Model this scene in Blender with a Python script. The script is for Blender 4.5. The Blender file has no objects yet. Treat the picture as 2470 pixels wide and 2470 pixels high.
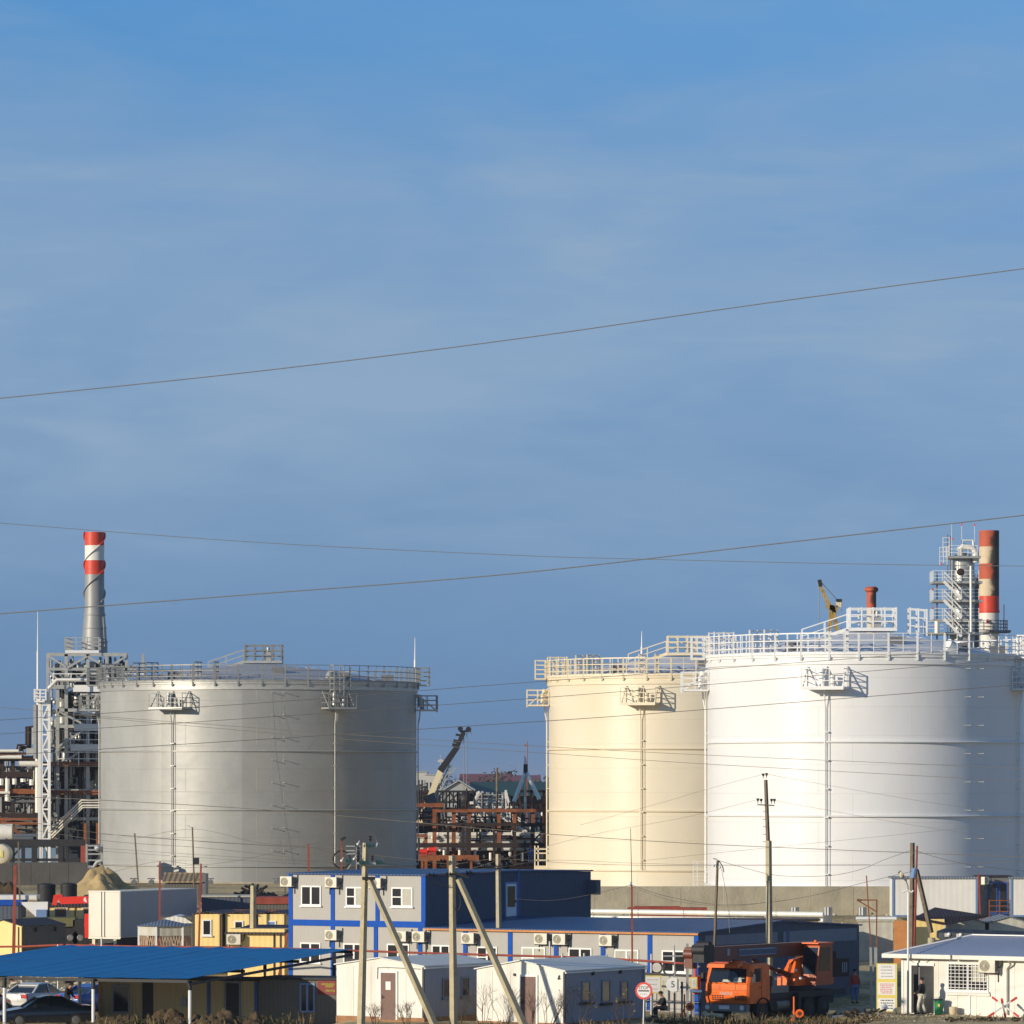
import bpy, math, random
from mathutils import Vector, Matrix
random.seed(7)
R_ = math.radians
SC = bpy.context.scene
COL = SC.collection
F = 12000.0      # focal length in photo pixels (2470 px frame)
HC = 11.44       # eye height
HV = 1895.0      # horizon row


def PX(u, d): return (u - 1235.0) / F * d
def PZ(v, d): return HC - (v - HV) / F * d
def W(u, v, d): return Vector((PX(u, d), d, PZ(v, d)))


def lerp_tab(t, tab):
    if t <= tab[0][0]: return tab[0][1]
    for (a, b), (c, e) in zip(tab, tab[1:]):
        if t <= c: return b + (e - b) * (t - a) / (c - a)
    return tab[-1][1]


def gz(x, y):
    left = lerp_tab(y, [(0, 0), (248, 0), (264, 1.2), (292, 1.5), (306, 3.35), (400, 3.5), (9000, 3.5)])
    right = lerp_tab(y, [(0, 0), (256, 0), (272, 1.2), (292, 1.5), (306, 3.35), (400, 3.5), (9000, 3.5)])
    k = min(1, max(0, (x - 6) / 8.0))
    b = lerp_tab(y, [(0, .6), (231, .6), (236, 0), (300, 0)]) * lerp_tab(x, [(-9.5, 0), (-8, 1), (6, 1), (9, .3)]) + lerp_tab(y, [(0, .5), (243, .5), (252, 0), (300, 0)]) * lerp_tab(x, [(14.5, 0), (17.5, 1), (60, 1)])
    return left * (1 - k) + right * k + min(b, .62)


SPLIT = {'rack_frame', 'bracket', 'blue_post', 'lower_post', 'corner_post', 'column', 'wheel', 'aerial', 'warning_lamp', 'post', 'upper_post', 'dark_post', 'platform', 'platform_deck', 'beam', 'vessel', 'stand', 'gutter', 'corner_strip', 'eave_bracket', 'flange', 'marker_lamp', 'orange_beam', 'prop', 'hoist_rope', 'hook_rope', 'rope', 'climbing_peg', 'blue_trim', 'stripe', 'strap_', 'brace', 'boom_cradle', 'dark_frame', 'rust_frame', 'rust_beam', 'rusty_beam', 'white_pipe', 'purlin', 'hoop', 'roof_rib', 'stair_rail', 'gable_panel', 'wiper', 'papers', 'shutter_box', 'pillar', 'bumper_'}
# ------------------------------------------------------------------ mesh builder
class MB:
    def __init__(s, xf=None):
        s.v = []; s.f = []; s.xf = xf; s.parts = []

    def add(s, pts, faces):
        n = len(s.v); s.parts.append((n, len(s.f)))
        for p in pts:
            p = Vector(p)
            s.v.append(s.xf @ p if s.xf else p)
        s.f += [tuple(i + n for i in f) for f in faces]
        return s

    def box(s, x0, y0, z0, x1, y1, z1):
        p = [(x0, y0, z0), (x1, y0, z0), (x1, y1, z0), (x0, y1, z0), (x0, y0, z1), (x1, y0, z1), (x1, y1, z1), (x0, y1, z1)]
        return s.add(p, [(0, 3, 2, 1), (4, 5, 6, 7), (0, 1, 5, 4), (1, 2, 6, 5), (2, 3, 7, 6), (3, 0, 4, 7)])

    def hexa(s, b, t):       # 4 bottom, 4 top points
        return s.add(list(b) + list(t), [(0, 3, 2, 1), (4, 5, 6, 7), (0, 1, 5, 4), (1, 2, 6, 5), (2, 3, 7, 6), (3, 0, 4, 7)])

    def beam(s, p, q, w, h=None, w2=None, roll=0.0):
        h = h or w
        p = Vector(p); q = Vector(q); d = q - p
        if d.length < 1e-6: return s
        d.normalize()
        up = Vector((0, 0, 1)) if abs(d.z) < .95 else Vector((0, 1, 0))
        a = d.cross(up).normalized(); b = a.cross(d).normalized()
        if roll:
            a, b = a * math.cos(roll) + b * math.sin(roll), b * math.cos(roll) - a * math.sin(roll)
        k = (w2 / w) if w2 else 1.0
        P = []
        for c, m in ((p, 1.0), (q, k)):
            for i, j in ((-1, -1), (1, -1), (1, 1), (-1, 1)):
                P.append(c + a * (i * w / 2 * m) + b * (j * h / 2 * m))
        return s.hexa(P[:4], P[4:])

    def tube(s, path, r, n=8, r1=None, caps=True):
        path = [Vector(p) for p in path]
        m = len(path)
        prev = None
        pts = []
        for i, p in enumerate(path):
            if i == 0: t = path[1] - p
            elif i == m - 1: t = p - path[i - 1]
            else: t = (path[i + 1] - path[i - 1])
            t.normalize()
            if prev is None:
                up = Vector((0, 0, 1)) if abs(t.z) < .9 else Vector((1, 0, 0))
                a = t.cross(up).normalized()
            else:
                a = (prev - t * prev.dot(t)).normalized()
            prev = a
            b = t.cross(a)
            rr = r if r1 is None else r + (r1 - r) * i / (m - 1)
            for k in range(n):
                c = 2 * math.pi * k / n
                pts.append(p + a * (rr * math.cos(c)) + b * (rr * math.sin(c)))
        fs = []
        for i in range(m - 1):
            for k in range(n):
                k2 = (k + 1) % n
                fs.append((i * n + k, i * n + k2, (i + 1) * n + k2, (i + 1) * n + k))
        if caps:
            fs.append(tuple(range(n - 1, -1, -1))); fs.append(tuple((m - 1) * n + k for k in range(n)))
        return s.add(pts, fs)

    def cyl(s, p, q, r, r1=None, n=16, caps=True):
        return s.tube([p, q], r, n, r1 if r1 is not None else r, caps)

    def lathe(s, c, prof, n=48, a0=0.0, a1=2 * math.pi):      # prof: (r,z) list
        full = abs(a1 - a0 - 2 * math.pi) < 1e-6
        m = n if full else n + 1
        pts = []
        for r, z in prof:
            for k in range(m):
                a = a0 + (a1 - a0) * k / n
                pts.append((c[0] + r * math.cos(a), c[1] + r * math.sin(a), c[2] + z))
        fs = []
        for i in range(len(prof) - 1):
            for k in range(n):
                k2 = (k + 1) % m
                fs.append((i * m + k, i * m + k2, (i + 1) * m + k2, (i + 1) * m + k))
        return s.add(pts, fs)

    def ringbar(s, c, Rr, z, w, h, n=64, a0=0.0, a1=2 * math.pi):      # square bar bent to an arc about the vertical axis
        return s.lathe((c[0], c[1], z), [(Rr - w / 2, -h / 2), (Rr + w / 2, -h / 2), (Rr + w / 2, h / 2), (Rr - w / 2, h / 2), (Rr - w / 2, -h / 2)], n, a0, a1)

    def prism(s, poly, vec):
        n = len(poly); vec = Vector(vec)
        pts = [Vector(p) for p in poly] + [Vector(p) + vec for p in poly]
        fs = [tuple(range(n - 1, -1, -1)), tuple(range(n, 2 * n))]
        for i in range(n):
            j = (i + 1) % n
            fs.append((i, j, n + j, n + i))
        return s.add(pts, fs)

    def ball(s, c, r, n=12, m=8, sc=(1, 1, 1), jit=0.0):
        pts = []
        for i in range(m + 1):
            ph = math.pi * i / m
            for k in range(n):
                th = 2 * math.pi * k / n
                q = r * (1 + (random.uniform(-jit, jit) if jit else 0))
                pts.append((c[0] + sc[0] * q * math.sin(ph) * math.cos(th), c[1] + sc[1] * q * math.sin(ph) * math.sin(th), c[2] + sc[2] * q * math.cos(ph)))
        fs = []
        for i in range(m):
            for k in range(n):
                k2 = (k + 1) % n
                fs.append((i * n + k, (i + 1) * n + k, (i + 1) * n + k2, i * n + k2))
        return s.add(pts, fs)

    def loft(s, secs, caps=True):
        n = len(secs[0]); pts = []; fs = []
        for q in secs: pts += q
        for i in range(len(secs) - 1):
            for k in range(n):
                k2 = (k + 1) % n
                fs.append((i * n + k, i * n + k2, (i + 1) * n + k2, (i + 1) * n + k))
        if caps:
            fs.append(tuple(range(n - 1, -1, -1))); fs.append(tuple((len(secs) - 1) * n + k for k in range(n)))
        return s.add(pts, fs)

    def build(s, name, m, parent=None, world=False, origin=None, sharp=32, fix=True):
        if name in SPLIT and parent is not None and len(s.parts) > 1 and len(s.parts) < 100:
            o = None; ends = s.parts[1:] + [(len(s.v), len(s.f))]
            for (v0, f0), (v1, f1) in zip(s.parts, ends):
                q = MB(); q.v = s.v[v0:v1]; q.f = [tuple(i - v0 for i in f) for f in s.f[f0:f1]]
                o = q.build(name, m, parent, world, origin, sharp, fix)
            return o
        o0 = Vector((0, 0, 0))
        if world and parent is not None: o0 = Vector(parent['_base'])
        if origin is not None: o0 = Vector(origin)
        me = bpy.data.meshes.new(name)
        me.from_pydata([tuple(p - o0) for p in s.v], [], s.f)
        me.validate()
        if fix:
            import bmesh
            bm = bmesh.new(); bm.from_mesh(me)
            bmesh.ops.recalc_face_normals(bm, faces=bm.faces)
            bm.to_mesh(me); bm.free()
        me.shade_smooth()
        me.set_sharp_from_angle(angle=R_(sharp))
        me.materials.append(m)
        o = bpy.data.objects.new(name, me)
        COL.objects.link(o)
        if parent is not None: o.parent = parent
        elif origin is not None: o.location = o0
        return o


BASES = []
def thing(name, label, cat, loc=(0, 0, 0), rz=0.0, group=None):
    o = bpy.data.objects.new(name, None)
    o.empty_display_size = .2
    COL.objects.link(o)
    o.location = loc; o.rotation_euler = (0, 0, rz)
    o['label'] = label; o['category'] = cat
    o['_base'] = [float(c) for c in loc]
    BASES.append(o)
    if group: o['group'] = group
    return o


def solo(mb, name, m, label, cat, origin, group=None, sharp=32):
    o = mb.build(name, m, None, origin=origin, sharp=sharp)
    o['label'] = label; o['category'] = cat
    if group: o['group'] = group
    return o


def struct(mb, name, m, kind='structure', fix=True, origin=None):
    o = mb.build(name, m, None, fix=fix, origin=origin)
    o['kind'] = kind
    return o


def dup(root, loc, rz=None, label=None, group=None):
    r = root.copy(); COL.objects.link(r); r.location = loc
    if rz is not None: r.rotation_euler = (0, 0, rz)
    if label: r['label'] = label
    if group: r['group'] = group
    if '_base' in r: BASES.append(r)
    for ch in list(root.children):
        c = ch.copy(); COL.objects.link(c); c.parent = r
        for g in list(ch.children):
            e = g.copy(); COL.objects.link(e); e.parent = c
    return r


# ------------------------------------------------------------------ materials
def mat(name, col, rough=.6, metal=0.0, var=.10, scale=1.5, bump=0.0, bscale=12.0, corr=None, stain=None, streak=0.0, spec=.5, coat=0.0, panel=None, soot=None, plates=None):
    m = bpy.data.materials.new(name); m.use_nodes = True
    nt = m.node_tree; N = nt.nodes; L = nt.links
    b = N['Principled BSDF']
    b.inputs['Roughness'].default_value = rough; b.inputs['Metallic'].default_value = metal
    b.inputs['Specular IOR Level'].default_value = spec
    if coat:
        b.inputs['Coat Weight'].default_value = coat; b.inputs['Coat Roughness'].default_value = .15
    tc = N.new('ShaderNodeTexCoord')
    nz = N.new('ShaderNodeTexNoise'); nz.inputs['Scale'].default_value = scale; nz.inputs['Detail'].default_value = 5
    nz.inputs['Roughness'].default_value = .65
    L.new(tc.outputs['Object'], nz.inputs['Vector'])
    mr = N.new('ShaderNodeMapRange')
    mr.inputs['From Min'].default_value = .3; mr.inputs['From Max'].default_value = .7
    mr.inputs['To Min'].default_value = 1 - var; mr.inputs['To Max'].default_value = 1 + var
    L.new(nz.outputs['Fac'], mr.inputs['Value'])
    mul = N.new('ShaderNodeMix'); mul.data_type = 'RGBA'; mul.blend_type = 'MULTIPLY'
    mul.inputs['Factor'].default_value = 1
    mul.inputs['A'].default_value = (*col, 1)
    L.new(mr.outputs['Result'], mul.inputs['B'])
    out = mul.outputs['Result']
    if panel:            # per-sheet tone around the vertical axis: (width in radians, amount)
        sx = N.new('ShaderNodeSeparateXYZ'); L.new(tc.outputs['Object'], sx.inputs['Vector'])
        at = N.new('ShaderNodeMath'); at.operation = 'ARCTAN2'; L.new(sx.outputs['Y'], at.inputs[0]); L.new(sx.outputs['X'], at.inputs[1])
        dv = N.new('ShaderNodeMath'); dv.operation = 'DIVIDE'; L.new(at.outputs[0], dv.inputs[0]); dv.inputs[1].default_value = panel[0]
        fl = N.new('ShaderNodeMath'); fl.operation = 'FLOOR'; L.new(dv.outputs[0], fl.inputs[0])
        wn = N.new('ShaderNodeTexWhiteNoise'); wn.noise_dimensions = '1D'; L.new(fl.outputs[0], wn.inputs['W'])
        pr = N.new('ShaderNodeMapRange'); pr.inputs['To Min'].default_value = 1 - panel[1]; pr.inputs['To Max'].default_value = 1 + panel[1]
        L.new(wn.outputs['Value'], pr.inputs['Value'])
        pm = N.new('ShaderNodeMix'); pm.data_type = 'RGBA'; pm.blend_type = 'MULTIPLY'; pm.inputs['Factor'].default_value = 1
        L.new(out, pm.inputs['A']); L.new(pr.outputs['Result'], pm.inputs['B']); out = pm.outputs['Result']
    if stain:            # (colour, amount, scale)
        n2 = N.new('ShaderNodeTexNoise'); n2.inputs['Scale'].default_value = stain[2]; n2.inputs['Detail'].default_value = 8
        mp = N.new('ShaderNodeMapping')
        mp.inputs['Scale'].default_value = (1, 1, .25 if streak else 1)
        L.new(tc.outputs['Object'], mp.inputs['Vector']); L.new(mp.outputs['Vector'], n2.inputs['Vector'])
        r2 = N.new('ShaderNodeMapRange'); r2.inputs['From Min'].default_value = .52; r2.inputs['From Max'].default_value = .68
        r2.inputs['To Min'].default_value = 0; r2.inputs['To Max'].default_value = stain[1]
        L.new(n2.outputs['Fac'], r2.inputs['Value'])
        mx = N.new('ShaderNodeMix'); mx.data_type = 'RGBA'
        L.new(r2.outputs['Result'], mx.inputs['Factor']); L.new(out, mx.inputs['A'])
        mx.inputs['B'].default_value = (*stain[0], 1)
        out = mx.outputs['Result']
    if soot:             # wind-blown soot on one flank (+x) of a stack
        sx = N.new('ShaderNodeSeparateXYZ'); L.new(tc.outputs['Object'], sx.inputs['Vector'])
        n4 = N.new('ShaderNodeTexNoise'); n4.inputs['Scale'].default_value = soot[2]; n4.inputs['Detail'].default_value = 6
        L.new(tc.outputs['Object'], n4.inputs['Vector'])
        s4 = N.new('ShaderNodeMath'); s4.operation = 'MULTIPLY_ADD'; s4.inputs[1].default_value = .45; L.new(sx.outputs['X'], s4.inputs[0]); L.new(n4.outputs['Fac'], s4.inputs[2])
        r4 = N.new('ShaderNodeMapRange'); r4.inputs['From Min'].default_value = .50; r4.inputs['From Max'].default_value = .66; r4.inputs['To Max'].default_value = soot[1]
        L.new(s4.outputs[0], r4.inputs['Value'])
        m4 = N.new('ShaderNodeMix'); m4.data_type = 'RGBA'; L.new(r4.outputs['Result'], m4.inputs['Factor']); L.new(out, m4.inputs['A']); m4.inputs['B'].default_value = (*soot[0], 1)
        out = m4.outputs['Result']
    L.new(out, b.inputs['Base Color'])
    h = None
    if corr:             # (period, depth, axis)
        dt = N.new('ShaderNodeVectorMath'); dt.operation = 'DOT_PRODUCT'
        L.new(tc.outputs['Object'], dt.inputs[0])
        k = 2 * math.pi / corr[0]
        dt.inputs[1].default_value = {'xy': (k, k, 0), 'z': (0, 0, k), 'x': (k, 0, 0), 'y': (0, k, 0)}[corr[2]] if isinstance(corr[2], str) else tuple(k * q for q in corr[2])
        sn = N.new('ShaderNodeMath'); sn.operation = 'SINE'; L.new(dt.outputs['Value'], sn.inputs[0])
        bp = N.new('ShaderNodeBump'); bp.inputs['Strength'].default_value = corr[1]; bp.inputs['Distance'].default_value = .02
        L.new(sn.outputs[0], bp.inputs['Height']); h = bp.outputs['Normal']
    if bump:
        n3 = N.new('ShaderNodeTexNoise'); n3.inputs['Scale'].default_value = bscale; n3.inputs['Detail'].default_value = 6
        L.new(tc.outputs['Object'], n3.inputs['Vector'])
        b2 = N.new('ShaderNodeBump'); b2.inputs['Strength'].default_value = bump; b2.inputs['Distance'].default_value = .1
        L.new(n3.outputs['Fac'], b2.inputs['Height'])
        if h: L.new(h, b2.inputs['Normal'])
        h = b2.outputs['Normal']
    if plates:           # welded shell plates: radius
        sx = N.new('ShaderNodeSeparateXYZ'); L.new(tc.outputs['Object'], sx.inputs['Vector'])
        at = N.new('ShaderNodeMath'); at.operation = 'ARCTAN2'; L.new(sx.outputs['Y'], at.inputs[0]); L.new(sx.outputs['X'], at.inputs[1])
        ar = N.new('ShaderNodeMath'); ar.operation = 'MULTIPLY'; L.new(at.outputs[0], ar.inputs[0]); ar.inputs[1].default_value = plates
        cb = N.new('ShaderNodeCombineXYZ'); L.new(ar.outputs[0], cb.inputs['X']); L.new(sx.outputs['Z'], cb.inputs['Y'])
        bk = N.new('ShaderNodeTexBrick'); L.new(cb.outputs[0], bk.inputs['Vector']); bk.offset = .37
        bk.inputs['Scale'].default_value = 1; bk.inputs['Brick Width'].default_value = 6.0; bk.inputs['Row Height'].default_value = 1.86; bk.inputs['Mortar Size'].default_value = .022; bk.inputs['Mortar Smooth'].default_value = .6
        b3 = N.new('ShaderNodeBump'); b3.inputs['Strength'].default_value = .55; b3.inputs['Distance'].default_value = .02
        L.new(bk.outputs['Fac'], b3.inputs['Height'])
        n5 = N.new('ShaderNodeTexNoise'); n5.inputs['Scale'].default_value = .45; n5.inputs['Detail'].default_value = 2; L.new(cb.outputs[0], n5.inputs['Vector'])
        b4 = N.new('ShaderNodeBump'); b4.inputs['Strength'].default_value = .28; b4.inputs['Distance'].default_value = .10
        L.new(n5.outputs['Fac'], b4.inputs['Height'])
        if h: L.new(h, b4.inputs['Normal'])
        L.new(b4.outputs['Normal'], b3.inputs['Normal']); h = b3.outputs['Normal']
    if h: L.new(h, b.inputs['Normal'])
    return m


M = {}
M['tank_grey'] = mat('tank_grey', (.385, .39, .37), .42, .15, .09, .35, plates=13.2, panel=(R_(31), .24), stain=((.30, .29, .26), .45, .35), streak=1)
M['tank_cream'] = mat('tank_cream', (.74, .665, .51), .35, 0, .03, .3, plates=10.45, stain=((.70, .58, .38), .3, .2), streak=1)
M['tank_white'] = mat('tank_white', (.76, .76, .755), .36, 0, .02, .3, plates=10.46, stain=((.72, .71, .68), .25, .2), streak=1)
M['white_metal'] = mat('white_metal', (.78, .78, .76), .45, 0, .05)
M['cream_metal'] = mat('cream_metal', (.75, .66, .48), .45, 0, .05)
M['galv'] = mat('galvanised', (.46, .46, .43), .45, .45, .12, 3)
M['rail_grey'] = mat('rail_grey', (.24, .245, .24), .5, .3, .12, 3)
M['wire_pale'] = mat('wire_pale', (.25, .25, .25), .5, .3, .1, 4)
M['galv_dark'] = mat('galvanised_dark', (.20, .20, .20), .5, .4, .15, 3)
M['roof_grey'] = mat('roof_grey', (.42, .42, .43), .5, .2, .06)
M['roof_white'] = mat('roof_white', (.66, .67, .70), .5, 0, .05)
M['concrete'] = mat('concrete', (.40, .36, .26), .85, 0, .16, .8, .25, 6, stain=((.24, .22, .16), .5, .7), streak=1)
M['pole_concrete'] = mat('pole_concrete', (.44, .38, .25), .85, 0, .18, 2.5, .2, 20)
M['concrete_shaded'] = mat('concrete_shaded', (.085, .08, .075), .9, 0, .2, .6, .2, 6)  # concrete with the far wall's shade put into the base colour
M['wood'] = mat('wood', (.17, .13, .085), .85, 0, .25, 4, .3, 20)
M['rust'] = mat('rust', (.26, .085, .03), .8, .1, .30, 1.2, .2, 10, stain=((.12, .05, .025), .7, 1.0))
M['rust_red'] = mat('rust_red', (.30, .06, .035), .7, .1, .25, 2)
M['rust_dark'] = mat('rust_dark', (.032, .018, .014), .8, .1, .3, 1.5)
M['steel_dark'] = mat('steel_dark', (.022, .022, .025), .6, .2, .25, 2)
M['black'] = mat('black_rubber', (.012, .012, .013), .7, 0, .2, 4)
M['glass'] = mat('window_glass', (.022, .022, .024), .12, 0, .2, 1.5, spec=.6)
M['curtain'] = mat('curtain', (.46, .45, .38), .7, 0, .1, 3)
M['grey_wall'] = mat('grey_wall', (.40, .385, .35), .55, 0, .04, 1.2, corr=(.24, .35, 'xy'))
M['blue_paint'] = mat('blue_paint', (.012, .085, .42), .7, 0, .08, 3, spec=.12)
M['navy_shade_wall'] = mat('navy_shade_wall', (.085, .10, .138), .75, 0, .05, 1.2, corr=(.24, .3, 'xy'))  # navy tone; on the office sides it also holds their shade
M['roof_blue'] = mat('roof_blue', (.012, .055, .17), .42, 0, .08, .7, corr=(.22, .55, 'x'), stain=((.03, .09, .20), .4, .5))
M['canopy_blue'] = mat('canopy_blue', (.001, .165, .43), .55, 0, .06, .5, spec=.25, corr=(.36, .22, (.90, -.43, 0)), stain=((.02, .09, .26), .35, .6))
M['roof_slate'] = mat('roof_slate', (.30, .36, .50), .5, 0, .05, .8, corr=(.12, .6, 'x'))
M['white_wall'] = mat('white_wall', (.76, .74, .67), .5, 0, .04, 1.0, corr=(.20, .35, 'xy'), stain=((.52, .47, .38), .36, .9), streak=1)
M['white_panel'] = mat('white_panel', (.78, .76, .70), .5, 0, .05, .8, corr=(.35, .10, 'xy'), stain=((.58, .54, .46), .4, .8), streak=1)
M['white_pvc'] = mat('white_pvc', (.80, .80, .78), .35, 0, .03)
M['white_roof'] = mat('white_roof', (.70, .70, .66), .5, 0, .08, .7, corr=(.25, .3, 'xy'))
M['shade_wall'] = mat('side_wall_shade', (.26, .28, .34), .55, 0, .05, 1.0, corr=(.20, .3, 'xy'))  # white cabin wall again, with side shade painted into the colour
M['brown_door'] = mat('brown_door', (.15, .075, .055), .5, 0, .1, 2)
M['brick'] = mat('brick_base', (.33, .17, .08), .8, 0, .25, 6)
M['yellow_wall'] = mat('yellow_wall', (.88, .66, .26), .6, 0, .05, .9, corr=(.30, .15, 'xy'), stain=((.60, .46, .22), .15, .7), streak=1)
M['beige_wall'] = mat('beige_wall', (.44, .37, .20), .6, 0, .06, 1, corr=(.18, .6, 'xy'))
M['cream_wall'] = mat('cream_wall', (.70, .62, .42), .6, 0, .06, 1, corr=(.2, .4, 'xy'))
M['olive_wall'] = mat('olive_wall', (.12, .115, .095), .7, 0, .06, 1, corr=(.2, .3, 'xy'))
M['brown_roof'] = mat('brown_roof', (.030, .018, .022), .6, 0, .12, 1, corr=(.2, .4, 'x'))
M['grey_roof'] = mat('grey_roof', (.17, .20, .25), .5, 0, .10, 1, corr=(.18, .5, 'x'))
M['ac_case'] = mat('ac_case', (.70, .66, .54), .5, 0, .05, 3)
M['ac_fan'] = mat('ac_fan', (.24, .22, .14), .6, 0, .1, 6)
M['ac_side'] = mat('ac_side', (.13, .13, .14), .7, 0, .1, 6)
M['orange'] = mat('orange_paint', (.90, .165, .016), .40, 0, .08, 2, stain=((.45, .12, .03), .35, 2.5))
M['orange_dark'] = mat('shaded_boom_paint', (.13, .028, .010), .45, 0, .12, 2, stain=((.14, .04, .02), .4, 2.5))  # crane orange darkened to paint in the boom's shaded side
M['orange_cab_shade'] = mat('orange_cab_shade', (.46, .085, .014), .45, 0, .10, 2, stain=((.18, .05, .02), .4, 2.5))  # same crane orange, shade of the operator cab painted in
M['joint'] = mat('panel_joint', (.50, .47, .40), .6, 0, .1, 3)
M['red'] = mat('red_paint', (.72, .035, .018), .45, 0, .08, 2)
M['sign_red'] = mat('sign_red', (.70, .08, .06), .5, 0, .05, 4)
M['sign_white'] = mat('sign_white', (.76, .76, .74), .5, 0, .03, 4)
M['sign_yellow'] = mat('sign_yellow', (.75, .62, .14), .5, 0, .04, 4)
M['ink'] = mat('ink', (.035, .03, .025), .7, 0, .1, 8)
M['ink_soft'] = mat('ink_soft', (.34, .32, .28), .7, 0, .1, 8)
M['ink_red'] = mat('ink_red', (.62, .20, .16), .7, 0, .1, 8)
M['letter_white'] = mat('letter_white', (.70, .66, .62), .6, 0, .1, 8)
M['letter_grey'] = mat('letter_grey', (.30, .33, .40), .6, 0, .1, 8)
M['letter_yellow'] = mat('letter_yellow', (.52, .42, .03), .6, 0, .1, 8)
M['panel_blue'] = mat('panel_blue', (.05, .09, .17), .5, 0, .1, 4)
M['chim_red'] = mat('chimney_red', (.62, .055, .022), .5, 0, .12, 1)
M['chim_white'] = mat('chimney_white', (.74, .72, .66), .5, 0, .06, 1)
M['chim_grey'] = mat('chimney_grey', (.29, .295, .29), .5, .2, .08, 1)
M['old_red'] = mat('old_chimney_red', (.46, .09, .035), .7, 0, .15, .8, soot=((.035, .022, .018), .95, .55))
M['old_cream'] = mat('old_chimney_cream', (.62, .50, .34), .7, 0, .12, .8, soot=((.05, .035, .025), .95, .5))
M['shaded_red'] = mat('shaded_red', (.20, .022, .016), .6, 0, .1, 4)  # sign red with the canopy's shade mixed into it
M['shaded_yellow'] = mat('shaded_yellow', (.30, .24, .02), .6, 0, .1, 8)  # lettering yellow, darkened by the same painted canopy shade
M['vessel'] = mat('vessel', (.40, .41, .38), .4, .35, .10, 1)
M['pipe_white'] = mat('pipe_white', (.80, .78, .70), .4, .1, .08, 2)
M['insul_green'] = mat('insulator_glass', (.10, .22, .19), .12, 0, .2, 8, spec=.8)
M['wire'] = mat('wire', (.16, .15, .14), .5, .4, .1, 4)
M['wire_light'] = mat('wire_light', (.32, .27, .21), .5, .5, .1, 4)
M['sand'] = mat('sand', (.42, .31, .15), .95, 0, .22, 1.0, .6, 3, stain=((.28, .22, .13), .6, 1.2))
M['soil'] = mat('soil', (.085, .056, .027), .95, 0, .45, 2.0, .8, 6, stain=((.045, .035, .02), .8, 1.8))
M['weed'] = mat('dry_weed', (.16, .115, .045), .9, 0, .4, 3)
M['weed_green'] = mat('green_weed', (.075, .09, .022), .9, 0, .4, 3)
M['twig'] = mat('twig', (.11, .075, .045), .9, 0, .3, 4)
M['leaf_yellow'] = mat('leaf_yellow', (.38, .29, .05), .8, 0, .3, 4)
M['car_white'] = mat('car_white', (.66, .66, .63), .25, 0, .03, 2, coat=.6)
M['car_navy'] = mat('car_navy', (.012, .018, .035), .2, .2, .05, 2, coat=.8)
M['car_blue'] = mat('car_blue', (.02, .10, .42), .25, .1, .05, 2, coat=.6)
M['car_glass'] = mat('car_glass', (.012, .016, .022), .08, 0, .1, 2, spec=.7)
M['tail_red'] = mat('tail_red', (.55, .03, .03), .25, 0, .1, 5)
M['chrome'] = mat('chrome', (.75, .75, .75), .2, .6, .05, 5)
M['skin'] = mat('skin', (.42, .24, .16), .6, 0, .08, 12)
M['hair'] = mat('hair', (.015, .012, .010), .8, 0, .2, 20)
M['cloth_black'] = mat('cloth_black', (.014, .014, .018), .9, 0, .2, 8)
M['cloth_white'] = mat('cloth_white', (.66, .62, .52), .9, 0, .1, 8)
M['cloth_blue'] = mat('cloth_blue', (.10, .15, .34), .9, 0, .1, 8)
M['cloth_orange'] = mat('cloth_orange', (.70, .12, .03), .9, 0, .1, 8)
M['cloth_red'] = mat('cloth_red', (.35, .05, .04), .9, 0, .1, 8)
M['bin_green'] = mat('bin_green', (.01, .22, .09), .5, 0, .1, 5)
M['bucket'] = mat('bucket_beige', (.60, .50, .33), .6, 0, .1, 5)
M['trim_blue'] = mat('trim_blue', (.03, .075, .26), .5, 0, .08, 3)
M['frame_blue'] = mat('window_blue_frame', (.16, .26, .46), .4, 0, .05, 3)
M['gap_grey'] = mat('far_grey', (.34, .35, .34), .7, 0, .1, .3)
M['far_green'] = mat('far_green_roof', (.014, .06, .045), .6, 0, .1, .2)
M['far_pink'] = mat('far_brick', (.38, .18, .14), .8, 0, .2, .15)
M['far_roof'] = mat('far_roof', (.19, .06, .075), .7, 0, .15, .15)
M['far_white'] = mat('far_white', (.52, .50, .46), .7, 0, .1, .15)
M['far_tree'] = mat('far_tree', (.045, .045, .035), .9, 0, .4, .3)
M['blue_shade'] = mat('blue_cladding', (.16, .26, .42), .6, 0, .08, .5)
M['slat_wood'] = mat('slat_wood', (.36, .26, .14), .8, 0, .2, 2, corr=(.35, .8, 'x'))
M['lattice'] = mat('lattice_tan', (.50, .36, .25), .8, 0, .15, 4)
M['orange_board'] = mat('orange_board', (.58, .25, .08), .8, 0, .15, 2)
M['plank'] = mat('grey_plank', (.50, .49, .42), .7, 0, .12, 1.5, corr=(.5, .3, 'xy'), stain=((.36, .30, .20), .3, 1), streak=1)
M['yellow_crane'] = mat('yellow_crane', (.42, .28, .06), .6, 0, .3, 1.2, stain=((.08, .06, .03), .8, .9))
M['crane_cream'] = mat('crane_cream', (.72, .62, .40), .45, 0, .08, 1)
M['tarp_navy'] = mat('tarp_navy', (.02, .03, .05), .6, 0, .3, 2)
M['khaki'] = mat('khaki', (.13, .125, .05), .7, 0, .15, 2)
M['trailer_side_shade'] = mat('trailer_side_shade', (.30, .33, .38), .5, 0, .05, 1)  # trailer white darkened to paint the shade on its long side
M['trailer_white'] = mat('trailer_white', (.72, .68, .58), .5, 0, .05, 1.2, stain=((.5, .44, .34), .3, 1), streak=1)
M['cement'] = mat('pale_cement', (.48, .46, .38), .9, 0, .15, 2)


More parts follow.
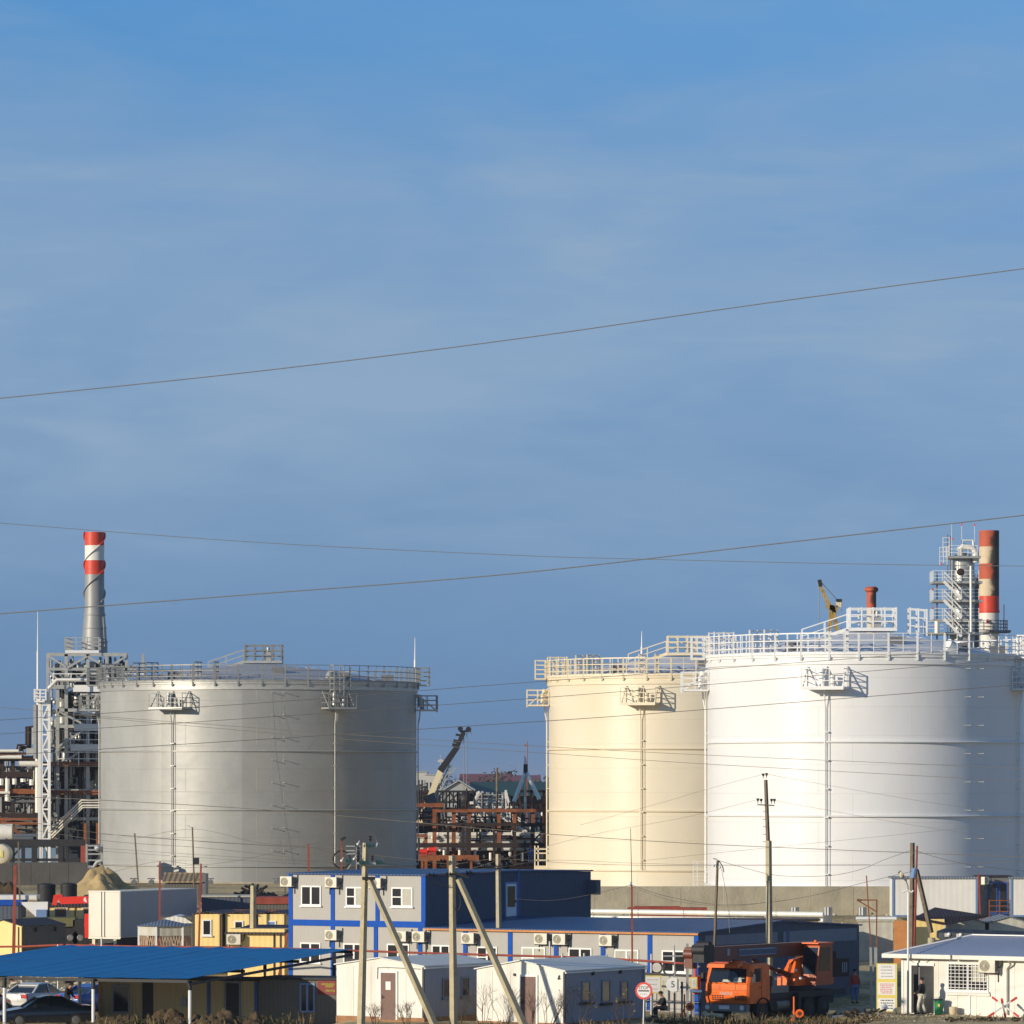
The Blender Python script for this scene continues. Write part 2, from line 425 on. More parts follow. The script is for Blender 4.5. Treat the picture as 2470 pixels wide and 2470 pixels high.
def ground_mat():
    m = bpy.data.materials.new('site_ground'); m.use_nodes = True
    nt = m.node_tree; N = nt.nodes; L = nt.links; b = N['Principled BSDF']
    b.inputs['Roughness'].default_value = .95
    tc = N.new('ShaderNodeTexCoord')
    n1 = N.new('ShaderNodeTexNoise'); n1.inputs['Scale'].default_value = .16; n1.inputs['Detail'].default_value = 8
    n2 = N.new('ShaderNodeTexNoise'); n2.inputs['Scale'].default_value = 2.2; n2.inputs['Detail'].default_value = 8
    for n in (n1, n2): L.new(tc.outputs['Object'], n.inputs['Vector'])
    r = N.new('ShaderNodeValToRGB')
    e = r.color_ramp.elements
    e[0].position = .36; e[0].color = (.15, .14, .05, 1)
    e[1].position = .62; e[1].color = (.58, .43, .21, 1)
    q = e.new(.47); q.color = (.33, .25, .12, 1)
    q = e.new(.53); q.color = (.48, .38, .20, 1)
    mx = N.new('ShaderNodeMath'); mx.operation = 'MULTIPLY_ADD'; mx.inputs[1].default_value = .35; 
    L.new(n2.outputs['Fac'], mx.inputs[0])
    ad = N.new('ShaderNodeMath'); ad.operation = 'MULTIPLY_ADD'; ad.inputs[1].default_value = .8; ad.inputs[2].default_value = -.06
    L.new(n1.outputs['Fac'], ad.inputs[0]); L.new(ad.outputs[0], mx.inputs[2])
    L.new(mx.outputs[0], r.inputs['Fac']); L.new(r.outputs['Color'], b.inputs['Base Color'])
    bp = N.new('ShaderNodeBump'); bp.inputs['Strength'].default_value = .6; bp.inputs['Distance'].default_value = .15
    L.new(n2.outputs['Fac'], bp.inputs['Height']); L.new(bp.outputs['Normal'], b.inputs['Normal'])
    return m
M['ground'] = ground_mat()

# ------------------------------------------------------------------ camera, sun, sky
SUN_AZ = R_(234); SUN_EL = R_(14)
cam = bpy.data.cameras.new('Camera'); co = bpy.data.objects.new('Camera', cam); COL.objects.link(co)
co.location = (0, 0, HC); co.rotation_euler = (R_(90), 0, 0)
cam.sensor_width = 36; cam.lens = F / 2470 * 36; cam.shift_y = (HV - 1235) / 2470
cam.clip_start = 1; cam.clip_end = 20000
SC.camera = co
sl = bpy.data.lights.new('Sun', 'SUN'); so = bpy.data.objects.new('Sun', sl); COL.objects.link(so)
sd = Vector((math.sin(SUN_AZ) * math.cos(SUN_EL), math.cos(SUN_AZ) * math.cos(SUN_EL), math.sin(SUN_EL)))
so.rotation_euler = sd.to_track_quat('Z', 'Y').to_euler(); so.location = sd * 100
sl.energy = 4.4; sl.angle = R_(.5); sl.color = (1, .87, .68)
SC.view_settings.view_transform = 'Standard'; SC.view_settings.look = 'None'; SC.view_settings.exposure = 0; SC.view_settings.gamma = 1

wd = bpy.data.worlds.new('World'); SC.world = wd; wd.use_nodes = True
nt = wd.node_tree; N = nt.nodes; L = nt.links
bg = N['Background']
sky = N.new('ShaderNodeTexSky'); sky.sky_type = 'NISHITA'; sky.sun_disc = False
sky.sun_elevation = SUN_EL; sky.sun_rotation = SUN_AZ; sky.altitude = 100; sky.air_density = 1.0; sky.dust_density = .3; sky.ozone_density = 2.0
tc = N.new('ShaderNodeTexCoord')
# look the clear-air colour up a little higher than the true direction: a clean winter sky, blue down to the roofs
lift = N.new('ShaderNodeVectorMath'); lift.operation = 'ADD'; lift.inputs[1].default_value = (0, 0, .30)
L.new(tc.outputs['Generated'], lift.inputs[0])
nrm = N.new('ShaderNodeVectorMath'); nrm.operation = 'NORMALIZE'; L.new(lift.outputs[0], nrm.inputs[0])
L.new(nrm.outputs[0], sky.inputs['Vector'])
def cloud(scale, loc, rot, detail, lo, hi):
    mp = N.new('ShaderNodeMapping'); mp.inputs['Scale'].default_value = scale; mp.inputs['Location'].default_value = loc; mp.inputs['Rotation'].default_value = rot
    L.new(tc.outputs['Generated'], mp.inputs['Vector'])
    nz = N.new('ShaderNodeTexNoise'); nz.inputs['Scale'].default_value = 1; nz.inputs['Detail'].default_value = detail; nz.inputs['Roughness'].default_value = .55
    nz.inputs['Distortion'].default_value = .6
    L.new(mp.outputs['Vector'], nz.inputs['Vector'])
    mr = N.new('ShaderNodeMapRange'); mr.interpolation_type = 'SMOOTHSTEP'
    mr.inputs['From Min'].default_value = lo; mr.inputs['From Max'].default_value = hi
    L.new(nz.outputs['Fac'], mr.inputs['Value'])
    return mr.outputs['Result']
c1 = cloud((7, 7, 22), (5.3, 2.4, .9), (0, R_(10), 0), 4, .10, .82)
c2 = cloud((15, 15, 70), (.7, 2.4, 5.3), (0, R_(-7), 0), 10, .44, .80)
c3 = cloud((55, 55, 360), (4.2, 1.4, 2.3), (0, R_(-10), 0), 12, .46, .82)
c23 = N.new('ShaderNodeMath'); c23.operation = 'MULTIPLY_ADD'; c23.inputs[1].default_value = .30; L.new(c3, c23.inputs[0]); L.new(c2, c23.inputs[2])
sm = N.new('ShaderNodeMath'); sm.operation = 'MULTIPLY_ADD'; sm.inputs[1].default_value = .34
L.new(c23.outputs[0], sm.inputs[0])
s1 = N.new('ShaderNodeMath'); s1.operation = 'MULTIPLY'; s1.inputs[1].default_value = .80; L.new(c1, s1.inputs[0]); L.new(s1.outputs[0], sm.inputs[2])
# the thin cirrus sheet hangs at middle heights and thins out towards the horizon
sp = N.new('ShaderNodeSeparateXYZ'); L.new(tc.outputs['Generated'], sp.inputs[0])
cr = N.new('ShaderNodeValToRGB'); ce = cr.color_ramp.elements
ce[0].position = 0.0; ce[0].color = (.10, .10, .10, 1); ce[1].position = .5; ce[1].color = (.3, .3, .3, 1)
for p_, v_ in ((.03, .22), (.05, .62), (.08, 1.0), (.11, .90), (.14, .52), (.158, .30), (.17, .25)):
    q = ce.new(p_); q.color = (v_, v_, v_, 1)
L.new(sp.outputs['Z'], cr.inputs['Fac'])
cm = N.new('ShaderNodeMath'); cm.operation = 'MULTIPLY'; L.new(sm.outputs[0], cm.inputs[0]); L.new(cr.outputs['Color'], cm.inputs[1])
ca = N.new('ShaderNodeMath'); ca.operation = 'MULTIPLY'; ca.use_clamp = True; ca.inputs[1].default_value = 1.35; L.new(cm.outputs[0], ca.inputs[0])
tint = N.new('ShaderNodeMix'); tint.data_type = 'RGBA'; tint.blend_type = 'MULTIPLY'; tint.inputs['Factor'].default_value = 1
L.new(sky.outputs['Color'], tint.inputs['A'])
sp0 = N.new('ShaderNodeSeparateXYZ'); L.new(tc.outputs['Generated'], sp0.inputs[0])
tr = N.new('ShaderNodeValToRGB'); te = tr.color_ramp.elements
te[0].position = 0.0; te[0].color = (.76, .84, 1.02, 1); te[1].position = .6; te[1].color = (.72, 1.02, 1.32, 1)
for p_, v_ in ((.03, (1.0, 1.14, 1.29, 1)), (.06, (1.12, 1.26, 1.38, 1)), (.10, (1.05, 1.42, 1.68, 1)), (.155, (.74, 1.62, 2.12, 1)), (.25, (.80, 1.32, 1.75, 1))):
    q = te.new(p_); q.color = v_
L.new(sp0.outputs['Z'], tr.inputs['Fac']); L.new(tr.outputs['Color'], tint.inputs['B'])
cx = N.new('ShaderNodeMix'); cx.data_type = 'RGBA'; L.new(ca.outputs[0], cx.inputs['Factor']); L.new(tint.outputs['Result'], cx.inputs['A'])
cx.inputs['B'].default_value = (2.65, 3.95, 5.7, 1)
L.new(cx.outputs['Result'], bg.inputs['Color'])
bg.inputs['Strength'].default_value = .10
SKYN = dict(tint=tint, cx=cx, bg=bg)

# ------------------------------------------------------------------ ground
def ground():
    xs = [-9000, -3000, -900, -300, -120] + [-60 + 1.5 * i for i in range(81)] + [120, 300, 900, 3000, 9000]
    ys = [-400, 0, 120, 180] + [200 + 1.25 * i for i in range(105)] + [340, 360, 380, 400, 430, 470, 520, 700, 1200, 3000, 9500]
    from mathutils import noise
    mb = MB(); n = len(xs)
    pts = []
    for y in ys:
        for x in xs:
            z = gz(x, y)
            if 200 < y < 330 and abs(x) < 60:
                z += .07 * noise.noise((x * .5, y * .5, 0)) + .05 * noise.noise((x * 1.7, y * 1.7, 3)) - .04
            pts.append((x, y, z))
    fs = [(j * n + i, j * n + i + 1, (j + 1) * n + i + 1, (j + 1) * n + i) for j in range(len(ys) - 1) for i in range(n - 1)]
    mb.add(pts, fs)
    struct(mb, 'ground', M['ground'], fix=False)
ground()
# ------------------------------------------------------------------ helpers for steelwork
def rail_line(mb, pts, h=1.1, n_rails=3, step=1.5, r=.03, post=.035):
    """handrail along a polyline of points; one post per place"""
    pts = [Vector(p) for p in pts]
    up = Vector((0, 0, 1)); seen = set()
    for a, b in zip(pts, pts[1:]):
        e = (b - a).normalized() * (post * .9)
        for k in range(1, n_rails + 1):
            mb.beam(a + e + up * h * k / n_rails, b - e + up * h * k / n_rails, r * 2)
        L_ = (b - a).length; n = max(1, round(L_ / step))
        for i in range(n + 1):
            p = a + (b - a) * i / n; key = tuple(round(c, 2) for c in p)
            if key in seen: continue
            seen.add(key)
            mb.beam(p, p + up * (h + r * 1.7), post * 2)


def polar(Rr, deg, z):
    a = R_(deg)
    return Vector((Rr * math.sin(a), -Rr * math.cos(a), z))


def flight(mb, p, q, width, rail=True, steps=True, wdir=None, h=1.0):
    p = Vector(p); q = Vector(q)
    d = q - p; hd = Vector((d.x, d.y, 0)).normalized()
    s = Vector((-hd.y, hd.x, 0)) if wdir is None else Vector(wdir)
    for k in (0, 1):
        o = s * width * k
        mb.beam(p + o, q + o, .08, .22)
        if rail:
            mb.beam(p + o + Vector((0, 0, h)), q + o + Vector((0, 0, h)), .06)
            mb.beam(p + o + Vector((0, 0, h * .55)), q + o + Vector((0, 0, h * .55)), .045)
            n = max(2, int(d.length / 1.2))
            for i in range(n + 1):
                c = p + d * i / n + o
                mb.beam(c, c + Vector((0, 0, h)), .05)
    if steps:
        n = max(2, int(abs(d.z) / .25))
        for i in range(1, n):
            c = p + d * i / n
            mb.beam(c, c + s * width, .22, .03)


# ------------------------------------------------------------------ the three storage tanks
ZB, ZT = 3.5, 19.88
def tank(label, u, d, Rr, m_shell, m_trim, m_roof, plats, rods, inner_rail, seg=144, m_rail=None):
    m_rail = m_rail or m_trim
    cx = PX(u, d)
    t = thing('storage_tank', label, 'storage tank', (cx, d, ZB))
    zt = ZT - ZB
    mb = MB(); mb.lathe((0, 0, 0), [(Rr, 0), (Rr, zt)], seg); mb.build('shell', m_shell, t, fix=False)
    mb = MB(); mb.lathe((0, 0, 0), [(Rr + .35, -.35), (Rr + .35, .12), (Rr + .002, .12)], seg); mb.build('foundation_ring', M['concrete'], t)
    mb = MB(); mb.lathe((0, 0, zt), [(Rr + .003, -.66), (Rr + .12, -.64), (Rr + .12, -.34), (Rr + .05, -.32), (Rr + .05, -.2), (Rr + .16, -.18), (Rr + .16, -.05), (Rr + .22, .0), (Rr + .22, .05), (Rr - .2, .06)], seg); mb.build('top_curb', m_trim, t)
    for z in (4.89, 9.47, 14.25):
        mb = MB(); mb.lathe((0, 0, z - ZB), [(Rr + .003, .07), (Rr + .17, .03), (Rr + .17, -.03), (Rr + .003, -.05)], seg)
        mb.build('stiffener_ring', m_trim, t)
    prof = [(Rr - .25, zt - .12)]
    pk = 21.55 - ZB
    for i in range(1, 9):
        f = i / 8
        prof.append(((Rr - .25) * (1 - f) + .01, zt - .12 + (pk - zt + .12) * (1 - (1 - f) ** 1.7)))
    mb = MB(); mb.lathe((0, 0, 0), prof, 72); mb.build('roof', m_roof, t, sharp=20)
    mb = MB()
    for k in range(24):
        a = 15 * k
        mb.beam(polar(Rr - .3, a, zt - .05), polar(Rr * .35, a, zt + (pk - zt) * .80), .10, .10)
    mb.build('roof_rib', m_roof, t)
    # perimeter handrail
    mb = MB(); n = int(2 * math.pi * Rr / 1.87)
    for k in range(1, 4): mb.ringbar((0, 0), Rr + .18, zt + .45 * k, .055, .055, 96)
    for k in range(n):
        p = polar(Rr + .18, 360 * k / n + 4, zt - .38); mb.beam(p, p + Vector((0, 0, 1.77)), .13, .09)
        p = polar(Rr + .18, 360 * (k + .5) / n + 4, zt); mb.beam(p, p + Vector((0, 0, 1.35)), .05)
    mb.ringbar((0, 0), Rr + .18, zt + .10, .03, .14, 96)
    mb.build('handrail', m_rail, t)
    # walkway with a second rail on part of the rim
    a0, a1 = inner_rail
    mb = MB(); b0, b1 = R_(a0 - 90), R_(a1 - 90)
    mb.lathe((0, 0, 0), [(Rr - 1.25, zt + .1), (Rr + .12, zt + .1), (Rr + .12, zt + .16), (Rr - 1.25, zt + .16), (Rr - 1.25, zt + .1)], 48, b0, b1)
    mb.build('rim_walkway', m_trim, t)
    mb = MB(); nn = int(abs(a1 - a0) / 4.5)
    for k in range(1, 4): mb.ringbar((0, 0), Rr - 1.2, zt + .16 + .42 * k, .07, .07, 48, b0, b1)
    for k in range(nn + 1):
        p = polar(Rr - 1.2, a0 + (a1 - a0) * k / nn, zt + .1); mb.beam(p, p + Vector((0, 0, 1.35)), .09)
    for a in (a0, a1, (a0 + a1) / 2):
        p = polar(Rr - 1.2, a, zt + .1); q = polar(Rr + .15, a, zt + .1)
        rail_line(mb, [p, q], 1.5, 4, .7, .04, .05)
        p = polar(Rr - 1.2, a + 7, zt + .1); q = polar(Rr + .15, a + 7, zt + .1)
        rail_line(mb, [p, q], 1.5, 4, .7, .04, .05)
    mb.build('walkway_rail', m_rail, t)
    # roof-centre platform and its stair
    mb = MB()
    mb.box(-1.2, -1.5, pk + .10, 2.0, 1.5, pk + .32)
    mb.build('centre_platform', m_trim, t)
    mb = MB()
    rail_line(mb, [(-1.1, -1.45, pk + .3), (1.95, -1.45, pk + .3), (1.95, 1.45, pk + .3), (-1.1, 1.45, pk + .3), (-1.1, -1.45, pk + .3)], 1.3, 3, .8, .04, .05)
    if 'glossy' in label:
        for y_ in (-1.0, .6): rail_line(mb, [(2.9, y_, pk - .1), (4.0, y_, pk - .2)], 1.7, 3, .5, .04, .05)
    mb.build('centre_rail', m_rail, t)
    mb = MB(); mb.box(.55, -.3, pk + .3, 1.05, .3, pk + 1.1); mb.cyl((.8, 0, pk + 1.0), (.8, 0, pk + 1.45), .14); mb.build('roof_vent', M['galv'], t)
    mb = MB(); flight(mb, (-4.2, -.6, pk - .75), (-1.2, -.6, pk + .25), 1.1); mb.build('roof_stair', m_trim, t)
    # small hatches on the roof slope
    for a, rr in ((14, .62), (44, .80), (-38, .80), (75, .85)):
        p = polar(Rr * rr, a, 0); z = zt + (pk - zt) * (1 - rr) * 1.3
        mb = MB(); mb.box(p.x - .5, p.y - .4, z - .2, p.x + .5, p.y + .4, z + .42); mb.build('roof_hatch', M['galv_dark'], t)
    mb = MB(); p = polar(Rr * .86, 36, zt + .4); mb.cyl(p, p + Vector((-.5, -.25, .3)), .42, .42, 16); mb.build('round_vent', m_trim, t)
    # foam-chamber platforms on the shell, each with struts, rail and riser pipe
    for a, w in plats:
        xf = Matrix.Rotation(R_(a), 4, 'Z')
        zp = 17.67 - ZB; pd = 1.75 if abs(a) > 60 else 1.3
        mb = MB(xf); mb.box(-w / 2, -Rr - pd, zp, w / 2, -Rr - .01, zp + .12)
        for sx in (-w / 2 + .1, w / 2 - .1, 0):
            mb.beam((sx, -Rr - pd + .1, zp + .05), (sx, -Rr - .02, zp + 1.45), .07)
        pl = mb.build('foam_platform', m_trim, t)
        mb = MB(xf)
        rail_line(mb, [(-w / 2, -Rr - .05, zp + .12), (-w / 2, -Rr - pd + .03, zp + .12), (w / 2, -Rr - pd + .03, zp + .12), (w / 2, -Rr - .05, zp + .12)], 1.15, 3, 1.0, .025, .03)
        mb.beam((-w / 2, -Rr - pd + .03, zp + .03), (w / 2, -Rr - pd + .03, zp + .03), .05, .22); mb.build('platform_rail', m_rail, pl)
        mb = MB(xf); mb.cyl((-.25, -Rr - .35, zp + .3), (-.25, -Rr - .35, zp + 1.35), .22, .16, 12); mb.cyl((-.25, -Rr - .35, zp + 1.2), (-.25, -Rr, zp + 1.2), .14, .14, 10)
        mb.cyl((.5, -Rr - .5, zp + .1), (.5, -Rr - .5, zp + .85), .16, .16, 10)
        mb.build('foam_chamber', m_trim, pl)
        mb = MB(xf)
        mb.tube([(-.10, -Rr - .35, zp + .3), (-.10, -Rr - .28, zp - .6), (-.10, -Rr - .16, zp - 1.2), (-.10, -Rr - .16, 1.5)], .05, 10)
        mb.tube([(.10, -Rr - .14, zp), (.10, -Rr - .14, 1.5)], .022, 8)
        z = 2.2
        while z < zp - 1: mb.box(-.20, -Rr - .22, z, .14, -Rr - .005, z + .06); z += 1.83
        mb.build('riser_pipe', m_trim, t)
    for a, w in plats:
        if abs(a) < 60: continue
        xf = Matrix.Rotation(R_(a), 4, 'Z'); mb = MB(xf); mb.box(-w * .35, -Rr - 1.1, zt - .12, w * .35, -Rr - .24, zt - .02)
        bal = mb.build('rim_balcony', m_trim, t); mb = MB(xf)
        rail_line(mb, [(-w * .35, -Rr - .3, zt - .02), (-w * .35, -Rr - 1.07, zt - .02), (w * .35, -Rr - 1.07, zt - .02), (w * .35, -Rr - .3, zt - .02)], 1.4, 4, .8, .03, .035); mb.build('balcony_rail', m_rail, bal)
    if rods:
        for a in rods:
            mb = MB()
            for k in range(8):
                z = 19.0 - 1.83 * k - ZB
                if z < 1.6: continue
                mb.cyl(polar(Rr - .05, a, z), polar(Rr + .5, a, z), .024, .024, 8)
                mb.ball(polar(Rr + .5, a, z), .045, 8, 6)
            mb.build('bracket_row', M['galv'], t)
    return t, (cx, d), Rr


tkA = tank('bare grey metal storage tank, the leftmost of the three big tanks', 624, 416.2, 13.2, M['tank_grey'], M['galv'], M['roof_grey'], [(-28.6, 3.2), (31, 2.6), (88, 2.6), (-90, 2.6)], (7.5, 11.5), (-75, -20), m_rail=M['rail_grey'])
tkB = tank('cream painted storage tank half hidden behind the white tank', 1644, 391.5, 10.45, M['tank_cream'], M['cream_metal'], M['roof_white'], [(-18.6, 2.8), (-89, 2.4), (70, 2.4)], (34, 40), (-85, -20))
tkC = tank('glossy white storage tank, the nearest and rightmost of the three', 2087, 330.0, 10.46, M['tank_white'], M['white_metal'], M['roof_white'], [(-17.6, 2.8), (-89, 2.4), (68, 2.6), (91, 2.4)], (34, 40), (-80, -18))
# caged ladder on the white tank and on the grey one
for tk, a, mm in ((tkC, 66, M['white_metal']), (tkA, 30.5, M['galv'])):
    t = tk[0]; Rr = tk[2]; mb = MB(Matrix.Rotation(R_(a), 4, 'Z'))
    z0, z1 = 17.7 - ZB, ZT - ZB + 1.4
    for sx in (-.45, .45):
        for y in (-Rr - .9, -Rr - .2): mb.beam((sx, y, z0), (sx, y, z1), .06)
    z = z0
    while z < z1: mb.box(-.48, -Rr - .93, z, .48, -Rr - .88, z + .05); mb.box(-.48, -Rr - .93, z, -.43, -Rr - .2, z + .05); mb.box(.43, -Rr - .93, z, .48, -Rr - .2, z + .05); z += .5
    mb.build('caged_ladder', mm, t)
# thin cables hanging down the grey shell
for pts, rr in (([(646, 1665), (652, 1800), (668, 1960), (684, 2085)], .007), ([(660, 1665), (680, 1780), (700, 1800), (712, 1760)], .006)):
    mb = MB(); P = [W(u, v, 402.85) for u, v in pts]; mb.tube([p - Vector((tkA[1][0], tkA[1][1], ZB)) for p in P], rr, 6); mb.build('hanging_cable', M['wire'], tkA[0])
# base nozzles of the grey tank
mb = MB()
for u in (324, 366, 508, 668):
    p = W(u, 2128, 402); mb.cyl(p, p + Vector((0, -.7, 0)), .22, .22, 12); mb.cyl(p + Vector((0, -.5, -.9)), p + Vector((0, -.5, .3)), .07, .07, 8); mb.cyl(p + Vector((-.3, -.5, .3)), p + Vector((.3, -.5, .3)), .05, .05, 8)
mb.build('base_valve', M['galv_dark'], tkA[0], world=True)
# white service ladder and frame at the foot between cream and white tanks
t = thing('access_ladder', 'white caged ladder frame at the foot of cream tank', 'ladder', W(1695, 2136, 345))
mb = MB()
for u in (1672, 1682, 1700, 1712): mb.beam(W(u, 2140, 345), W(u, 2076, 345), .06)
for v in range(2078, 2140, 9): mb.beam(W(1672, v, 345), W(1712, v, 345), .035)
mb.build('ladder_frame', M['white_metal'], t, world=True)
t = thing('access_ladder', 'cream stair tower at left edge of the cream tank', 'ladder', W(1303, 2136, 400))
mb = MB()
for u in (1290, 1298, 1322, 1330): mb.beam(W(u, 2150, 400), W(u, 2040, 400), .10)
for v in (2048, 2058, 2075, 2092, 2104, 2118, 2130): mb.beam(W(1290, v, 400), W(1330, v, 400), .10)
mb.box(PX(1290, 400), 399, PZ(2106, 400), PX(1340, 400), 401, PZ(2088, 400))
mb.build('ladder_frame', M['cream_metal'], t, world=True)

# lightning rods
for u, v0, v1, d, lab in ((91, 1475, 1690, 432, 'tall thin lightning rod beside the grey lattice tower'), (1001, 1538, 1660, 418, 'thin lightning rod above right edge of the grey tank'), (1548, 1522, 1610, 396, 'thin lightning rod behind the cream tank roof')):
    t = thing('lightning_rod', lab, 'lightning rod', W(u, v1, d), group='lightning rods')
    h = PZ(v0, d) - PZ(v1, d)
    mb = MB(); mb.cyl((0, 0, -2), (0, 0, h * .55), .11, .09, 8); mb.build('mast', M['white_metal'], t)
    mb = MB(); mb.cyl((0, 0, h * .55), (0, 0, h), .06, .02, 8); mb.build('tip', M['white_metal'], t)

# concrete bund wall in front of the white tank
t = thing('concrete_wall', 'long weathered concrete wall in front of white tank base', 'wall', (18, 312, 3.3))
x0, x1 = PX(1330, 312), PX(2475, 312)
n = 11
for k in range(n):
    a = x0 + (x1 - x0) * k / n; b = x0 + (x1 - x0) * (k + 1) / n
    mb = MB(); mb.box(a + .012, 312, 3.0, b - .012, 312.3, PZ(2138, 312)); mb.build('wall_panel', M['concrete'], t, world=True)
for u, lab in ((1918, 'left of the three white framed vent boxes by the wall'), (1998, 'middle of the three white framed vent boxes by the wall'), (2081, 'right of the three white framed vent boxes by the wall')):
    d = 300; c = W(u, 2198, d)
    t = thing('vent_box', lab, 'vent', (c.x, c.y, c.z), group='vent boxes by the concrete wall')
    mb = MB(); mb.box(-.24, 0, -.75, .24, .4, .24); mb.build('box', M['galv_dark'], t)
    mb = MB(); mb.box(-.24, -.03, -.24, -.15, .0, .24); mb.box(-.08, -.03, -.24, .02, 0, .24); mb.build('frame', M['white_metal'], t)

# ------------------------------------------------------------------ overhead wires
def catmull(P, per=10):
    out = []
    for i in range(len(P) - 1):
        p0 = P[max(i - 1, 0)]; p1 = P[i]; p2 = P[i + 1]; p3 = P[min(i + 2, len(P) - 1)]
        for k in range(per):
            t = k / per
            out.append(tuple(.5 * ((2 * p1[j]) + (-p0[j] + p2[j]) * t + (2 * p0[j] - 5 * p1[j] + 4 * p2[j] - p3[j]) * t * t + (-p0[j] + 3 * p1[j] - 3 * p2[j] + p3[j]) * t ** 3) for j in range(len(p1))))
    out.append(tuple(P[-1])); return out


def wire(pts, d, r, label, m='wire', group='overhead power wires', d1=None):
    d1 = d1 or d
    q = catmull([(float(a), float(b)) for a, b in pts], 8)
    u0, u1 = q[0][0], q[-1][0]
    P = [W(u, v, d + (d1 - d) * (u - u0) / (u1 - u0)) for u, v in q]
    mb = MB(); mb.tube(P, r * .72, 6)
    return solo(mb, 'overhead_wire', M[m], label, 'wire', P[len(P) // 2], group)

wire([(-60, 967), (618, 896), (1235, 819), (1850, 731), (2530, 640)], 110, .017, 'highest overhead wire climbing right across the open sky', 'wire_pale')
wire([(-60, 1485), (618, 1433), (1235, 1384), (1850, 1314), (2530, 1236)], 110, .019, 'dark overhead wire rising past the striped chimney to right', 'wire_pale')
wire([(-60, 1257), (618, 1308), (1235, 1339), (1522, 1348), (2100, 1361), (2530, 1366)], 170, .016, 'faint overhead wire sagging gently down to the right in sky', 'wire_pale')
wire([(-60, 1741), (245, 1721), (720, 1689), (1180, 1653), (1700, 1615), (2530, 1553)], 200, .016, 'rising wire that passes just below the grey tank railing')
wire([(-60, 1774), (245, 1756), (670, 1728), (1180, 1692), (1602, 1660), (2251, 1606), (2530, 1584)], 200, .016, 'rising wire crossing the cream tank platform')
wire([(-60, 1826), (245, 1807), (720, 1778), (1180, 1748), (1537, 1724), (2070, 1682), (2530, 1646)], 200, .019, 'rising wire passing over the black crane tip')
wire([(-60, 1700), (245, 1728), (705, 1762), (1000, 1782), (1318, 1801), (1740, 1823), (2530, 1856)], 210, .014, 'upper of two descending wires across grey and cream tanks', 'wire_light')
wire([(200, 1728), (758, 1777), (1000, 1795), (1318, 1817), (1740, 1845), (2530, 1888)], 210, .014, 'lower of two descending wires across grey and cream tanks', 'wire_light')
wire([(-60, 1918), (245, 1930), (690, 1957), (1180, 2000), (1324, 2012), (1740, 2038), (2530, 2070)], 205, .019, 'pale thick wire crossing in front of steel frame gap', 'wire_light')
wire([(-60, 1959), (237, 2009), (500, 2030), (800, 2046), (875, 2050)], 222, .014, 'pale wire from left lattice tower towards concrete pole', 'wire_light')
wire([(-60, 1977), (237, 2026), (500, 2046), (800, 2078), (860, 2076)], 222, .014, 'pale wire ending at the pole with green glass insulators', 'wire_light')
wire([(240, 2012), (330, 2017), (560, 2035), (880, 2050)], 235, .012, 'thin dark wire strung from left wooden pole to concrete pole')
wire([(330, 2022), (470, 2000), (620, 2032), (760, 2046), (850, 2080)], 300, .012, 'thin wire peaking at the floodlight pole')
wire([(250, 2110), (380, 2078), (484, 2086), (600, 2070), (780, 2030)], 280, .013, 'cable looping between the two dark brown posts')
wire([(245, 2046), (500, 2063), (800, 2080)], 240, .010, 'thin upper wire low across the grey tank foot', 'wire')
wire([(245, 2053), (500, 2070), (800, 2089)], 240, .010, 'thin lower wire low across the grey tank foot', 'wire')
wire([(890, 2062), (1000, 2073), (1091, 2084), (1203, 2072), (1400, 2083), (1640, 2088), (2200, 2086), (2530, 2075)], 222, .013, 'wire running from green insulators past three poles to right', 'wire_light')
wire([(882, 2075), (1091, 2107), (1203, 2100)], 222, .012, 'short wire joining the two braced concrete poles')
wire([(1095, 2100), (1203, 2092), (1330, 2075), (1530, 2082), (1720, 2086), (2100, 2085)], 240, .011, 'thin wire behind second braced pole heading to wooden pole')
wire([(1240, 2168), (1330, 2172), (1424, 2158), (1523, 2134)], 247, .014, 'black cable drooping across shaded navy wall to red post')
wire([(1523, 2134), (1600, 2160), (1730, 2182), (1850, 2177), (1960, 2160), (2080, 2130), (2200, 2102)], 250, .016, 'black cable from red post across the concrete wall')
wire([(1523, 2138), (1620, 2172), (1760, 2186), (1860, 2174)], 250, .010, 'thin second cable sagging across the concrete wall')
wire([(1722, 2072), (1790, 2092), (1880, 2112), (2000, 2112), (2080, 2096), (2130, 2075), (2200, 2050)], 253, .016, 'black cable between thin leaning pole and tall wooden pole')
wire([(2202, 2050), (2290, 2076), (2400, 2094), (2530, 2106)], 254, .018, 'thick black cable leaving wooden pole to the right edge')
wire([(1400, 1990), (1600, 1935), (1700, 1905), (1843, 1867)], 248, .010, 'wire climbing to the top of the tall slim pole', 'wire_light')
wire([(1848, 1867), (1930, 1882), (2100, 1912), (2300, 1944), (2530, 1970)], 248, .010, 'wire descending right from the top of tall slim pole', 'wire_light')
wire([(1100, 2106), (1400, 2020), (1650, 1972), (1830, 1928)], 246, .010, 'wire climbing to left crossarm insulators of tall pole', 'wire_light')
wire([(1866, 1930), (2000, 1955), (2200, 1990), (2530, 2040)], 246, .010, 'wire descending right from crossarm of the tall pole', 'wire_light')
wire([(1560, 2075), (1850, 2045), (2100, 2020), (2340, 1996), (2530, 1980)], 244, .010, 'faint wire rising right over the lower white tank', 'wire_light')
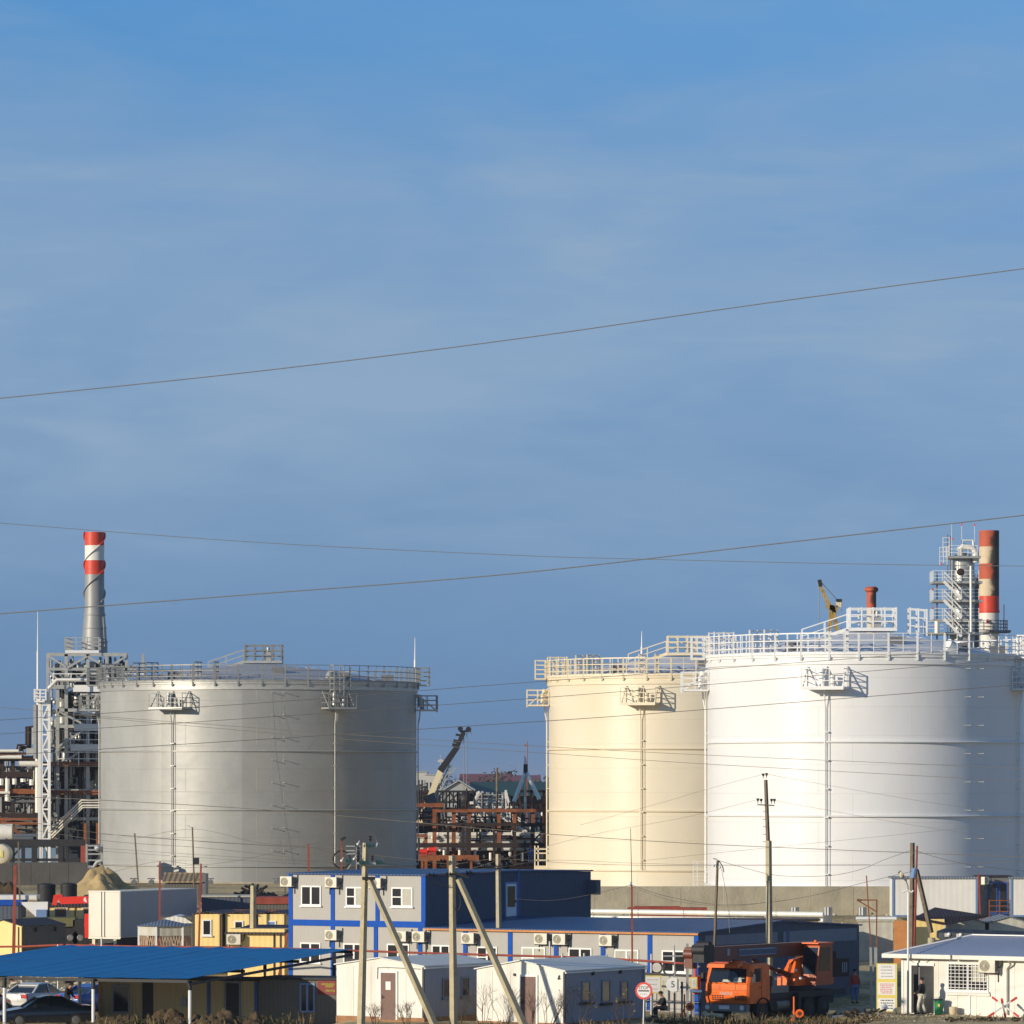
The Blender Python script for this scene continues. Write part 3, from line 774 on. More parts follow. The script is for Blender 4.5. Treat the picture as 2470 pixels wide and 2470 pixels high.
# ------------------------------------------------------------------ steel process tower with chimney (left)
D0 = 440.0
def uz(u, v, d): return W(u, v, d)
def hbeam(mb, u0, u1, v, d, w, h=None): mb.beam(W(u0, v, d), W(u1, v, d), w, h or w)
def vbeam(mb, u, v0, v1, d, w): mb.beam(W(u, v0, d), W(u, v1, d), w)
GV = 2112   # ground row at that depth

t = thing('process_tower', 'grey steel lattice process tower crowded with pipes left of grey tank', 'process tower', W(215, GV, D0))
mb = MB()
for d in (436, 446):
    for u, v0 in ((115, 1578), (160, 1578), (212, 1578), (257, 1578), (305, 1578), (345, 1580), (139, 1664)):
        if d == 446 and u == 139: continue
        vbeam(mb, u, v0, GV + 6, d, .30 if u in (160, 212, 139) else .24)
mb.build('column', M['galv'], t, world=True)
mb = MB()
for d in (436, 446):
    for v, u0, u1, w in ((1579, 113, 307, .30), (1614, 118, 330, .24), (1657, 118, 345, .34), (1713, 139, 345, .30), (1752, 139, 345, .28), (1801, 139, 345, .28), (1846, 95, 345, .24), (1907, 95, 345, .26), (1975, 95, 345, .26)):
        hbeam(mb, u0, u1, v, d, w)
for u in (115, 160, 212, 257, 305, 345, 139):
    for v in (1579, 1614, 1657, 1713, 1752, 1801, 1846, 1907):
        if u == 139 and v < 1660: continue
        mb.beam(W(u, v, 436), W(u, v, 446), .2)
mb.build('beam', M['galv'], t, world=True)
mb = MB()
for d in (435.8, 446):
    for (a, b) in (((118, 1583), (160, 1609)), ((210, 1583), (162, 1611)), ((212, 1583), (256, 1610)), ((305, 1583), (260, 1610)), ((118, 1618), (139, 1640)), ((210, 1617), (180, 1645)), ((305, 1618), (262, 1652)), ((142, 1716), (208, 1750)), ((142, 1800), (210, 1756)), ((142, 1845), (210, 1803))):
        mb.beam(W(*a, d), W(*b, d), .18)
mb.build('brace', M['galv'], t, world=True)
mb = MB()
for v, u0, u1 in ((1659, 176, 345), (1753, 178, 345), (1802, 170, 345), (1716, 195, 250)):
    a = W(u0, v, 435.2); b = W(u1, v, 445); mb.box(a.x, a.y, a.z - .35, b.x, b.y, a.z + .25)
mb.build('platform_deck', M['white_metal'], t, world=True)
mb = MB()
for v, u0, u1 in ((1657, 128, 345), (1751, 178, 345), (1800, 170, 345), (1706, 195, 245), (1846, 140, 240)):
    a = W(u0, v, 435.1); b = W(u1, v, 435.1); rail_line(mb, [a, b], 1.15, 2, 1.6, .035, .04)
mb.build('tower_rail', M['white_metal'], t, world=True)
mb = MB(); mb.tube([W(117, 1661, 434.8), W(137, 1640, 434.8), W(215, 1640, 434.8)], .16, 8); mb.build('white_pipe', M['pipe_white'], t, world=True)
# tall vessels
mb = MB()
for u, v0, v1, r in ((187, 1822, 1850, .48), (207, 1810, 1842, .5), (221, 1808, 1842, .45), (235, 1806, 1842, .5), (205, 1862, 1905, .46), (221, 1860, 1905, .48), (236, 1858, 1905, .55), (158, 1812, 1842, .34), (158, 1858, 1892, .34), (250, 1640, 1700, 1.0), (225, 1600, 1640, 1.1), (152, 1690, 1708, .5), (154, 1727, 1748, .55), (186, 1675, 1700, .35), (160, 1785, 1800, .3), (187, 1900, 1930, .4), (240, 1950, 1985, .5), (175, 1945, 1975, .35)):
    p = W(u, v1, 438.5); q = W(u, v0, 438.5)
    mb.lathe((p.x, p.y, p.z), [(.01, -.15), (r * .7, -.1), (r, .12), (r, q.z - p.z - .12), (r * .7, q.z - p.z + .1), (.01, q.z - p.z + .16)], 14)
mb.build('vessel', M['vessel'], t, world=True)
rnd = random.Random(4)
for nm, mm, cnt, rr in (('process_pipe', 'galv', 240, (.05, .12)), ('valve', 'vessel', 200, (.12, .24)), ('dark_pipe', 'steel_dark', 260, (.08, .2))):
    mb = MB()
    for i in range(cnt):
        u = rnd.uniform(122, 262); v = rnd.uniform(1665, 2005); d = rnd.uniform(436.3, 445)
        top = rnd.random() < .25
        if top: u = rnd.uniform(122, 300); v = rnd.uniform(1612, 1660)
        p = W(u, v, d); r = rnd.uniform(*rr)
        if nm == 'valve':
            mb.ball(p, r, 8, 6, (1, 1, rnd.uniform(.8, 1.8)))
            if rnd.random() < .5: mb.cyl(p, p + Vector((0, 0, rnd.uniform(.4, .9))), r * .3, r * .3, 6)
        else:
            k = rnd.choice('xzzy'); L_ = rnd.uniform(.8, 3.2)
            if top: L_ = min(L_, 1.1)
            q = p + Vector({'x': (L_, 0, 0), 'z': (0, 0, L_), 'y': (0, min(L_, 445.5 - d + .2), 0)}[k])
            if k == 'x' and rnd.random() < .6: mb.tube([p, q, q + Vector((0, 0, rnd.choice((-1, 1)) * rnd.uniform(.4, 1.2)))], r, 7)
            else: mb.cyl(p, q, r, r, 7)
    mb.build(nm, M[mm], t, world=True)['kind'] = 'stuff'
mb = MB(); mb.box(PX(142, 447), 446.6, 3.5, PX(345, 447), 452, PZ(1714, 447)); mb.box(PX(165, 447), 439, PZ(1736, 447), PX(345, 447), 446.5, PZ(1716, 447)); mb.box(PX(178, 447), 440, 3.5, PZ(1, 1) * 0 + PX(206, 447), 446.4, PZ(1740, 447)); mb.box(PX(150, 447), 438, PZ(1797, 447), PX(345, 447), 446.3, PZ(1786, 447)); mb.box(PX(150, 447), 438.4, PZ(1858, 447), PX(345, 447), 446.2, PZ(1845, 447)); mb.box(PX(182, 447), 441.5, PZ(1700, 447), PX(345, 447), 446, PZ(1668, 447)); mb.build('shade_backing', M['tarp_navy'], t, world=True)  # added dark boxes painting the deep shadow between the tower's pipes
mb = MB()
for v in (1842, 1911):
    hbeam(mb, 80, 345, v - 2, 435.4, .16); hbeam(mb, 95, 345, v + 4, 435.4, .12)
for u in (205, 236): vbeam(mb, u, 1985, GV, 435, .3)
mb.beam(W(200, 1925, 435.5), W(118, 2012, 435.5), .2); mb.beam(W(205, 1935, 435.5), W(126, 2024, 435.5), .16)
mb.build('rusty_beam', M['rust'], t, world=True)
mb = MB()
for k, dv in enumerate((0, 6, 13, 18)):
    mb.tube([W(120 + k * 2, 2003 + dv, 434.6), W(197 + k, 1930 + dv, 434.6), W(246, 1930 + dv, 434.6)], .09 if k in (0, 2) else .06, 6)
mb.build('stair_rail', M['pipe_white'], t, world=True)

# chimney on top of the tower
t = thing('chimney', 'grey steel chimney with red and white top and spiral strakes', 'chimney', W(228, 1575, 441))
def cz(v): return PZ(v, 441) - PZ(1575, 441)
SCL = 441 / F
for nm, mm, prof in (('stack_base', 'chim_grey', [(31.5, 1575), (31, 1555), (27.6, 1515), (25.2, 1483), (23.6, 1460), (23.4, 1386)]), ('lower_red_band', 'chim_red', [(23.4, 1386), (23.4, 1352)]), ('white_band', 'chim_white', [(23.4, 1352), (23.4, 1316)]), ('top_red_band', 'chim_red', [(23.4, 1316), (23.4, 1284), (21.5, 1284), (21.5, 1300)])):
    mb = MB(); mb.lathe((0, 0, 0), [(r * SCL, cz(v)) for r, v in prof], 40); mb.build(nm, M[mm], t)
mb = MB()
for v, r in ((1483, 25.6), (1515, 28.2), (1548, 31)): mb.ringbar((0, 0), r * SCL, cz(v), .10, .12, 40)
mb.build('flange', M['chim_grey'], t)
for k, ph in enumerate((205, 25)):
    for mm, va, vb in (('chim_red', 1284, 1316), ('chim_white', 1316, 1352), ('chim_red', 1352, 1386), ('chim_grey', 1386, 1455)):
        mb = MB(); n = max(4, int((vb - va) / 3)); secs = []
        for i in range(n + 1):
            v = va + (vb - va) * i / n
            a = R_(ph) - 2 * math.pi * (v - 1284) / 140.0
            if v > 1452: continue
            e = []
            for rr, dz in ((23.2, -1.0), (27.2, -1.0), (27.2, 1.0), (23.2, 1.0)):
                e.append((rr * SCL * math.cos(a), rr * SCL * math.sin(a), cz(v) + dz * SCL))
            secs.append(e)
        mb.loft(secs); mb.build('strake', M[mm], t)
mb = MB(); mb.beam((.95, -.75, cz(1560)), (.80, -.65, cz(1488)), .07); mb.beam((1.05, -.55, cz(1560)), (.92, -.5, cz(1488)), .07); mb.build('stack_ladder', M['galv'], t)
mb = MB(); a = W(157, 1577, 438); b = W(254, 1572, 445); a -= W(228, 1575, 441); b -= W(228, 1575, 441)
mb.box(a.x, a.y, -.12, b.x, b.y, .16); mb.build('base_platform', M['white_metal'], t)
mb = MB(); rail_line(mb, [(a.x, b.y, .16), (a.x, a.y, .16), (b.x, a.y, .16), (b.x, b.y, .16)], 1.1, 3, .9, .035, .04); mb.build('base_rail', M['galv'], t)

# white lattice stair tower
t = thing('lattice_tower', 'white lattice stair tower with small railed platform at its top', 'lattice tower', W(104, GV, 431))
mb = MB()
for d in (430, 433):
    for u in (94, 98, 101, 119): vbeam(mb, u, 1690, GV, d, .15 if u != 119 else .24)
    v = 1700; s = 0
    while v < 2030:
        hbeam(mb, 94, 119, v, d, .14)
        mb.beam(W(101 if s else 118, v, d), W(118 if s else 101, v + 36, d), .13); v += 36; s ^= 1
mb.build('lattice_frame', M['white_metal'], t, world=True)
mb = MB(); a = W(83, 1694, 429.5); b = W(118, 1690, 433.5); mb.box(a.x, a.y, a.z, b.x, b.y, b.z + .08); mb.box(PX(112, 430), 429.6, PZ(1690, 430), PX(120, 430), 430, PZ(1668, 430)); mb.build('top_platform', M['white_metal'], t, world=True)
mb = MB(); z = PZ(1690, 431)
rail_line(mb, [(a.x, b.y, z), (a.x, a.y, z), (PX(112, 430), a.y, z)], .9, 3, .42, .05, .06); mb.build('platform_rail', M['white_metal'], t, world=True)
mb = MB(); mb.box(PX(83, 432), 431, PZ(1830, 432), PX(90, 432), 433, PZ(1700, 432)); mb.build('cable_duct', M['galv'], t, world=True)

# pipe rack at the far left edge
t = thing('pipe_rack', 'dark rusty pipe rack with white pipes at the left edge', 'pipe rack', W(30, GV, 436))
mb = MB()
for d in (434, 442):
    for u in (-30, 5, 31, 83): vbeam(mb, u, 1815, GV, d, .32)
    for v in (1830, 1868, 1912, 1968, 2032): hbeam(mb, -45, 92, v, d, .35, .45)
    mb.beam(W(28, 1830, d), W(40, 1812, d), .2); mb.beam(W(33, 1812, d), W(42, 1830, d), .2)
mb.build('rack_frame', M['rust_dark'], t, world=True)
mb = MB()
for v in (1818, 1906, 1912, 1976, 1986): hbeam(mb, -45, 92, v, 433.4, .22)
mb.beam(W(0, 1975, 433.5), W(60, 2020, 433.5), .3)
mb.build('rust_beam', M['rust'], t, world=True)
mb = MB()
for u0, u1, v, r in ((-45, 45, 1811, .13), (-45, 52, 1826, .16), (47, 92, 1842, .24), (-45, 24, 1912, .12), (-45, 92, 2015, .14), (-45, 80, 2022, .14)):
    mb.cyl(W(u0, v, 432.9), W(u1, v, 432.9), r, r, 10)
for u, v0, v1, r in ((18, 1878, 1932, .2), (35, 1878, 1892, .2), (3, 1878, 1894, .2), (76, 1880, 1894, .2), (56, 1878, 1886, .25), (16, 1908, 1930, .16), (89, 1800, 1960, .16)):
    mb.cyl(W(u, v0, 433.2), W(u, v1, 433.2), r, r, 10)
mb.build('white_pipe', M['pipe_white'], t, world=True)
mb = MB()
mb.tube([W(40, 1812, 433), W(43, 1797, 433), W(63, 1796, 433), W(63, 1754, 433), W(88, 1752, 433)], .10, 8); mb.tube([W(50, 1812, 433.5), W(50, 1803, 433.5), W(70, 1802, 433.5), W(70, 1755, 433.5)], .22, 8)
mb.build('brown_pipe', M['rust_dark'], t, world=True)
mb = MB(); mb.box(PX(-45, 440), 438, PZ(1902, 440), PX(83, 440), 446, PZ(1850, 440)); mb.build('dark_cooler', M['steel_dark'], t, world=True)
mb = MB()
for i in range(240):
    u = rnd.uniform(-40, 85); v = rnd.uniform(1850, 2010); d = rnd.uniform(433.5, 440); p = W(u, v, d)
    if rnd.random() < .5: mb.cyl(p, p + Vector((rnd.uniform(.5, 2.5), 0, 0)), .1, .1, 6)
    else: mb.cyl(p, p + Vector((0, 0, rnd.uniform(.5, 2))), .1, .1, 6)
mb.build('small_pipe', M['galv_dark'], t, world=True)['kind'] = 'stuff'
mb = MB(); mb.box(PX(78, 433), 432.5, PZ(1795, 433), PX(88, 433), 433.5, PZ(1755, 433)); p = W(75, 1813, 432.6); mb.box(p.x - .4, 432.4, p.z - .3, p.x + .9, 432.9, p.z + .3); mb.build('control_box', M['galv'], t, world=True)

t = thing('horizontal_vessel', 'white horizontal pressure vessel low at the left edge', 'vessel', W(0, 2028, 431))
p = W(-30, 2008, 431); q = W(18, 2008, 431)
mb = MB(); mb.tube([p, q, q + Vector((.28, 0, 0)), q + Vector((.45, 0, 0))], .75, 20); mb.build('drum', M['pipe_white'], t, world=True)
mb = MB(); mb.box(q.x - .5, 430.4, q.z - 1.6, q.x - .1, 431.6, q.z - .3); mb.build('saddle', M['galv'], t, world=True)

# blue-clad building behind dark columns, and dark wall
t = thing('clad_building', 'long blue clad shed seen between dark steel columns', 'building', W(90, GV, 450))
mb = MB(); mb.box(PX(-60, 449), 449, 3.4, PX(262, 449), 458, PZ(2036, 449)); mb.build('wall', M['blue_shade'], t, world=True)
mb = MB(); mb.box(PX(-60, 448), 448.2, PZ(2036, 449), PX(262, 449), 458.4, PZ(2026, 449)); mb.build('roof', M['steel_dark'], t, world=True)
t = thing('column_gantry', 'row of dark steel columns before the blue shed', 'steel frame', W(90, GV, 430))
mb = MB()
for u, w in ((28, .35), (56, .3), (83, .45), (117, .22), (147, .45), (162, .22)): vbeam(mb, u, 2030, 2120, 430, w)
mb.build('column', M['steel_dark'], t, world=True)
mb = MB(); hbeam(mb, -60, 205, 2033, 430, .5, .6); hbeam(mb, -60, 205, 2074, 430, .25); mb.beam(W(30, 2068, 430), W(56, 2036, 430), .16); mb.build('beam', M['steel_dark'], t, world=True)
mb = MB(); vbeam(mb, 202, 2040, 2080, 428, .5); mb.build('red_column', M['rust_red'], t, world=True)
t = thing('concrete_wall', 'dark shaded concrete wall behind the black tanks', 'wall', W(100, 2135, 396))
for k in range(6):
    a = -60 + k * 45; mb = MB(); mb.box(PX(a, 396) + .01, 396, 3.2, PX(a + 45, 396) - .01, 396.4, PZ(2080, 396)); mb.build('wall_panel', M['concrete_shaded'], t, world=True)
t = thing('storage_drum', 'white round ended drum with yellowish emblem at left edge', 'drum', W(0, 2084, 385))
c = W(0, 2060, 385); mb = MB(); mb.lathe((0, 0, 0), [(.01, 0), (.55, .02), (.74, .12), (.78, .3), (.78, 2.0)], 28)
mb.v = [Vector((v.x, v.z, v.y)) + c for v in mb.v]; mb.build('drum_body', M['cream_metal'], t, world=True)
mb = MB(); mb.box(c.x - .25, c.y - .04, c.z - .25, c.x - .1, c.y + .2, c.z + .25); mb.box(c.x + .1, c.y - .04, c.z - .25, c.x + .25, c.y + .2, c.z + .25); mb.box(c.x - .1, c.y - .04, c.z - .25, c.x + .1, c.y + .2, c.z - .12); mb.build('emblem', M['sign_yellow'], t, world=True)
t = thing('valve_cabinet', 'grey pump cabinet with piping at grey tank left foot', 'cabinet', W(225, 2095, 400))
mb = MB()
for u in (209, 246): vbeam(mb, u, 2036, 2100, 400, .16)
for v in (2040, 2050, 2060, 2075): hbeam(mb, 209, 246, v, 400, .12)
mb.tube([W(213, 2092, 399.6), W(226, 2092, 399.6), W(234, 2080, 399.6), W(246, 2076, 399.6)], .16, 8); mb.ball(W(236, 2046, 399.5), .3, 10, 8)
mb.build('cabinet_frame', M['galv'], t, world=True)
mb = MB(); mb.box(PX(212, 401), 400.4, PZ(2074, 401), PX(238, 401), 401.5, PZ(2036, 401)); mb.build('cabinet_back', M['steel_dark'], t, world=True)

# ------------------------------------------------------------------ between the tanks
def g(x, y): return (980 + .1863 * x, 1740 + .1863 * y)
def G(x, y, d): return W(*g(x, y), d)
t = thing('steel_rack', 'rust brown steel frame rack loaded with white pipes between tanks', 'pipe rack', W(1160, 2107, 452))
mb = MB()
for x, y0, y1, w in ((365, 1090, 2000, .34), (615, 1140, 2000, .36), (815, 1140, 2000, .34), (1200, 1120, 2000, .34), (1400, 1140, 2000, .32), (1640, 1140, 2000, .32), (255, 1460, 2000, .28), (1785, 1100, 2000, .3)):
    mb.beam(G(x, y0, 450), G(x, y1, 450), w)
for x0, x1, y, w in ((60, 480, 1085, .36), (380, 840, 1160, .26), (800, 1800, 1155, .30), (100, 270, 1480, .28), (600, 790, 1600, .2)):
    mb.beam(G(x0, y, 449.6), G(x1, y, 449.6), w)
mb.build('rust_frame', M['rust'], t, world=True)
mb = MB()
for x, w in ((540, .22), (735, .26), (805, .45), (1135, .22), (1405, .24), (1640, .34)): mb.beam(G(x, 1340, 448.6), G(x, 2000, 448.6), w)
for y, w in ((1335, .26), (1605, .42)): mb.beam(G(60, y, 448.6), G(1800, y, 448.6), w)
mb.beam(G(1660, 1530, 448.4), G(1790, 1400, 448.4), .14); mb.beam(G(1660, 1530, 448.4), G(1780, 1600, 448.4), .14)
mb.build('dark_frame', M['rust_dark'], t, world=True)
mb = MB()
for y, r in ((1445, .07), (1472, .15), (1530, .10), (1562, .15), (1655, .14), (1500, .06), (1545, .05)):
    p = G(60, y, 452); q = G(1800, y, 452)
    if y == 1445: p = G(280, y, 452)
    mb.cyl(p, q, r, r, 10)
for x, y0, y1 in ((490, 1660, 1750), (690, 1660, 1750), (745, 1680, 1760), (888, 1660, 1760), (1090, 1700, 1800), (1500, 1700, 1810), (1600, 1720, 1820)): mb.cyl(G(x, y0, 449), G(x, y1, 449), .13, .13, 8)
mb.build('white_pipe', M['pipe_white'], t, world=True)
mb = MB()
for i in range(320):
    x = rnd.uniform(120, 1780); y = rnd.uniform(1110, 1900); p = G(x, y, rnd.uniform(451, 457)); k = rnd.random()
    if k < .5: mb.cyl(p, p + Vector((rnd.uniform(.5, 3), 0, 0)), .08, .08, 6)
    else: mb.cyl(p, p + Vector((0, 0, rnd.uniform(.5, 2))), .08, .08, 6)
mb.build('small_pipe', M['rust_dark'], t, world=True)['kind'] = 'stuff'
mb = MB()
for i in range(70):
    x = rnd.uniform(120, 1780); y = rnd.uniform(1200, 1900); p = G(x, y, rnd.uniform(450.5, 455)); mb.ball(p, rnd.uniform(.1, .22), 7, 5, (1, 1, rnd.uniform(.7, 1.6)))
mb.build('fitting', M['pipe_white'], t, world=True)['kind'] = 'stuff'
mb = MB(); mb.beam(G(150, 1768, 447), G(940, 1768, 447), .34, .5); mb.beam(G(1340, 1890, 447), G(1650, 1890, 447), .3)
for x in (205, 540, 840): mb.beam(G(x, 1780, 447), G(x, 1960, 447), .22)
mb.build('orange_beam', M['rust'], t, world=True)
mb = MB(); mb.box(PX(1004, 460), 459, 3.4, PX(1325, 460), 462, PZ(1985, 460)); mb.build('rear_screen', M['rust_dark'], t, world=True)

t = thing('upper_frame', 'dark bolted truss frame behind the rust pipe rack', 'steel frame', W(1100, 2107, 478))
mb = MB()
for x in (520, 680, 470, 860, 840): mb.beam(G(x, 905, 478), G(x, 2000, 478), .18)
for y in (908, 1045): mb.beam(G(400, y, 478), G(900, y, 478), .20)
for a, b in (((480, 1045), (570, 920)), ((570, 920), (640, 1045)), ((560, 1045), (680, 920)), ((680, 920), (760, 1045))): mb.beam(G(*a, 478), G(*b, 478), .15)
mb.ball(G(770, 1010, 478), .75, 12, 8); mb.ball(G(770, 1060, 478), .6, 12, 8)
mb.build('truss', M['steel_dark'], t, world=True)
t = thing('upper_frame', 'rust red box frame right behind tripod mast feet', 'steel frame', W(1290, 2107, 474))
mb = MB()
for x in (1460, 1620, 1780): mb.beam(G(x, 895, 474), G(x, 2000, 474), .24)
for y in (905, 1085): mb.beam(G(1430, y, 474), G(1800, y, 474), .24)
mb.build('box_frame', M['rust'], t, world=True)
mb = MB(); mb.box(*(G(1350, 1160, 476)), PX(1325, 476), 478, PZ(1920, 476)); mb.build('dark_infill', M['steel_dark'], t, world=True)

t = thing('stair_tower', 'white steel stair tower with zigzag flights in rust rack', 'stair tower', W(1180, 2107, 456))
mb = MB()
for x, y in ((880, 1170), (960, 1190), (1130, 1100), (1285, 890), (1280, 1180), (1420, 1230)): mb.beam(G(x, y, 454), G(x, 1480, 454), .16)
mb.beam(G(870, 1040, 455), G(945, 905, 455), .2); mb.beam(G(890, 1040, 455), G(960, 925, 455), .12); mb.beam(G(1285, 890, 455), G(1335, 1090, 455), .2); mb.beam(G(1250, 960, 455), G(1290, 1090, 455), .2)
mb.beam(G(820, 1055, 454), G(920, 1055, 454), .25); mb.beam(G(840, 1110, 455), G(1450, 1110, 455), .4, .2)
mb.build('stair_frame', M['pipe_white'], t, world=True)
mb = MB()
for x0, y0, x1, y1 in ((900, 1170, 1130, 1410), (850, 1180, 960, 1290), (990, 1170, 1140, 1310), (960, 1170, 1100, 1300), (1230, 1210, 1390, 1330), (1300, 1190, 1560, 1430), (1330, 1180, 1620, 1400), (1420, 1230, 1630, 1380), (1410, 1350, 1560, 1460), (980, 1330, 1110, 1450), (1650, 1380, 1790, 1480)):
    mb.beam(G(x0, y0, 453.2), G(x1, y1, 453.2), .17); mb.beam(G(x0, y0 + 28, 453.8), G(x1, y1 + 28, 453.8), .12)
mb.build('stair_flight', M['pipe_white'], t, world=True)
mb = MB()
for i in range(5):
    for j in range(6):
        p = G(930 + 65 * j + rnd.uniform(-15, 15), 930 + 38 * i + rnd.uniform(-10, 10), 456 + rnd.uniform(0, 2)); mb.ball(p, rnd.uniform(.08, .17), 7, 5)
for y in (950, 1000, 1045): mb.beam(G(920, y, 456), G(1290, y, 456), .08)
for x in (975, 1070, 1120, 1175, 1240): mb.beam(G(x, 920, 456), G(x, 1110, 456), .09)
mb.build('piping', M['galv'], t, world=True)['kind'] = 'stuff'

t = thing('mobile_crane', 'telescopic mobile crane with cream and black boom raised between tanks', 'crane', W(1000, 2107, 490))
def boom(mb, a, b, w, w2=None, d=490): mb.beam(G(*a, d), G(*b, d), w, w * 1.1, w2)
mb = MB(); boom(mb, (100, 1480), (455, 615), .52); mb.build('boom_base', M['crane_cream'], t, world=True)
mb = MB(); boom(mb, (440, 645), (668, 320), .62, .5); boom(mb, (650, 345), (745, 140), .40); boom(mb, (610, 250), (690, 270), .3); boom(mb, (595, 300), (680, 320), .3); boom(mb, (640, 170), (735, 190), .2); mb.build('boom_extension', M['steel_dark'], t, world=True)
mb = MB(); mb.cyl(G(700, 95, 489.7), G(700, 95, 490.3), .26, .26, 16); mb.cyl(G(805, 105, 489.7), G(805, 105, 490.3), .28, .28, 16); mb.beam(G(690, 110, 490), G(750, 150, 490), .3); mb.beam(G(730, 140, 490), G(810, 110, 490), .22); mb.build('boom_head', M['steel_dark'], t, world=True)
mb = MB()
for x, y in ((745, 905), (785, 930), (836, 190)): mb.cyl(G(x, 130, 490), G(x, y, 490), .035, .035, 6)
mb.build('hoist_rope', M['wire'], t, world=True)
mb = MB()
for a, b in (((200, 1470), (350, 1130)), ((350, 1010), (560, 560)), ((390, 1020), (590, 570)), ((470, 770), (640, 600))): boom(mb, a, b, .12)
for i in range(10):
    f = i / 10; a = (350 + 210 * f, 1010 - 450 * f); b = (390 + 200 * (f + .08), 1020 - 450 * (f + .08)); boom(mb, a, b, .08)
mb.build('lattice_jib', M['galv'], t, world=True)
mb = MB(); boom(mb, (240, 1040), (380, 980), .9); boom(mb, (230, 1290), (330, 1120), 1.1); mb.build('boom_cradle', M['car_navy'], t, world=True)
mb = MB(); p = G(60, 1700, 490); mb.box(p.x - 4, 488, 4.4, p.x + 3.6, 492, 6.3); mb.build('carrier', M['crane_cream'], t, world=True)
mb = MB()
for k in range(4): mb.cyl((p.x - 3.2 + 1.9 * k, 487.8, 4.05), (p.x - 3.2 + 1.9 * k, 488.5, 4.05), .55, .55, 16)
mb.build('wheel', M['black'], t, world=True)

t = thing('tripod_mast', 'white tripod mast with dark insulator head beside cream tank', 'mast', W(1266, 2107, 468))
for a, b in (((1545, 650), (1395, 1040)), ((1540, 650), (1540, 1950)), ((1550, 650), (1725, 1010))):
    mb = MB(); mb.beam(G(*a, 468), G(*b, 468 + (2 if a[0] == 1540 else -1)), .24, .24, .3); mb.build('leg', M['pipe_white'], t, world=True)
mb = MB(); mb.cyl(G(1545, 680, 468), G(1545, 555, 468), .22, .2, 12); mb.build('insulator', M['steel_dark'], t, world=True)
mb = MB(); mb.cyl(G(1542, 560, 468), G(1540, 480, 468), .16, .10, 10); mb.cyl(G(1540, 485, 468), G(1536, 440, 468), .09, .03, 8); mb.build('spike', M['white_metal'], t, world=True)
t = thing('antenna_mast', 'faint slim antenna mast with cross arms behind tripod', 'mast', W(1272, 2107, 620))
mb = MB(); p = G(1568, 260, 620); mb.cyl((p.x, 620, 3.5), (p.x, 620, p.z), .09, .05, 6); q = G(1553, 310, 620)
mb.beam(G(1520, 312, 620), G(1585, 312, 620), .12); mb.beam(G(1535, 290, 620), G(1575, 335, 620), .1); mb.build('mast', M['rust_red'], t, world=True)
t = thing('antenna_mast', 'faint thin cross topped mast left of crane boom', 'mast', W(1063, 2107, 700))
mb = MB(); p = G(445, 430, 700); mb.cyl((p.x, 700, 3.5), (p.x, 700, p.z), .09, .04, 6); mb.beam(G(405, 515, 700), G(485, 515, 700), .2); mb.beam(G(420, 530, 700), G(450, 470, 700), .12); mb.beam(G(470, 530, 700), G(445, 470, 700), .12); mb.build('mast', M['far_white'], t, world=True)
t = thing('utility_pole', 'distant dark utility pole before the green roofed hall', 'pole', W(1199, 2100, 600))
mb = MB(); p = G(1175, 600, 600); mb.cyl((p.x, 600, 3.5), (p.x, 600, p.z), .16, .13, 8); mb.build('pole', M['wood'], t, world=True)
mb = MB(); mb.beam(G(1160, 615, 600), G(1190, 615, 600), .14); mb.build('crossarm', M['wood'], t, world=True)

# people and gear in the rack
def bld(label, cat, u0, u1, v0, d, dep, mw, mr, roof=None, name='building', pitch=0, wins=0, group=None):
    x0, x1 = PX(u0, d), PX(u1, d); z = PZ(v0, d)
    t = thing(name, label, cat, ((x0 + x1) / 2, d, 3.5), group=group)
    w = (x1 - x0) / 2
    zt = z - 3.5 - pitch
    mb = MB(); mb.box(-w, 0, -.3, w, dep, zt)
    if pitch: mb.prism([(-w, 0, zt), (w, 0, zt), (0, 0, zt + pitch * .97)] if roof == 'front' else [(-w, 0, zt), (-w, dep, zt), (-w, dep / 2, zt + pitch * .97)], (0, dep, 0) if roof == 'front' else (2 * w, 0, 0))
    mb.build('wall', M[mw], t)
    mb = MB()
    if roof == 'front':
        for s in (-1, 1): mb.hexa([(s * (w + .4), -.4, zt - .1), (0, -.4, zt + pitch), (0, dep + .4, zt + pitch), (s * (w + .4), dep + .4, zt - .1)], [(s * (w + .4), -.4, zt + .1), (0, -.4, zt + pitch + .2), (0, dep + .4, zt + pitch + .2), (s * (w + .4), dep + .4, zt + .1)])
    elif pitch:
        for s, yy in ((0, -.5), (1, dep + .5)): mb.hexa([(-w - .4, yy, zt - .1), (w + .4, yy, zt - .1), (w + .4, dep / 2, zt + pitch), (-w - .4, dep / 2, zt + pitch)], [(-w - .4, yy, zt + .1), (w + .4, yy, zt + .1), (w + .4, dep / 2, zt + pitch + .2), (-w - .4, dep / 2, zt + pitch + .2)])
    else: mb.box(-w - .3, -.3, zt, w + .3, dep + .3, zt + .3)
    mb.build('roof', M[mr], t)
    for i in range(wins):
        x = -w + (i + .5) * 2 * w / wins; ww = w / wins * .45
        mb = MB(); mb.box(x - ww, -.08, zt * .45, x + ww, -.02, zt * .8); mb.build('window', M['far_white'] if mw == 'far_pink' else M['glass'], t)
    return t
bld('distant long brick school building with dark red roof', 'building', 1111, 1232, 1868, 1500, 20, 'far_pink', 'far_roof', 'side', pitch=2.6, wins=8)
bld('distant lower brick block right of the red roofed one', 'building', 1228, 1302, 1871, 1700, 20, 'far_pink', 'far_roof', 'side', pitch=1.8, wins=6)
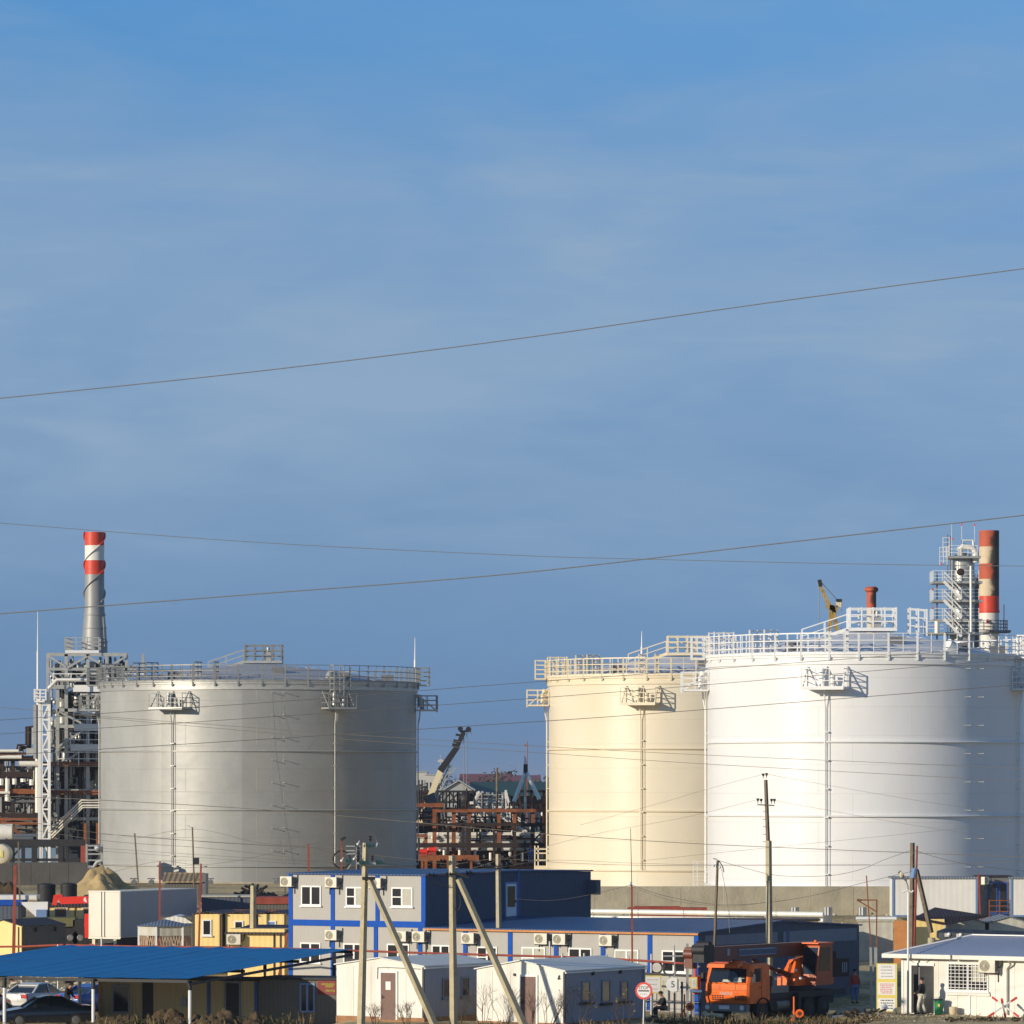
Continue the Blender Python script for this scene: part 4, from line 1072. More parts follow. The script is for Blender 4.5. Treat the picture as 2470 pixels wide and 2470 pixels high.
bld('distant white apartment block at left of the gap', 'building', 998, 1030, 1863, 1600, 18, 'far_white', 'gap_grey', wins=4)
bld('distant low white house row left of the crane boom', 'building', 1026, 1068, 1870, 1550, 18, 'far_white', 'gap_grey', wins=5)
bld('grey gable roofed warehouse behind the crane boom', 'warehouse', 1074, 1139, 1884, 700, 40, 'gap_grey', 'gap_grey', 'front', pitch=1.3)
bld('long warehouse with dark green roof behind steel rack', 'warehouse', 1138, 1326, 1889, 720, 30, 'gap_grey', 'far_green', 'side', pitch=1.8)
bld('low brown brick shed at left of the gap', 'shed', 998, 1058, 1912, 640, 20, 'rust_dark', 'rust_dark', pitch=0)
def far_tree(u, v, d, r, label):
    c = W(u, v, d); t = thing('tree', label, 'tree', (c.x, d, 3.5), group='distant bare trees')
    mb = MB(); mb.cyl((0, 0, -.3), (0, 0, max(1, c.z - 3.5)), .25, .1, 6); mb.build('trunk', M['twig'], t)
    mb = MB(); rr = random.Random(int(u))
    for i in range(160):
        p = Vector((rr.gauss(0, .45), rr.gauss(0, .45), rr.gauss(0, .4))) * r + Vector((0, 0, c.z - 3.5 - r * .5))
        s = r * .16; q = [p + Vector((rr.uniform(-s, s), rr.uniform(-s, s), rr.uniform(-s, s))) for _ in range(3)]; mb.add(q, [(0, 1, 2)])
    mb.build('crown', M['far_tree'], t, fix=False)
far_tree(1016, 1898, 800, 3.4, 'dark distant tree touching grey tank right edge')
far_tree(1170, 1880, 900, 2.2, 'small pointed tree above the green roof')
far_tree(1212, 1863, 1400, 5.0, 'faint bare tree in front of the brick blocks')
far_tree(1313, 1882, 1300, 4.5, 'faint tree touching the cream tank left edge')
far_tree(1088, 1880, 1300, 4.0, 'faint tree behind the crane boom middle')

# ------------------------------------------------------------------ far right plant behind white tank
def h(x, y): return (2070 + .2587 * x, 1240 + .2587 * y)
def H(x, y, d): return W(*h(x, y), d)
t = thing('column_tower', 'grey distillation column wrapped by stairs and platforms behind white tank', 'process tower', (PX(h(975, 0)[0], 520), 520, 3.5))
mb = MB(); c = H(975, 420, 520); r = 110 * .2587 * 520 / F
mb.lathe((c.x, 520, 0), [(r, 3.3), (r, c.z - .3), (r * .92, c.z + .15), (r * .6, c.z + .55), (.02, c.z + .75)], 32); mb.build('column', M['vessel'], t, world=True)
mb = MB()
for y, x0, x1 in ((400, 850, 1110), (635, 700, 1125), (808, 700, 1125), (988, 700, 1125), (1110, 640, 1130)):
    a = H(x0, y, 518); b = H(x1, y, 522.2); mb.box(a.x, a.y, a.z - .12, b.x, b.y, a.z + .12)
mb.build('platform', M['galv'], t, world=True)
mb = MB()
for y, x0, x1 in ((400, 850, 1110), (635, 700, 1125), (808, 700, 1125), (988, 700, 1125), (1110, 640, 1130)):
    a = H(x0, y, 517.9); b = H(x1, y, 517.9); rail_line(mb, [a + Vector((0, 4, .1)), a + Vector((0, 0, .1)), b + Vector((0, 0, .1))], 1.1, 3, 1.0, .022, .028)
for x0, x1, y in ((790, 850, 390), (760, 830, 480)): rail_line(mb, [H(x0, y, 518), H(x1, y, 518)], 1.9, 4, .5, .025, .03)
mb.build('rail', M['white_metal'], t, world=True)
mb = MB()
for y in (625, 800, 975): flight(mb, H(800, y, 517.2), H(965, y + 165, 517.2), .8, wdir=(0, 1, 0), steps=False)
mb.build('stair_flight', M['white_metal'], t, world=True)
mb = MB()
for x in (735, 975, 1065, 1112): mb.beam(H(x, 540 if x < 1000 else 590, 521.5), Vector((H(x, 0, 521.5).x, 521.5, 3.4)), .16)
for x, y in ((835, 190), (860, 200)): mb.beam(H(x, y, 519), Vector((H(x, 0, 519).x, 519, 3.4)), .10)
mb.build('frame', M['galv_dark'], t, world=True)
mb = MB()
for x in (1000, 1035, 1085, 1118): mb.beam(H(x, 560, 523), Vector((H(x, 0, 523).x, 523, 3.4)), .2)
for y in (600, 680, 760, 850, 930, 1020, 1100): mb.beam(H(985, y, 523), H(1122, y, 523), .22)
for y in (680, 850, 1020): mb.beam(H(1000, y, 522.8), H(1118, y - 80, 522.8), .14)
mb.box(H(1010, 0, 524).x, 524, 3.5, H(1105, 0, 524).x, 526, H(0, 615, 524).z)
mb.build('rear_structure', M['galv_dark'], t, world=True)
mb = MB()
mb.tube([H(950, 400, 519), H(950, 320, 519), H(975, 300, 519), H(1070, 320, 519), H(1095, 360, 519), H(1095, 450, 519)], .34, 12)
mb.tube([H(970, 310, 520), H(975, 245, 520), H(1070, 245, 520), H(1080, 350, 520)], .12, 8)
mb.tube([H(1020, 480, 517.5), H(1050, 482, 517.5), H(1052, 1100, 517.5)], .13, 8); mb.cyl(H(735, 1000, 517), H(735, 1110, 517), .26, .26, 12)
mb.build('overhead_pipe', M['pipe_white'], t, world=True)
mb = MB(); mb.ball(H(955, 540, 517.9), .42, 12, 8, (1, .4, .9)); mb.build('manhole', M['rust_dark'], t, world=True)
mb = MB()
for x, y0, y1 in ((872, 95, 400), (966, 90, 320), (1086, 95, 330)): mb.cyl(H(x, y1, 520), H(x, y0, 520), .03, .02, 6)
mb.build('aerial', M['white_metal'], t, world=True)
mb = MB()
for x, y in ((968, 95), (1088, 98), (885, 230), (775, 462), (695, 700), (695, 872), (708, 1045)): mb.box(*(H(x - 5, y + 12, 517.8)), H(x + 5, y, 517.8).x, 518, H(x, y - 8, 517.8).z)
mb.build('warning_lamp', M['red'], t, world=True)

def stack(label, cx_u, d, bands, r_px, extra=None):
    k = d / F; c = PX(cx_u, d); t = thing('chimney', label, 'chimney', (c, d, 3.5))
    for nm, mm, v0, v1 in bands:
        mb = MB(); z0 = 3.5 if v1 is None else PZ(v1, d)
        mb.lathe((0, 0, -3.5), [(r_px * k, z0), (r_px * k, PZ(v0, d))] + ([(r_px * k * .86, PZ(v0, d)), (r_px * k * .86, PZ(v0, d) - 1)] if v0 == bands[0][3 - 1] else []), 36); mb.build(nm, M[mm], t)
    return t, k
t, k = stack('broad sooty red and white striped chimney at right', 2386, 530, [('red_band', 'old_red', 1280, 1319), ('white_band', 'old_cream', 1319, 1360), ('red_band', 'old_red', 1360, 1397), ('white_band', 'old_cream', 1397, 1438), ('red_band', 'chim_red', 1438, 1479), ('base', 'chim_white', 1479, None)], 24)
mb = MB(); c = W(2386, 1522, 530) - Vector(t['_base']); mb.lathe((0, 0, c.z), [(1.0, -.2), (2.0, -.2), (2.0, .05), (1.0, .05)], 28); mb.box(0, -1.2, c.z - .2, 2.2, 1.2, c.z + .06); mb.build('ring_platform', M['galv_dark'], t)
mb = MB(); 
for i in range(1, 4): mb.ringbar((0, 0), 1.95, c.z + .36 * i, .06, .06, 28)
for i in range(16): a = 2 * math.pi * i / 16; mb.beam((1.95 * math.cos(a), 1.95 * math.sin(a), c.z), (1.95 * math.cos(a), 1.95 * math.sin(a), c.z + 1.15), .07)
mb.build('platform_rail', M['galv_dark'], t)
mb = MB(); mb.ringbar((0, 0), 24.6 * k, PZ(1475, 530) - 3.5, .12, .14, 36); mb.cyl((1.5, -.8, c.z), (1.5, -.8, c.z + 2.8), .05, .05, 6); mb.cyl((-.3, -1.4, c.z + .9), (-.3, -1.05, c.z + 1.1), .15, .15, 8); mb.build('collar', M['chim_red'], t)
t, k = stack('slim small red topped chimney behind white tank centre', 2102, 560, [('red_band', 'old_red', 1427, 1467), ('base', 'old_cream', 1467, None)], 11.5)
mb = MB(); mb.lathe((0, 0, PZ(1427, 560) - 3.5), [(11.5 * k, -.1), (16.5 * k, .1), (16.5 * k, .38), (11 * k, .55), (9 * k, .55)], 28); mb.build('cap', M['old_red'], t)

t = thing('mobile_crane', 'weathered yellow jib crane top behind the white tank', 'crane', (PX(2010, 560), 560, 3.5))
def Yk(x, y): return W(1680 + .207 * x, 1240 + .207 * y, 560)
mb = MB(); mb.beam(Yk(1545, 1450), Yk(1575, 1060), .45, .6); mb.beam(Yk(1650, 1450), Yk(1590, 1060), .40, .6)
for i in range(4):
    mb.beam(Yk(1550, 1420 - 90 * i), Yk(1635 - 12 * i, 1380 - 90 * i), .2)
p = Yk(1600, 1450); mb.box(p.x - 1, 559, 3.4, p.x + 1, 561, p.z); mb.build('tower', M['yellow_crane'], t, world=True)
mb = MB(); mb.beam(Yk(1570, 1080), Yk(1440, 800), .18); mb.beam(Yk(1540, 1110), Yk(1420, 800), .18)
for i in range(5):
    f = i / 5; mb.beam(Yk(1570 - 130 * f, 1080 - 280 * f), Yk(1540 - 120 * (f + .12), 1110 - 310 * (f + .12)), .12)
mb.beam(Yk(1520, 1060), Yk(1640, 1130), .6, .6); mb.build('jib', M['yellow_crane'], t, world=True)
mb = MB(); mb.beam(Yk(1432, 765), Yk(1446, 840), .42, .42); mb.beam(Yk(1625, 1005), Yk(1695, 1005), .3); mb.build('jib_head', M['steel_dark'], t, world=True)
mb = MB(); mb.box(*Yk(1625, 1085), Yk(1690, 0).x, 561, Yk(0, 1010).z); mb.build('counter_box', M['cream_wall'], t, world=True)
mb = MB()
for a, b in (((1430, 800), (1432, 1440)), ((1450, 790), (1640, 1000)), ((1690, 1010), (1690, 1400))): mb.cyl(Yk(*a), Yk(*b), .04, .04, 6)
mb.build('rope', M['wire'], t, world=True)
# ------------------------------------------------------------------ site buildings
A33 = R_(33)
def Lfac(uc, dc, a, u):
    xc = PX(uc, dc); k = (u - 1235) / F; c, s = math.cos(a), math.sin(a)
    return (xc - k * dc) / (c + k * s)
def Sside(uc, dc, a, u):
    xc = PX(uc, dc); k = (u - 1235) / F; c, s = math.cos(a), math.sin(a)
    return (k * dc - xc) / (s - k * c)
def loc2w(base, a, x, y, z=0):
    c, s = math.cos(a), math.sin(a)
    return Vector((base[0] + c * x + s * y, base[1] - s * x + c * y, base[2] + z))
XSIDE = Matrix.Rotation(R_(90), 4, 'Z')


def window(t, x, z, w, h, xf=None, y=0.0, style='double', frame='white_pvc', glass='glass', sill=True, name='window'):
    mb = MB(xf); f = .075
    mb.box(x, y - .05, z, x + w, y - .004, z + f); mb.box(x, y - .05, z + h - f, x + w, y - .004, z + h)
    mb.box(x, y - .05, z + f, x + f, y - .004, z + h - f); mb.box(x + w - f, y - .05, z + f, x + w, y - .004, z + h - f)
    if style in ('double', 'blind', 'cross'): mb.box(x + w / 2 - f * .7, y - .053, z + f, x + w / 2 + f * .7, y - .004, z + h - f)
    if style in ('cross', 'blind'): mb.box(x + f, y - .048, z + h * .5 - .03, x + w / 2 - f * .7, y - .004, z + h * .5 + .03)
    if sill: mb.box(x - .06, y - .12, z - .07, x + w + .06, y - .004, z)
    wnd = mb.build(name, M[frame], t)
    mb = MB(xf); mb.box(x + f, y - .028, z + f, x + w - f, y - .014, z + h - f); mb.build('pane', M[glass], wnd)
    if style == 'blind':
        mb = MB(xf); mb.box(x + w / 2 + f * .8, y - .040, z + f, x + w - f * 1.0, y - .030, z + h - f); mb.build('blind', M['curtain'], wnd)
    return wnd


def door(t, x, z, w, h, m, xf=None, y=0.0, handle=-1, frame=None, name='door'):
    mb = MB(xf); mb.box(x, y - .05, z, x + w, y - .004, z + h)
    dd = mb.build(name, M[m], t)
    mb = MB(xf); hx = x + (.10 if handle < 0 else w - .10); mb.box(hx - .02, y - .10, z + h * .47, hx + .10, y - .055, z + h * .47 + .04); mb.box(hx - .02, y - .08, z + h * .44, hx + .02, y - .05, z + h * .52); mb.build('handle', M['steel_dark'], dd)
    if frame:
        mb = MB(xf); mb.box(x - .09, y - .06, z, x, y - .004, z + h + .09); mb.box(x + w, y - .06, z, x + w + .09, y - .004, z + h + .09); mb.box(x, y - .06, z + h, x + w, y - .004, z + h + .09); mb.build('door_frame', M[frame], dd)
    return dd


AC_PROTO = None
def ac_unit(loc, a, label, sc=1.0, group='air conditioners on the cabin walls'):
    """outdoor unit; origin at the back centre, fan faces local -y"""
    global AC_PROTO
    if AC_PROTO is None:
        t = thing('air_conditioner', label, 'air conditioner', loc, -a, group)
        mb = MB(); mb.box(-.40, -.42, -.29, .40, -.12, .29); mb.build('casing', M['ac_case'], t)
        mb = MB(); mb.cyl((-.10, -.422, 0), (-.10, -.432, 0), .235, .235, 20); mb.build('fan_opening', M['ac_fan'], t)
        g_ = t.children[-1]
        mb = MB()
        for r in (.08, .16, .235):
            mb.tube([(-.10 + r * math.cos(2 * math.pi * k / 16), -.442, r * math.sin(2 * math.pi * k / 16)) for k in range(17)], .010, 5, caps=False)
        mb.ball((-.10, -.44, 0), .055, 8, 6); mb.build('fan_guard', M['ac_case'], g_)
        mb = MB(); mb.box(.401, -.40, -.25, .412, -.15, .25); mb.build('side_grille', M['ac_side'], t)
        mb = MB(); mb.box(-.36, -.46, -.335, -.31, 0, -.292); mb.box(.31, -.46, -.335, .36, 0, -.292); mb.box(-.36, -.03, -.7, -.31, 0, -.335); mb.box(.31, -.03, -.7, .36, 0, -.335); mb.build('bracket', M['steel_dark'], t)
        mb = MB(); mb.tube([(.36, -.2, -.1), (.5, -.12, -.05), (.55, -.03, .1), (.55, -.03, .4)], .025, 6); mb.build('hose', M['black'], t)
        AC_PROTO = t
    else:
        t = dup(AC_PROTO, loc, -a, label, group)
    t.scale = (sc, sc, sc)
    return t


def gable_box(t, x0, x1, y0, y1, z0, z1, rise, m_wall, m_roof, ridge='y', over=.18, th=.07, roof_name='roof', m_side=None, ends=True):
    """walls with a low pitched roof; ridge along y (gable towards the front) or along x"""
    mb = MB()
    xm, ym = (x0 + x1) / 2, (y0 + y1) / 2
    if ridge == 'y':
        mb.prism([(x0, y0, z0), (x1, y0, z0), (x1, y0, z1), (xm, y0, z1 + rise), (x0, y0, z1)], (0, y1 - y0, 0))
    else:
        mb.prism([(x1, y0, z0), (x1, y1, z0), (x1, y1, z1), (x1, ym, z1 + rise), (x1, y0, z1)], (x0 - x1, 0, 0))
    wl = mb.build('wall', M[m_wall], t)
    mb = MB()
    if ridge == 'y':
        k = rise / ((x1 - x0) / 2); zo = z1 - over * k + .012
        for xa in (x0 - over, x1 + over):
            b = [(xa, y0 - over, zo), (xm, y0 - over, z1 + rise + .012), (xm, y1 + over, z1 + rise + .012), (xa, y1 + over, zo)]
            mb.hexa(b, [(p[0], p[1], p[2] + th) for p in b])
    else:
        k = rise / ((y1 - y0) / 2); zo = z1 - over * k + .012
        for ya in (y0 - over, y1 + over):
            b = [(x0 - over, ya, zo), (x1 + over, ya, zo), (x1 + over, ym, z1 + rise + .012), (x0 - over, ym, z1 + rise + .012)]
            mb.hexa(b, [(p[0], p[1], p[2] + th) for p in b])
    rf = mb.build(roof_name, M[m_roof], t)
    return wl, rf


# --- two-storey grey block and the long low block beside it
DC = 258.0
b2 = Vector((PX(1026, DC), DC, 1.25)); L2 = Lfac(1026, DC, A33, 697); S2 = Sside(1026, DC, A33, 1424)
Z2 = PZ(2113, DC) - 1.25; ZM = PZ(2238, DC) - 1.25
t2 = thing('site_office', 'two storey grey site office with blue corner posts and blue roof', 'office building', b2, -A33)
gable_box(t2, -L2, 0, 0, S2, -1.6, Z2, .10, 'grey_wall', 'roof_blue', 'x', .12)
mb = MB(); mb.prism([(.012, 0, ZM), (.012, S2, ZM), (.012, S2, Z2), (.012, S2 / 2, Z2 + .09), (.012, 0, Z2)], (.02, 0, 0)); mb.build('side_shade_sheet', M['navy_shade_wall'], t2)  # thin dark sheet that paints shade onto the side wall
xs = [-Lfac(1026, DC, A33, u) for u in (699, 803, 911, 1024)]
mb = MB()
for i, x in enumerate(xs):
    x = min(-.12, max(-L2 + .12, x)); mb.box(x - .12, -.045, ZM + .32, x + .12, -.004, Z2 - .02)
mb.build('corner_post', M['blue_paint'], t2)
mb = MB()
for u in (699, 803, 907, 1014): 
    x = max(-L2 + .12, -Lfac(1026, DC, A33, u)); mb.box(x - .12, -.045, -1.5, x + .12, -.004, ZM - .0)
mb.build('lower_post', M['blue_paint'], t2)
mb = MB(); mb.box(-L2, -.055, ZM + .002, .0, -.006, ZM + .318); mb.build('floor_beam', M['blue_paint'], t2)
def fz(v, u, dc=DC, uc=1026):    # local height for a point on the facade plane
    L_ = Lfac(uc, dc, A33, u); return PZ(v, dc + L_ * math.sin(A33)) - 1.25
for (ua, ub, va, vb, st) in ((727, 775, 2136, 2184, 'double'), (835, 880, 2139, 2186, 'blind'), (945, 996, 2140, 2187, 'blind')):
    xa = -Lfac(1026, DC, A33, ua); xb = -Lfac(1026, DC, A33, ub); z0 = fz(vb, ua); z1 = fz(va, ua)
    window(t2, xa, z0, xb - xa, z1 - z0, style=st)
for (ua, ub, va, vb) in ((725, 774, 2273, 2322), (829, 880, 2275, 2325), (934, 988, 2276, 2328)):
    xa = -Lfac(1026, DC, A33, ua); xb = -Lfac(1026, DC, A33, ub); window(t2, xa, fz(vb, ua), xb - xa, fz(va, ua) - fz(vb, ua), style='double')
# side door and trim
ya = Sside(1026, DC, A33, 1218); yb = Sside(1026, DC, A33, 1242)
zs = lambda v, y: PZ(v, DC + y * math.cos(A33)) - 1.25
mb = MB(XSIDE)
dd = door(t2, ya, zs(2214, ya), yb - ya, zs(2132, ya) - zs(2214, ya), 'white_pvc', XSIDE, -.035, 1, 'frame_blue')
mb = MB(XSIDE); mb.box(ya + .12, -.099, zs(2188, ya), yb - .12, -.087, zs(2138, ya)); mb.build('door_glass', M['glass'], dd)
mb = MB(XSIDE); y_ = Sside(1026, DC, A33, 1249); mb.box(y_ - .14, -.06, ZM + .3, y_ + .14, -.033, Z2 + .2); mb.build('side_post', M['trim_blue'], t2)
mb = MB(); mb.box(-.14, -.058, ZM + .33, .045, -.046, Z2 - .03); mb.build('corner_trim', M['blue_paint'], t2)
mb = MB(); mb.box(-.5, S2 - .3, Z2 - 1.25, .6, S2 + .1, Z2 - .45); mb.build('wall_box', M['ac_side'], t2)

dL = 249.0
bL = Vector((PX(1683, dL), dL, 1.25)); LL = Lfac(1683, dL, A33, 1030); SL_ = Sside(1683, dL, A33, 2071)
tl = thing('site_office', 'long single storey grey office with wide blue metal roof', 'office building', bL, -A33)
ZL = PZ(2252, dL) - 1.25
gable_box(tl, -LL, 0, 0, SL_, -1.6, ZL, .40, 'grey_wall', 'roof_blue', 'x', .15)
mb = MB(); mb.prism([(.012, 0, -1.5), (.012, SL_, -1.5), (.012, SL_, ZL), (.012, SL_ / 2, ZL + .38), (.012, 0, ZL)], (.02, 0, 0)); mb.build('gable_shade_sheet', M['navy_shade_wall'], tl)  # dark sheet laid over the gable as its painted shade
mb = MB(); mb.box(-LL, -.19, ZL - .08, .12, -.155, ZL + .015); mb.build('fascia', M['orange_board'], tl)
mb = MB()
for u in (1123, 1231, 1342, 1455, 1568, 1680):
    x = -Lfac(1683, dL, A33, u); mb.box(x - .13, -.045, -1.5, x + .13, -.004, ZL - .09)
mb.build('blue_post', M['blue_paint'], tl)
def fl(v, u): return PZ(v, dL + Lfac(1683, dL, A33, u) * math.sin(A33)) - 1.25
for (ua, ub, va, vb, gl) in ((1042, 1086, 2279, 2330, 'glass'), (1151, 1200, 2283, 2334, 'glass'), (1259, 1316, 2284, 2336, 'curtain'), (1372, 1428, 2286, 2338, 'glass'), (1483, 1541, 2290, 2342, 'curtain'), (1597, 1655, 2292, 2345, 'glass')):
    xa = -Lfac(1683, dL, A33, ua); xb = -Lfac(1683, dL, A33, ub); window(tl, xa, fl(vb, ua), xb - xa, fl(va, ua) - fl(vb, ua), style='cross', glass=gl)
mb = MB(XSIDE); y_ = Sside(1683, dL, A33, 1898); mb.box(y_ - .16, -.07, -1.4, y_ + .16, -.033, ZL - .05); mb.build('gable_post', M['trim_blue'], tl)
mb = MB(XSIDE); mb.box(.6, -.065, ZL - .62, SL_ / 2 - .4, -.033, ZL - .12); mb.box(SL_ / 2 + .2, -.065, ZL - .75, SL_ - .3, -.033, ZL - .1); mb.build('gable_panel', M['grey_roof'], tl)

AC1 = [(698, 2126, 'air conditioner at upper left corner of the two storey office'), (806, 2128, 'air conditioner on upper floor between first and second window'), (912, 2130, 'air conditioner on upper floor right of the concrete pole brace'),
       (806, 2255, 'air conditioner on lower floor under the first blue beam joint'), (973, 2258, 'air conditioner peeking from behind the leaning pole brace')]
for u, v, lab in AC1:
    L_ = Lfac(1026, DC, A33, u + 2); ac_unit(loc2w(b2, A33, -L_, -.02, fz(v, u)), A33, lab, .92)
AC2 = [(1017, 2259, 'air conditioner below right corner of the two storey office'), (1136, 2263, 'air conditioner between the two braced concrete poles right side'), (1312, 2264, 'left one of the close pair of air conditioners'), (1356, 2265, 'right one of the close pair of air conditioners'), (1468, 2268, 'air conditioner nearest the red post on the long office')]
for u, v, lab in AC2:
    L_ = Lfac(1683, dL, A33, u + 2); ac_unit(loc2w(bL, A33, -L_, -.02, fl(v, u)), A33, lab, .95)

# --- white cabins in front
def white_cabin(label, uc, dc, u_left, u_right, v_eave, rise, z0=0.0):
    base = Vector((PX(uc, dc), dc, z0)); Lw = Lfac(uc, dc, A33, u_left); Sw = Sside(uc, dc, A33, u_right)
    t = thing('site_cabin', label, 'cabin', base, -A33)
    ze = PZ(v_eave, dc) - z0
    gable_box(t, -Lw, 0, 0, Sw, .0, ze, rise, 'white_wall', 'white_roof', 'y', .10, .05)
    mb = MB(); mb.box(.012, .02, .15, .03, Sw - .02, ze - .04); mb.build('side_shade_sheet', M['shade_wall'], t)  # sheet in the darker wall colour, painting the cabin side's shade
    mb = MB(); k_ = 1
    while k_ * .98 < Lw - .3: mb.box(-k_ * .98 - .009, -.006, .15, -k_ * .98 + .009, -.001, ze - .05); k_ += 1
    mb.build('panel_joint', M['joint'], t)
    mb = MB(XSIDE); mb.box(-.05, -.12, ze - .10, Sw, -.032, ze - .03); mb.build('side_gutter', M['white_metal'], t)
    mb = MB(); mb.tube([(.09, Sw - .2, ze - .1), (.09, Sw - .2, .1)], .035, 8); mb.build('downpipe', M['galv'], t)
    mb = MB(); mb.box(-Lw - .02, -.03, -.3, .05, Sw, .14); mb.build('plinth', M['brick'], t)
    mb = MB(); mb.box(-.05, -.05, .15, .055, -.002, ze - .03); mb.build('corner_trim', M['steel_dark'], t)
    return t, base, Lw, Sw, ze
c1 = white_cabin('white cabin with brown door bearing a white notice', 1022, 228.6, 812, 1192, 2332, .34, .62)
t = c1[0]; X_ = lambda u, c=c1: -Lfac(1022, 228.6, A33, u)
dd = door(t, X_(920), .02, X_(956) - X_(920), PZ(2347, 229.9) - .62, 'brown_door', None, 0, -1, 'white_pvc')
mb = MB(); mb.box(X_(932), -.065, PZ(2387, 229.9) - .62, X_(944), -.052, PZ(2367, 229.9) - .62); mb.build('notice', M['sign_white'], dd)
mb = MB(); mb.tube([(X_(911), -.02, PZ(2362, 229.9) - .62), (X_(912), -.03, PZ(2334, 229.9) - .62), (X_(930), -.03, PZ(2333, 229.9) - .62), (X_(1015), -.03, PZ(2336, 229.5) - .62)], .018, 5); mb.build('cable', M['wire'], t)
for ua, ub, va, vb in ((1065, 1083, 2359, 2408), (1110, 1130, 2356, 2405)):
    y0 = Sside(1022, 228.6, A33, ua); y1 = Sside(1022, 228.6, A33, ub); zz = lambda v: PZ(v, 228.6 + y0 * .84) - .62
    window(t, y0, zz(vb), y1 - y0, zz(va) - zz(vb), XSIDE, -.03, 'single', 'grey_roof')
c2 = white_cabin('white cabin with plain brown door behind bare bushes', 1362, 226, 1150, 1556, 2343, .42, .5)
t = c2[0]; X2 = lambda u: -Lfac(1362, 226, A33, u)
door(t, X2(1257), .02, X2(1294) - X2(1257), PZ(2357, 227) - .5, 'brown_door', None, 0, -1, 'white_pvc')
mb = MB(); mb.box(X2(1240), -.08, PZ(2354, 227.4) - .5, X2(1244), -.01, PZ(2348, 227.4) - .5); mb.tube([(X2(1352), -.03, PZ(2360, 226.3) - .5), (X2(1347), -.05, PZ(2362, 226.3) - .5), (X2(1350), -.05, PZ(2352, 226.3) - .5)], .03, 5); mb.build('wall_lamp', M['steel_dark'], t)
for ua, ub, va, vb in ((1401, 1421, 2367, 2417), (1449, 1470, 2364, 2419), (1495, 1513, 2366, 2414)):
    y0 = Sside(1362, 226, A33, ua); y1 = Sside(1362, 226, A33, ub); zz = lambda v: PZ(v, 226 + y0 * .84) - .5
    w_ = window(t, y0, zz(vb), y1 - y0, zz(va) - zz(vb), XSIDE, -.03, 'single', 'grey_roof', sill=False)
    mb = MB(XSIDE); mb.box(y0 - .15, -.2, zz(vb) - .12, y1 + .15, -.034, zz(vb) - .02); mb.build('sill', M['steel_dark'], w_)
mb = MB(XSIDE)
for u in (1427, 1493):
    y0 = Sside(1362, 226, A33, u); mb.box(y0 - .06, -.12, c2[4] - .25, y0 + .08, -.032, c2[4] - .06)
mb.build('eave_bracket', M['steel_dark'], t)

# --- blue canopy (mono-pitch) on posts
Ac = W(454, 2361, 228); Bc = W(850, 2290, 242); Cc = W(326, 2283, 246.5); Dc = Ac + Cc - Bc
tcn = thing('canopy', 'wide blue corrugated metal canopy sloping over parked cars', 'canopy', (-16, 234, 0))
e1 = (Ac - Dc).normalized(); e2 = (Bc - Ac).normalized()
mb = MB(); q = [Dc - e1 * .0 - Vector((9, -3.2, 0)), Ac, Bc, Cc]
q = [Dc, Ac, Bc, Cc]
ex = Dc - Ac
q = [Dc + ex * .35, Ac, Bc, Cc + ex * .35]
n = 60
# corrugated sheet as real folds running with the slope
pts = []; fs = []
for i in range(n * 4 + 1):
    f = i / (n * 4); zz = .010 * math.sin(2 * math.pi * f * n * 1.5)
    a = q[0].lerp(q[1], f); b = q[3].lerp(q[2], f)
    z1 = .035 * math.sin(f * 23) * math.sin(f * 61 + 1); z2 = .05 * max(0, math.sin(f * 37)) ** 6
    pts += [a + Vector((0, 0, zz + z1 * .4)), b + Vector((0, 0, zz + z1 + z2))]
for i in range(n * 4): fs.append((2 * i, 2 * i + 2, 2 * i + 3, 2 * i + 1))
mb.add(pts, fs)
pts2 = [p - Vector((0, 0, .012)) for p in pts]; mb.add(pts2, [f[::-1] for f in fs])
mb.build('roof_sheet', M['canopy_blue'], tcn, world=True, fix=False)
mb = MB()
for f in (0.0, .33, .66, 1.0):
    a = q[0].lerp(q[3], f); b = q[1].lerp(q[2], f); mb.beam(a - Vector((0, 0, .12)), b - Vector((0, 0, .12)), .10, .14)
for f in (.0, .3, .6, 1.0):
    a = q[0].lerp(q[1], f); b = q[3].lerp(q[2], f); mb.beam(a - Vector((0, 0, .26)), b - Vector((0, 0, .26)), .10, .12)
mb.build('purlin', M['steel_dark'], tcn, world=True)
def cpost(u, d, zt, r=.075, m='white_metal', cap=True):
    x = PX(u, d); mb = MB(); mb.cyl((x, d, -.2), (x, d, zt), r, r, 10); p_ = mb.build('post', M[m], tcn, world=True)
    if cap:
        mb = MB(); mb.cyl((x, d, zt - .45), (x, d, zt + .02), r + .02, r + .02, 10); mb.build('post_top_shade', M['steel_dark'], p_, world=False)  # dark sleeve painted as the shade at the top of the post
        c = p_.children[0]; c.data.transform(Matrix.Translation(-Vector(tcn['_base'])))
for u, d in ((11, 231.2), (225, 229.7), (458, 228.4)): cpost(u, d, 2.5, .082)
for u, d, zt in ((192, 239, 2.9), (584, 240.5, 3.1), (639, 240.5, 3.0)): cpost(u, d, zt, .07)
x = PX(806, 239.2); mb = MB(); mb.box(x - .09, 239.1, -.2, x + .09, 239.3, 3.4); mb.build('corner_post', M['steel_dark'], tcn, world=True)

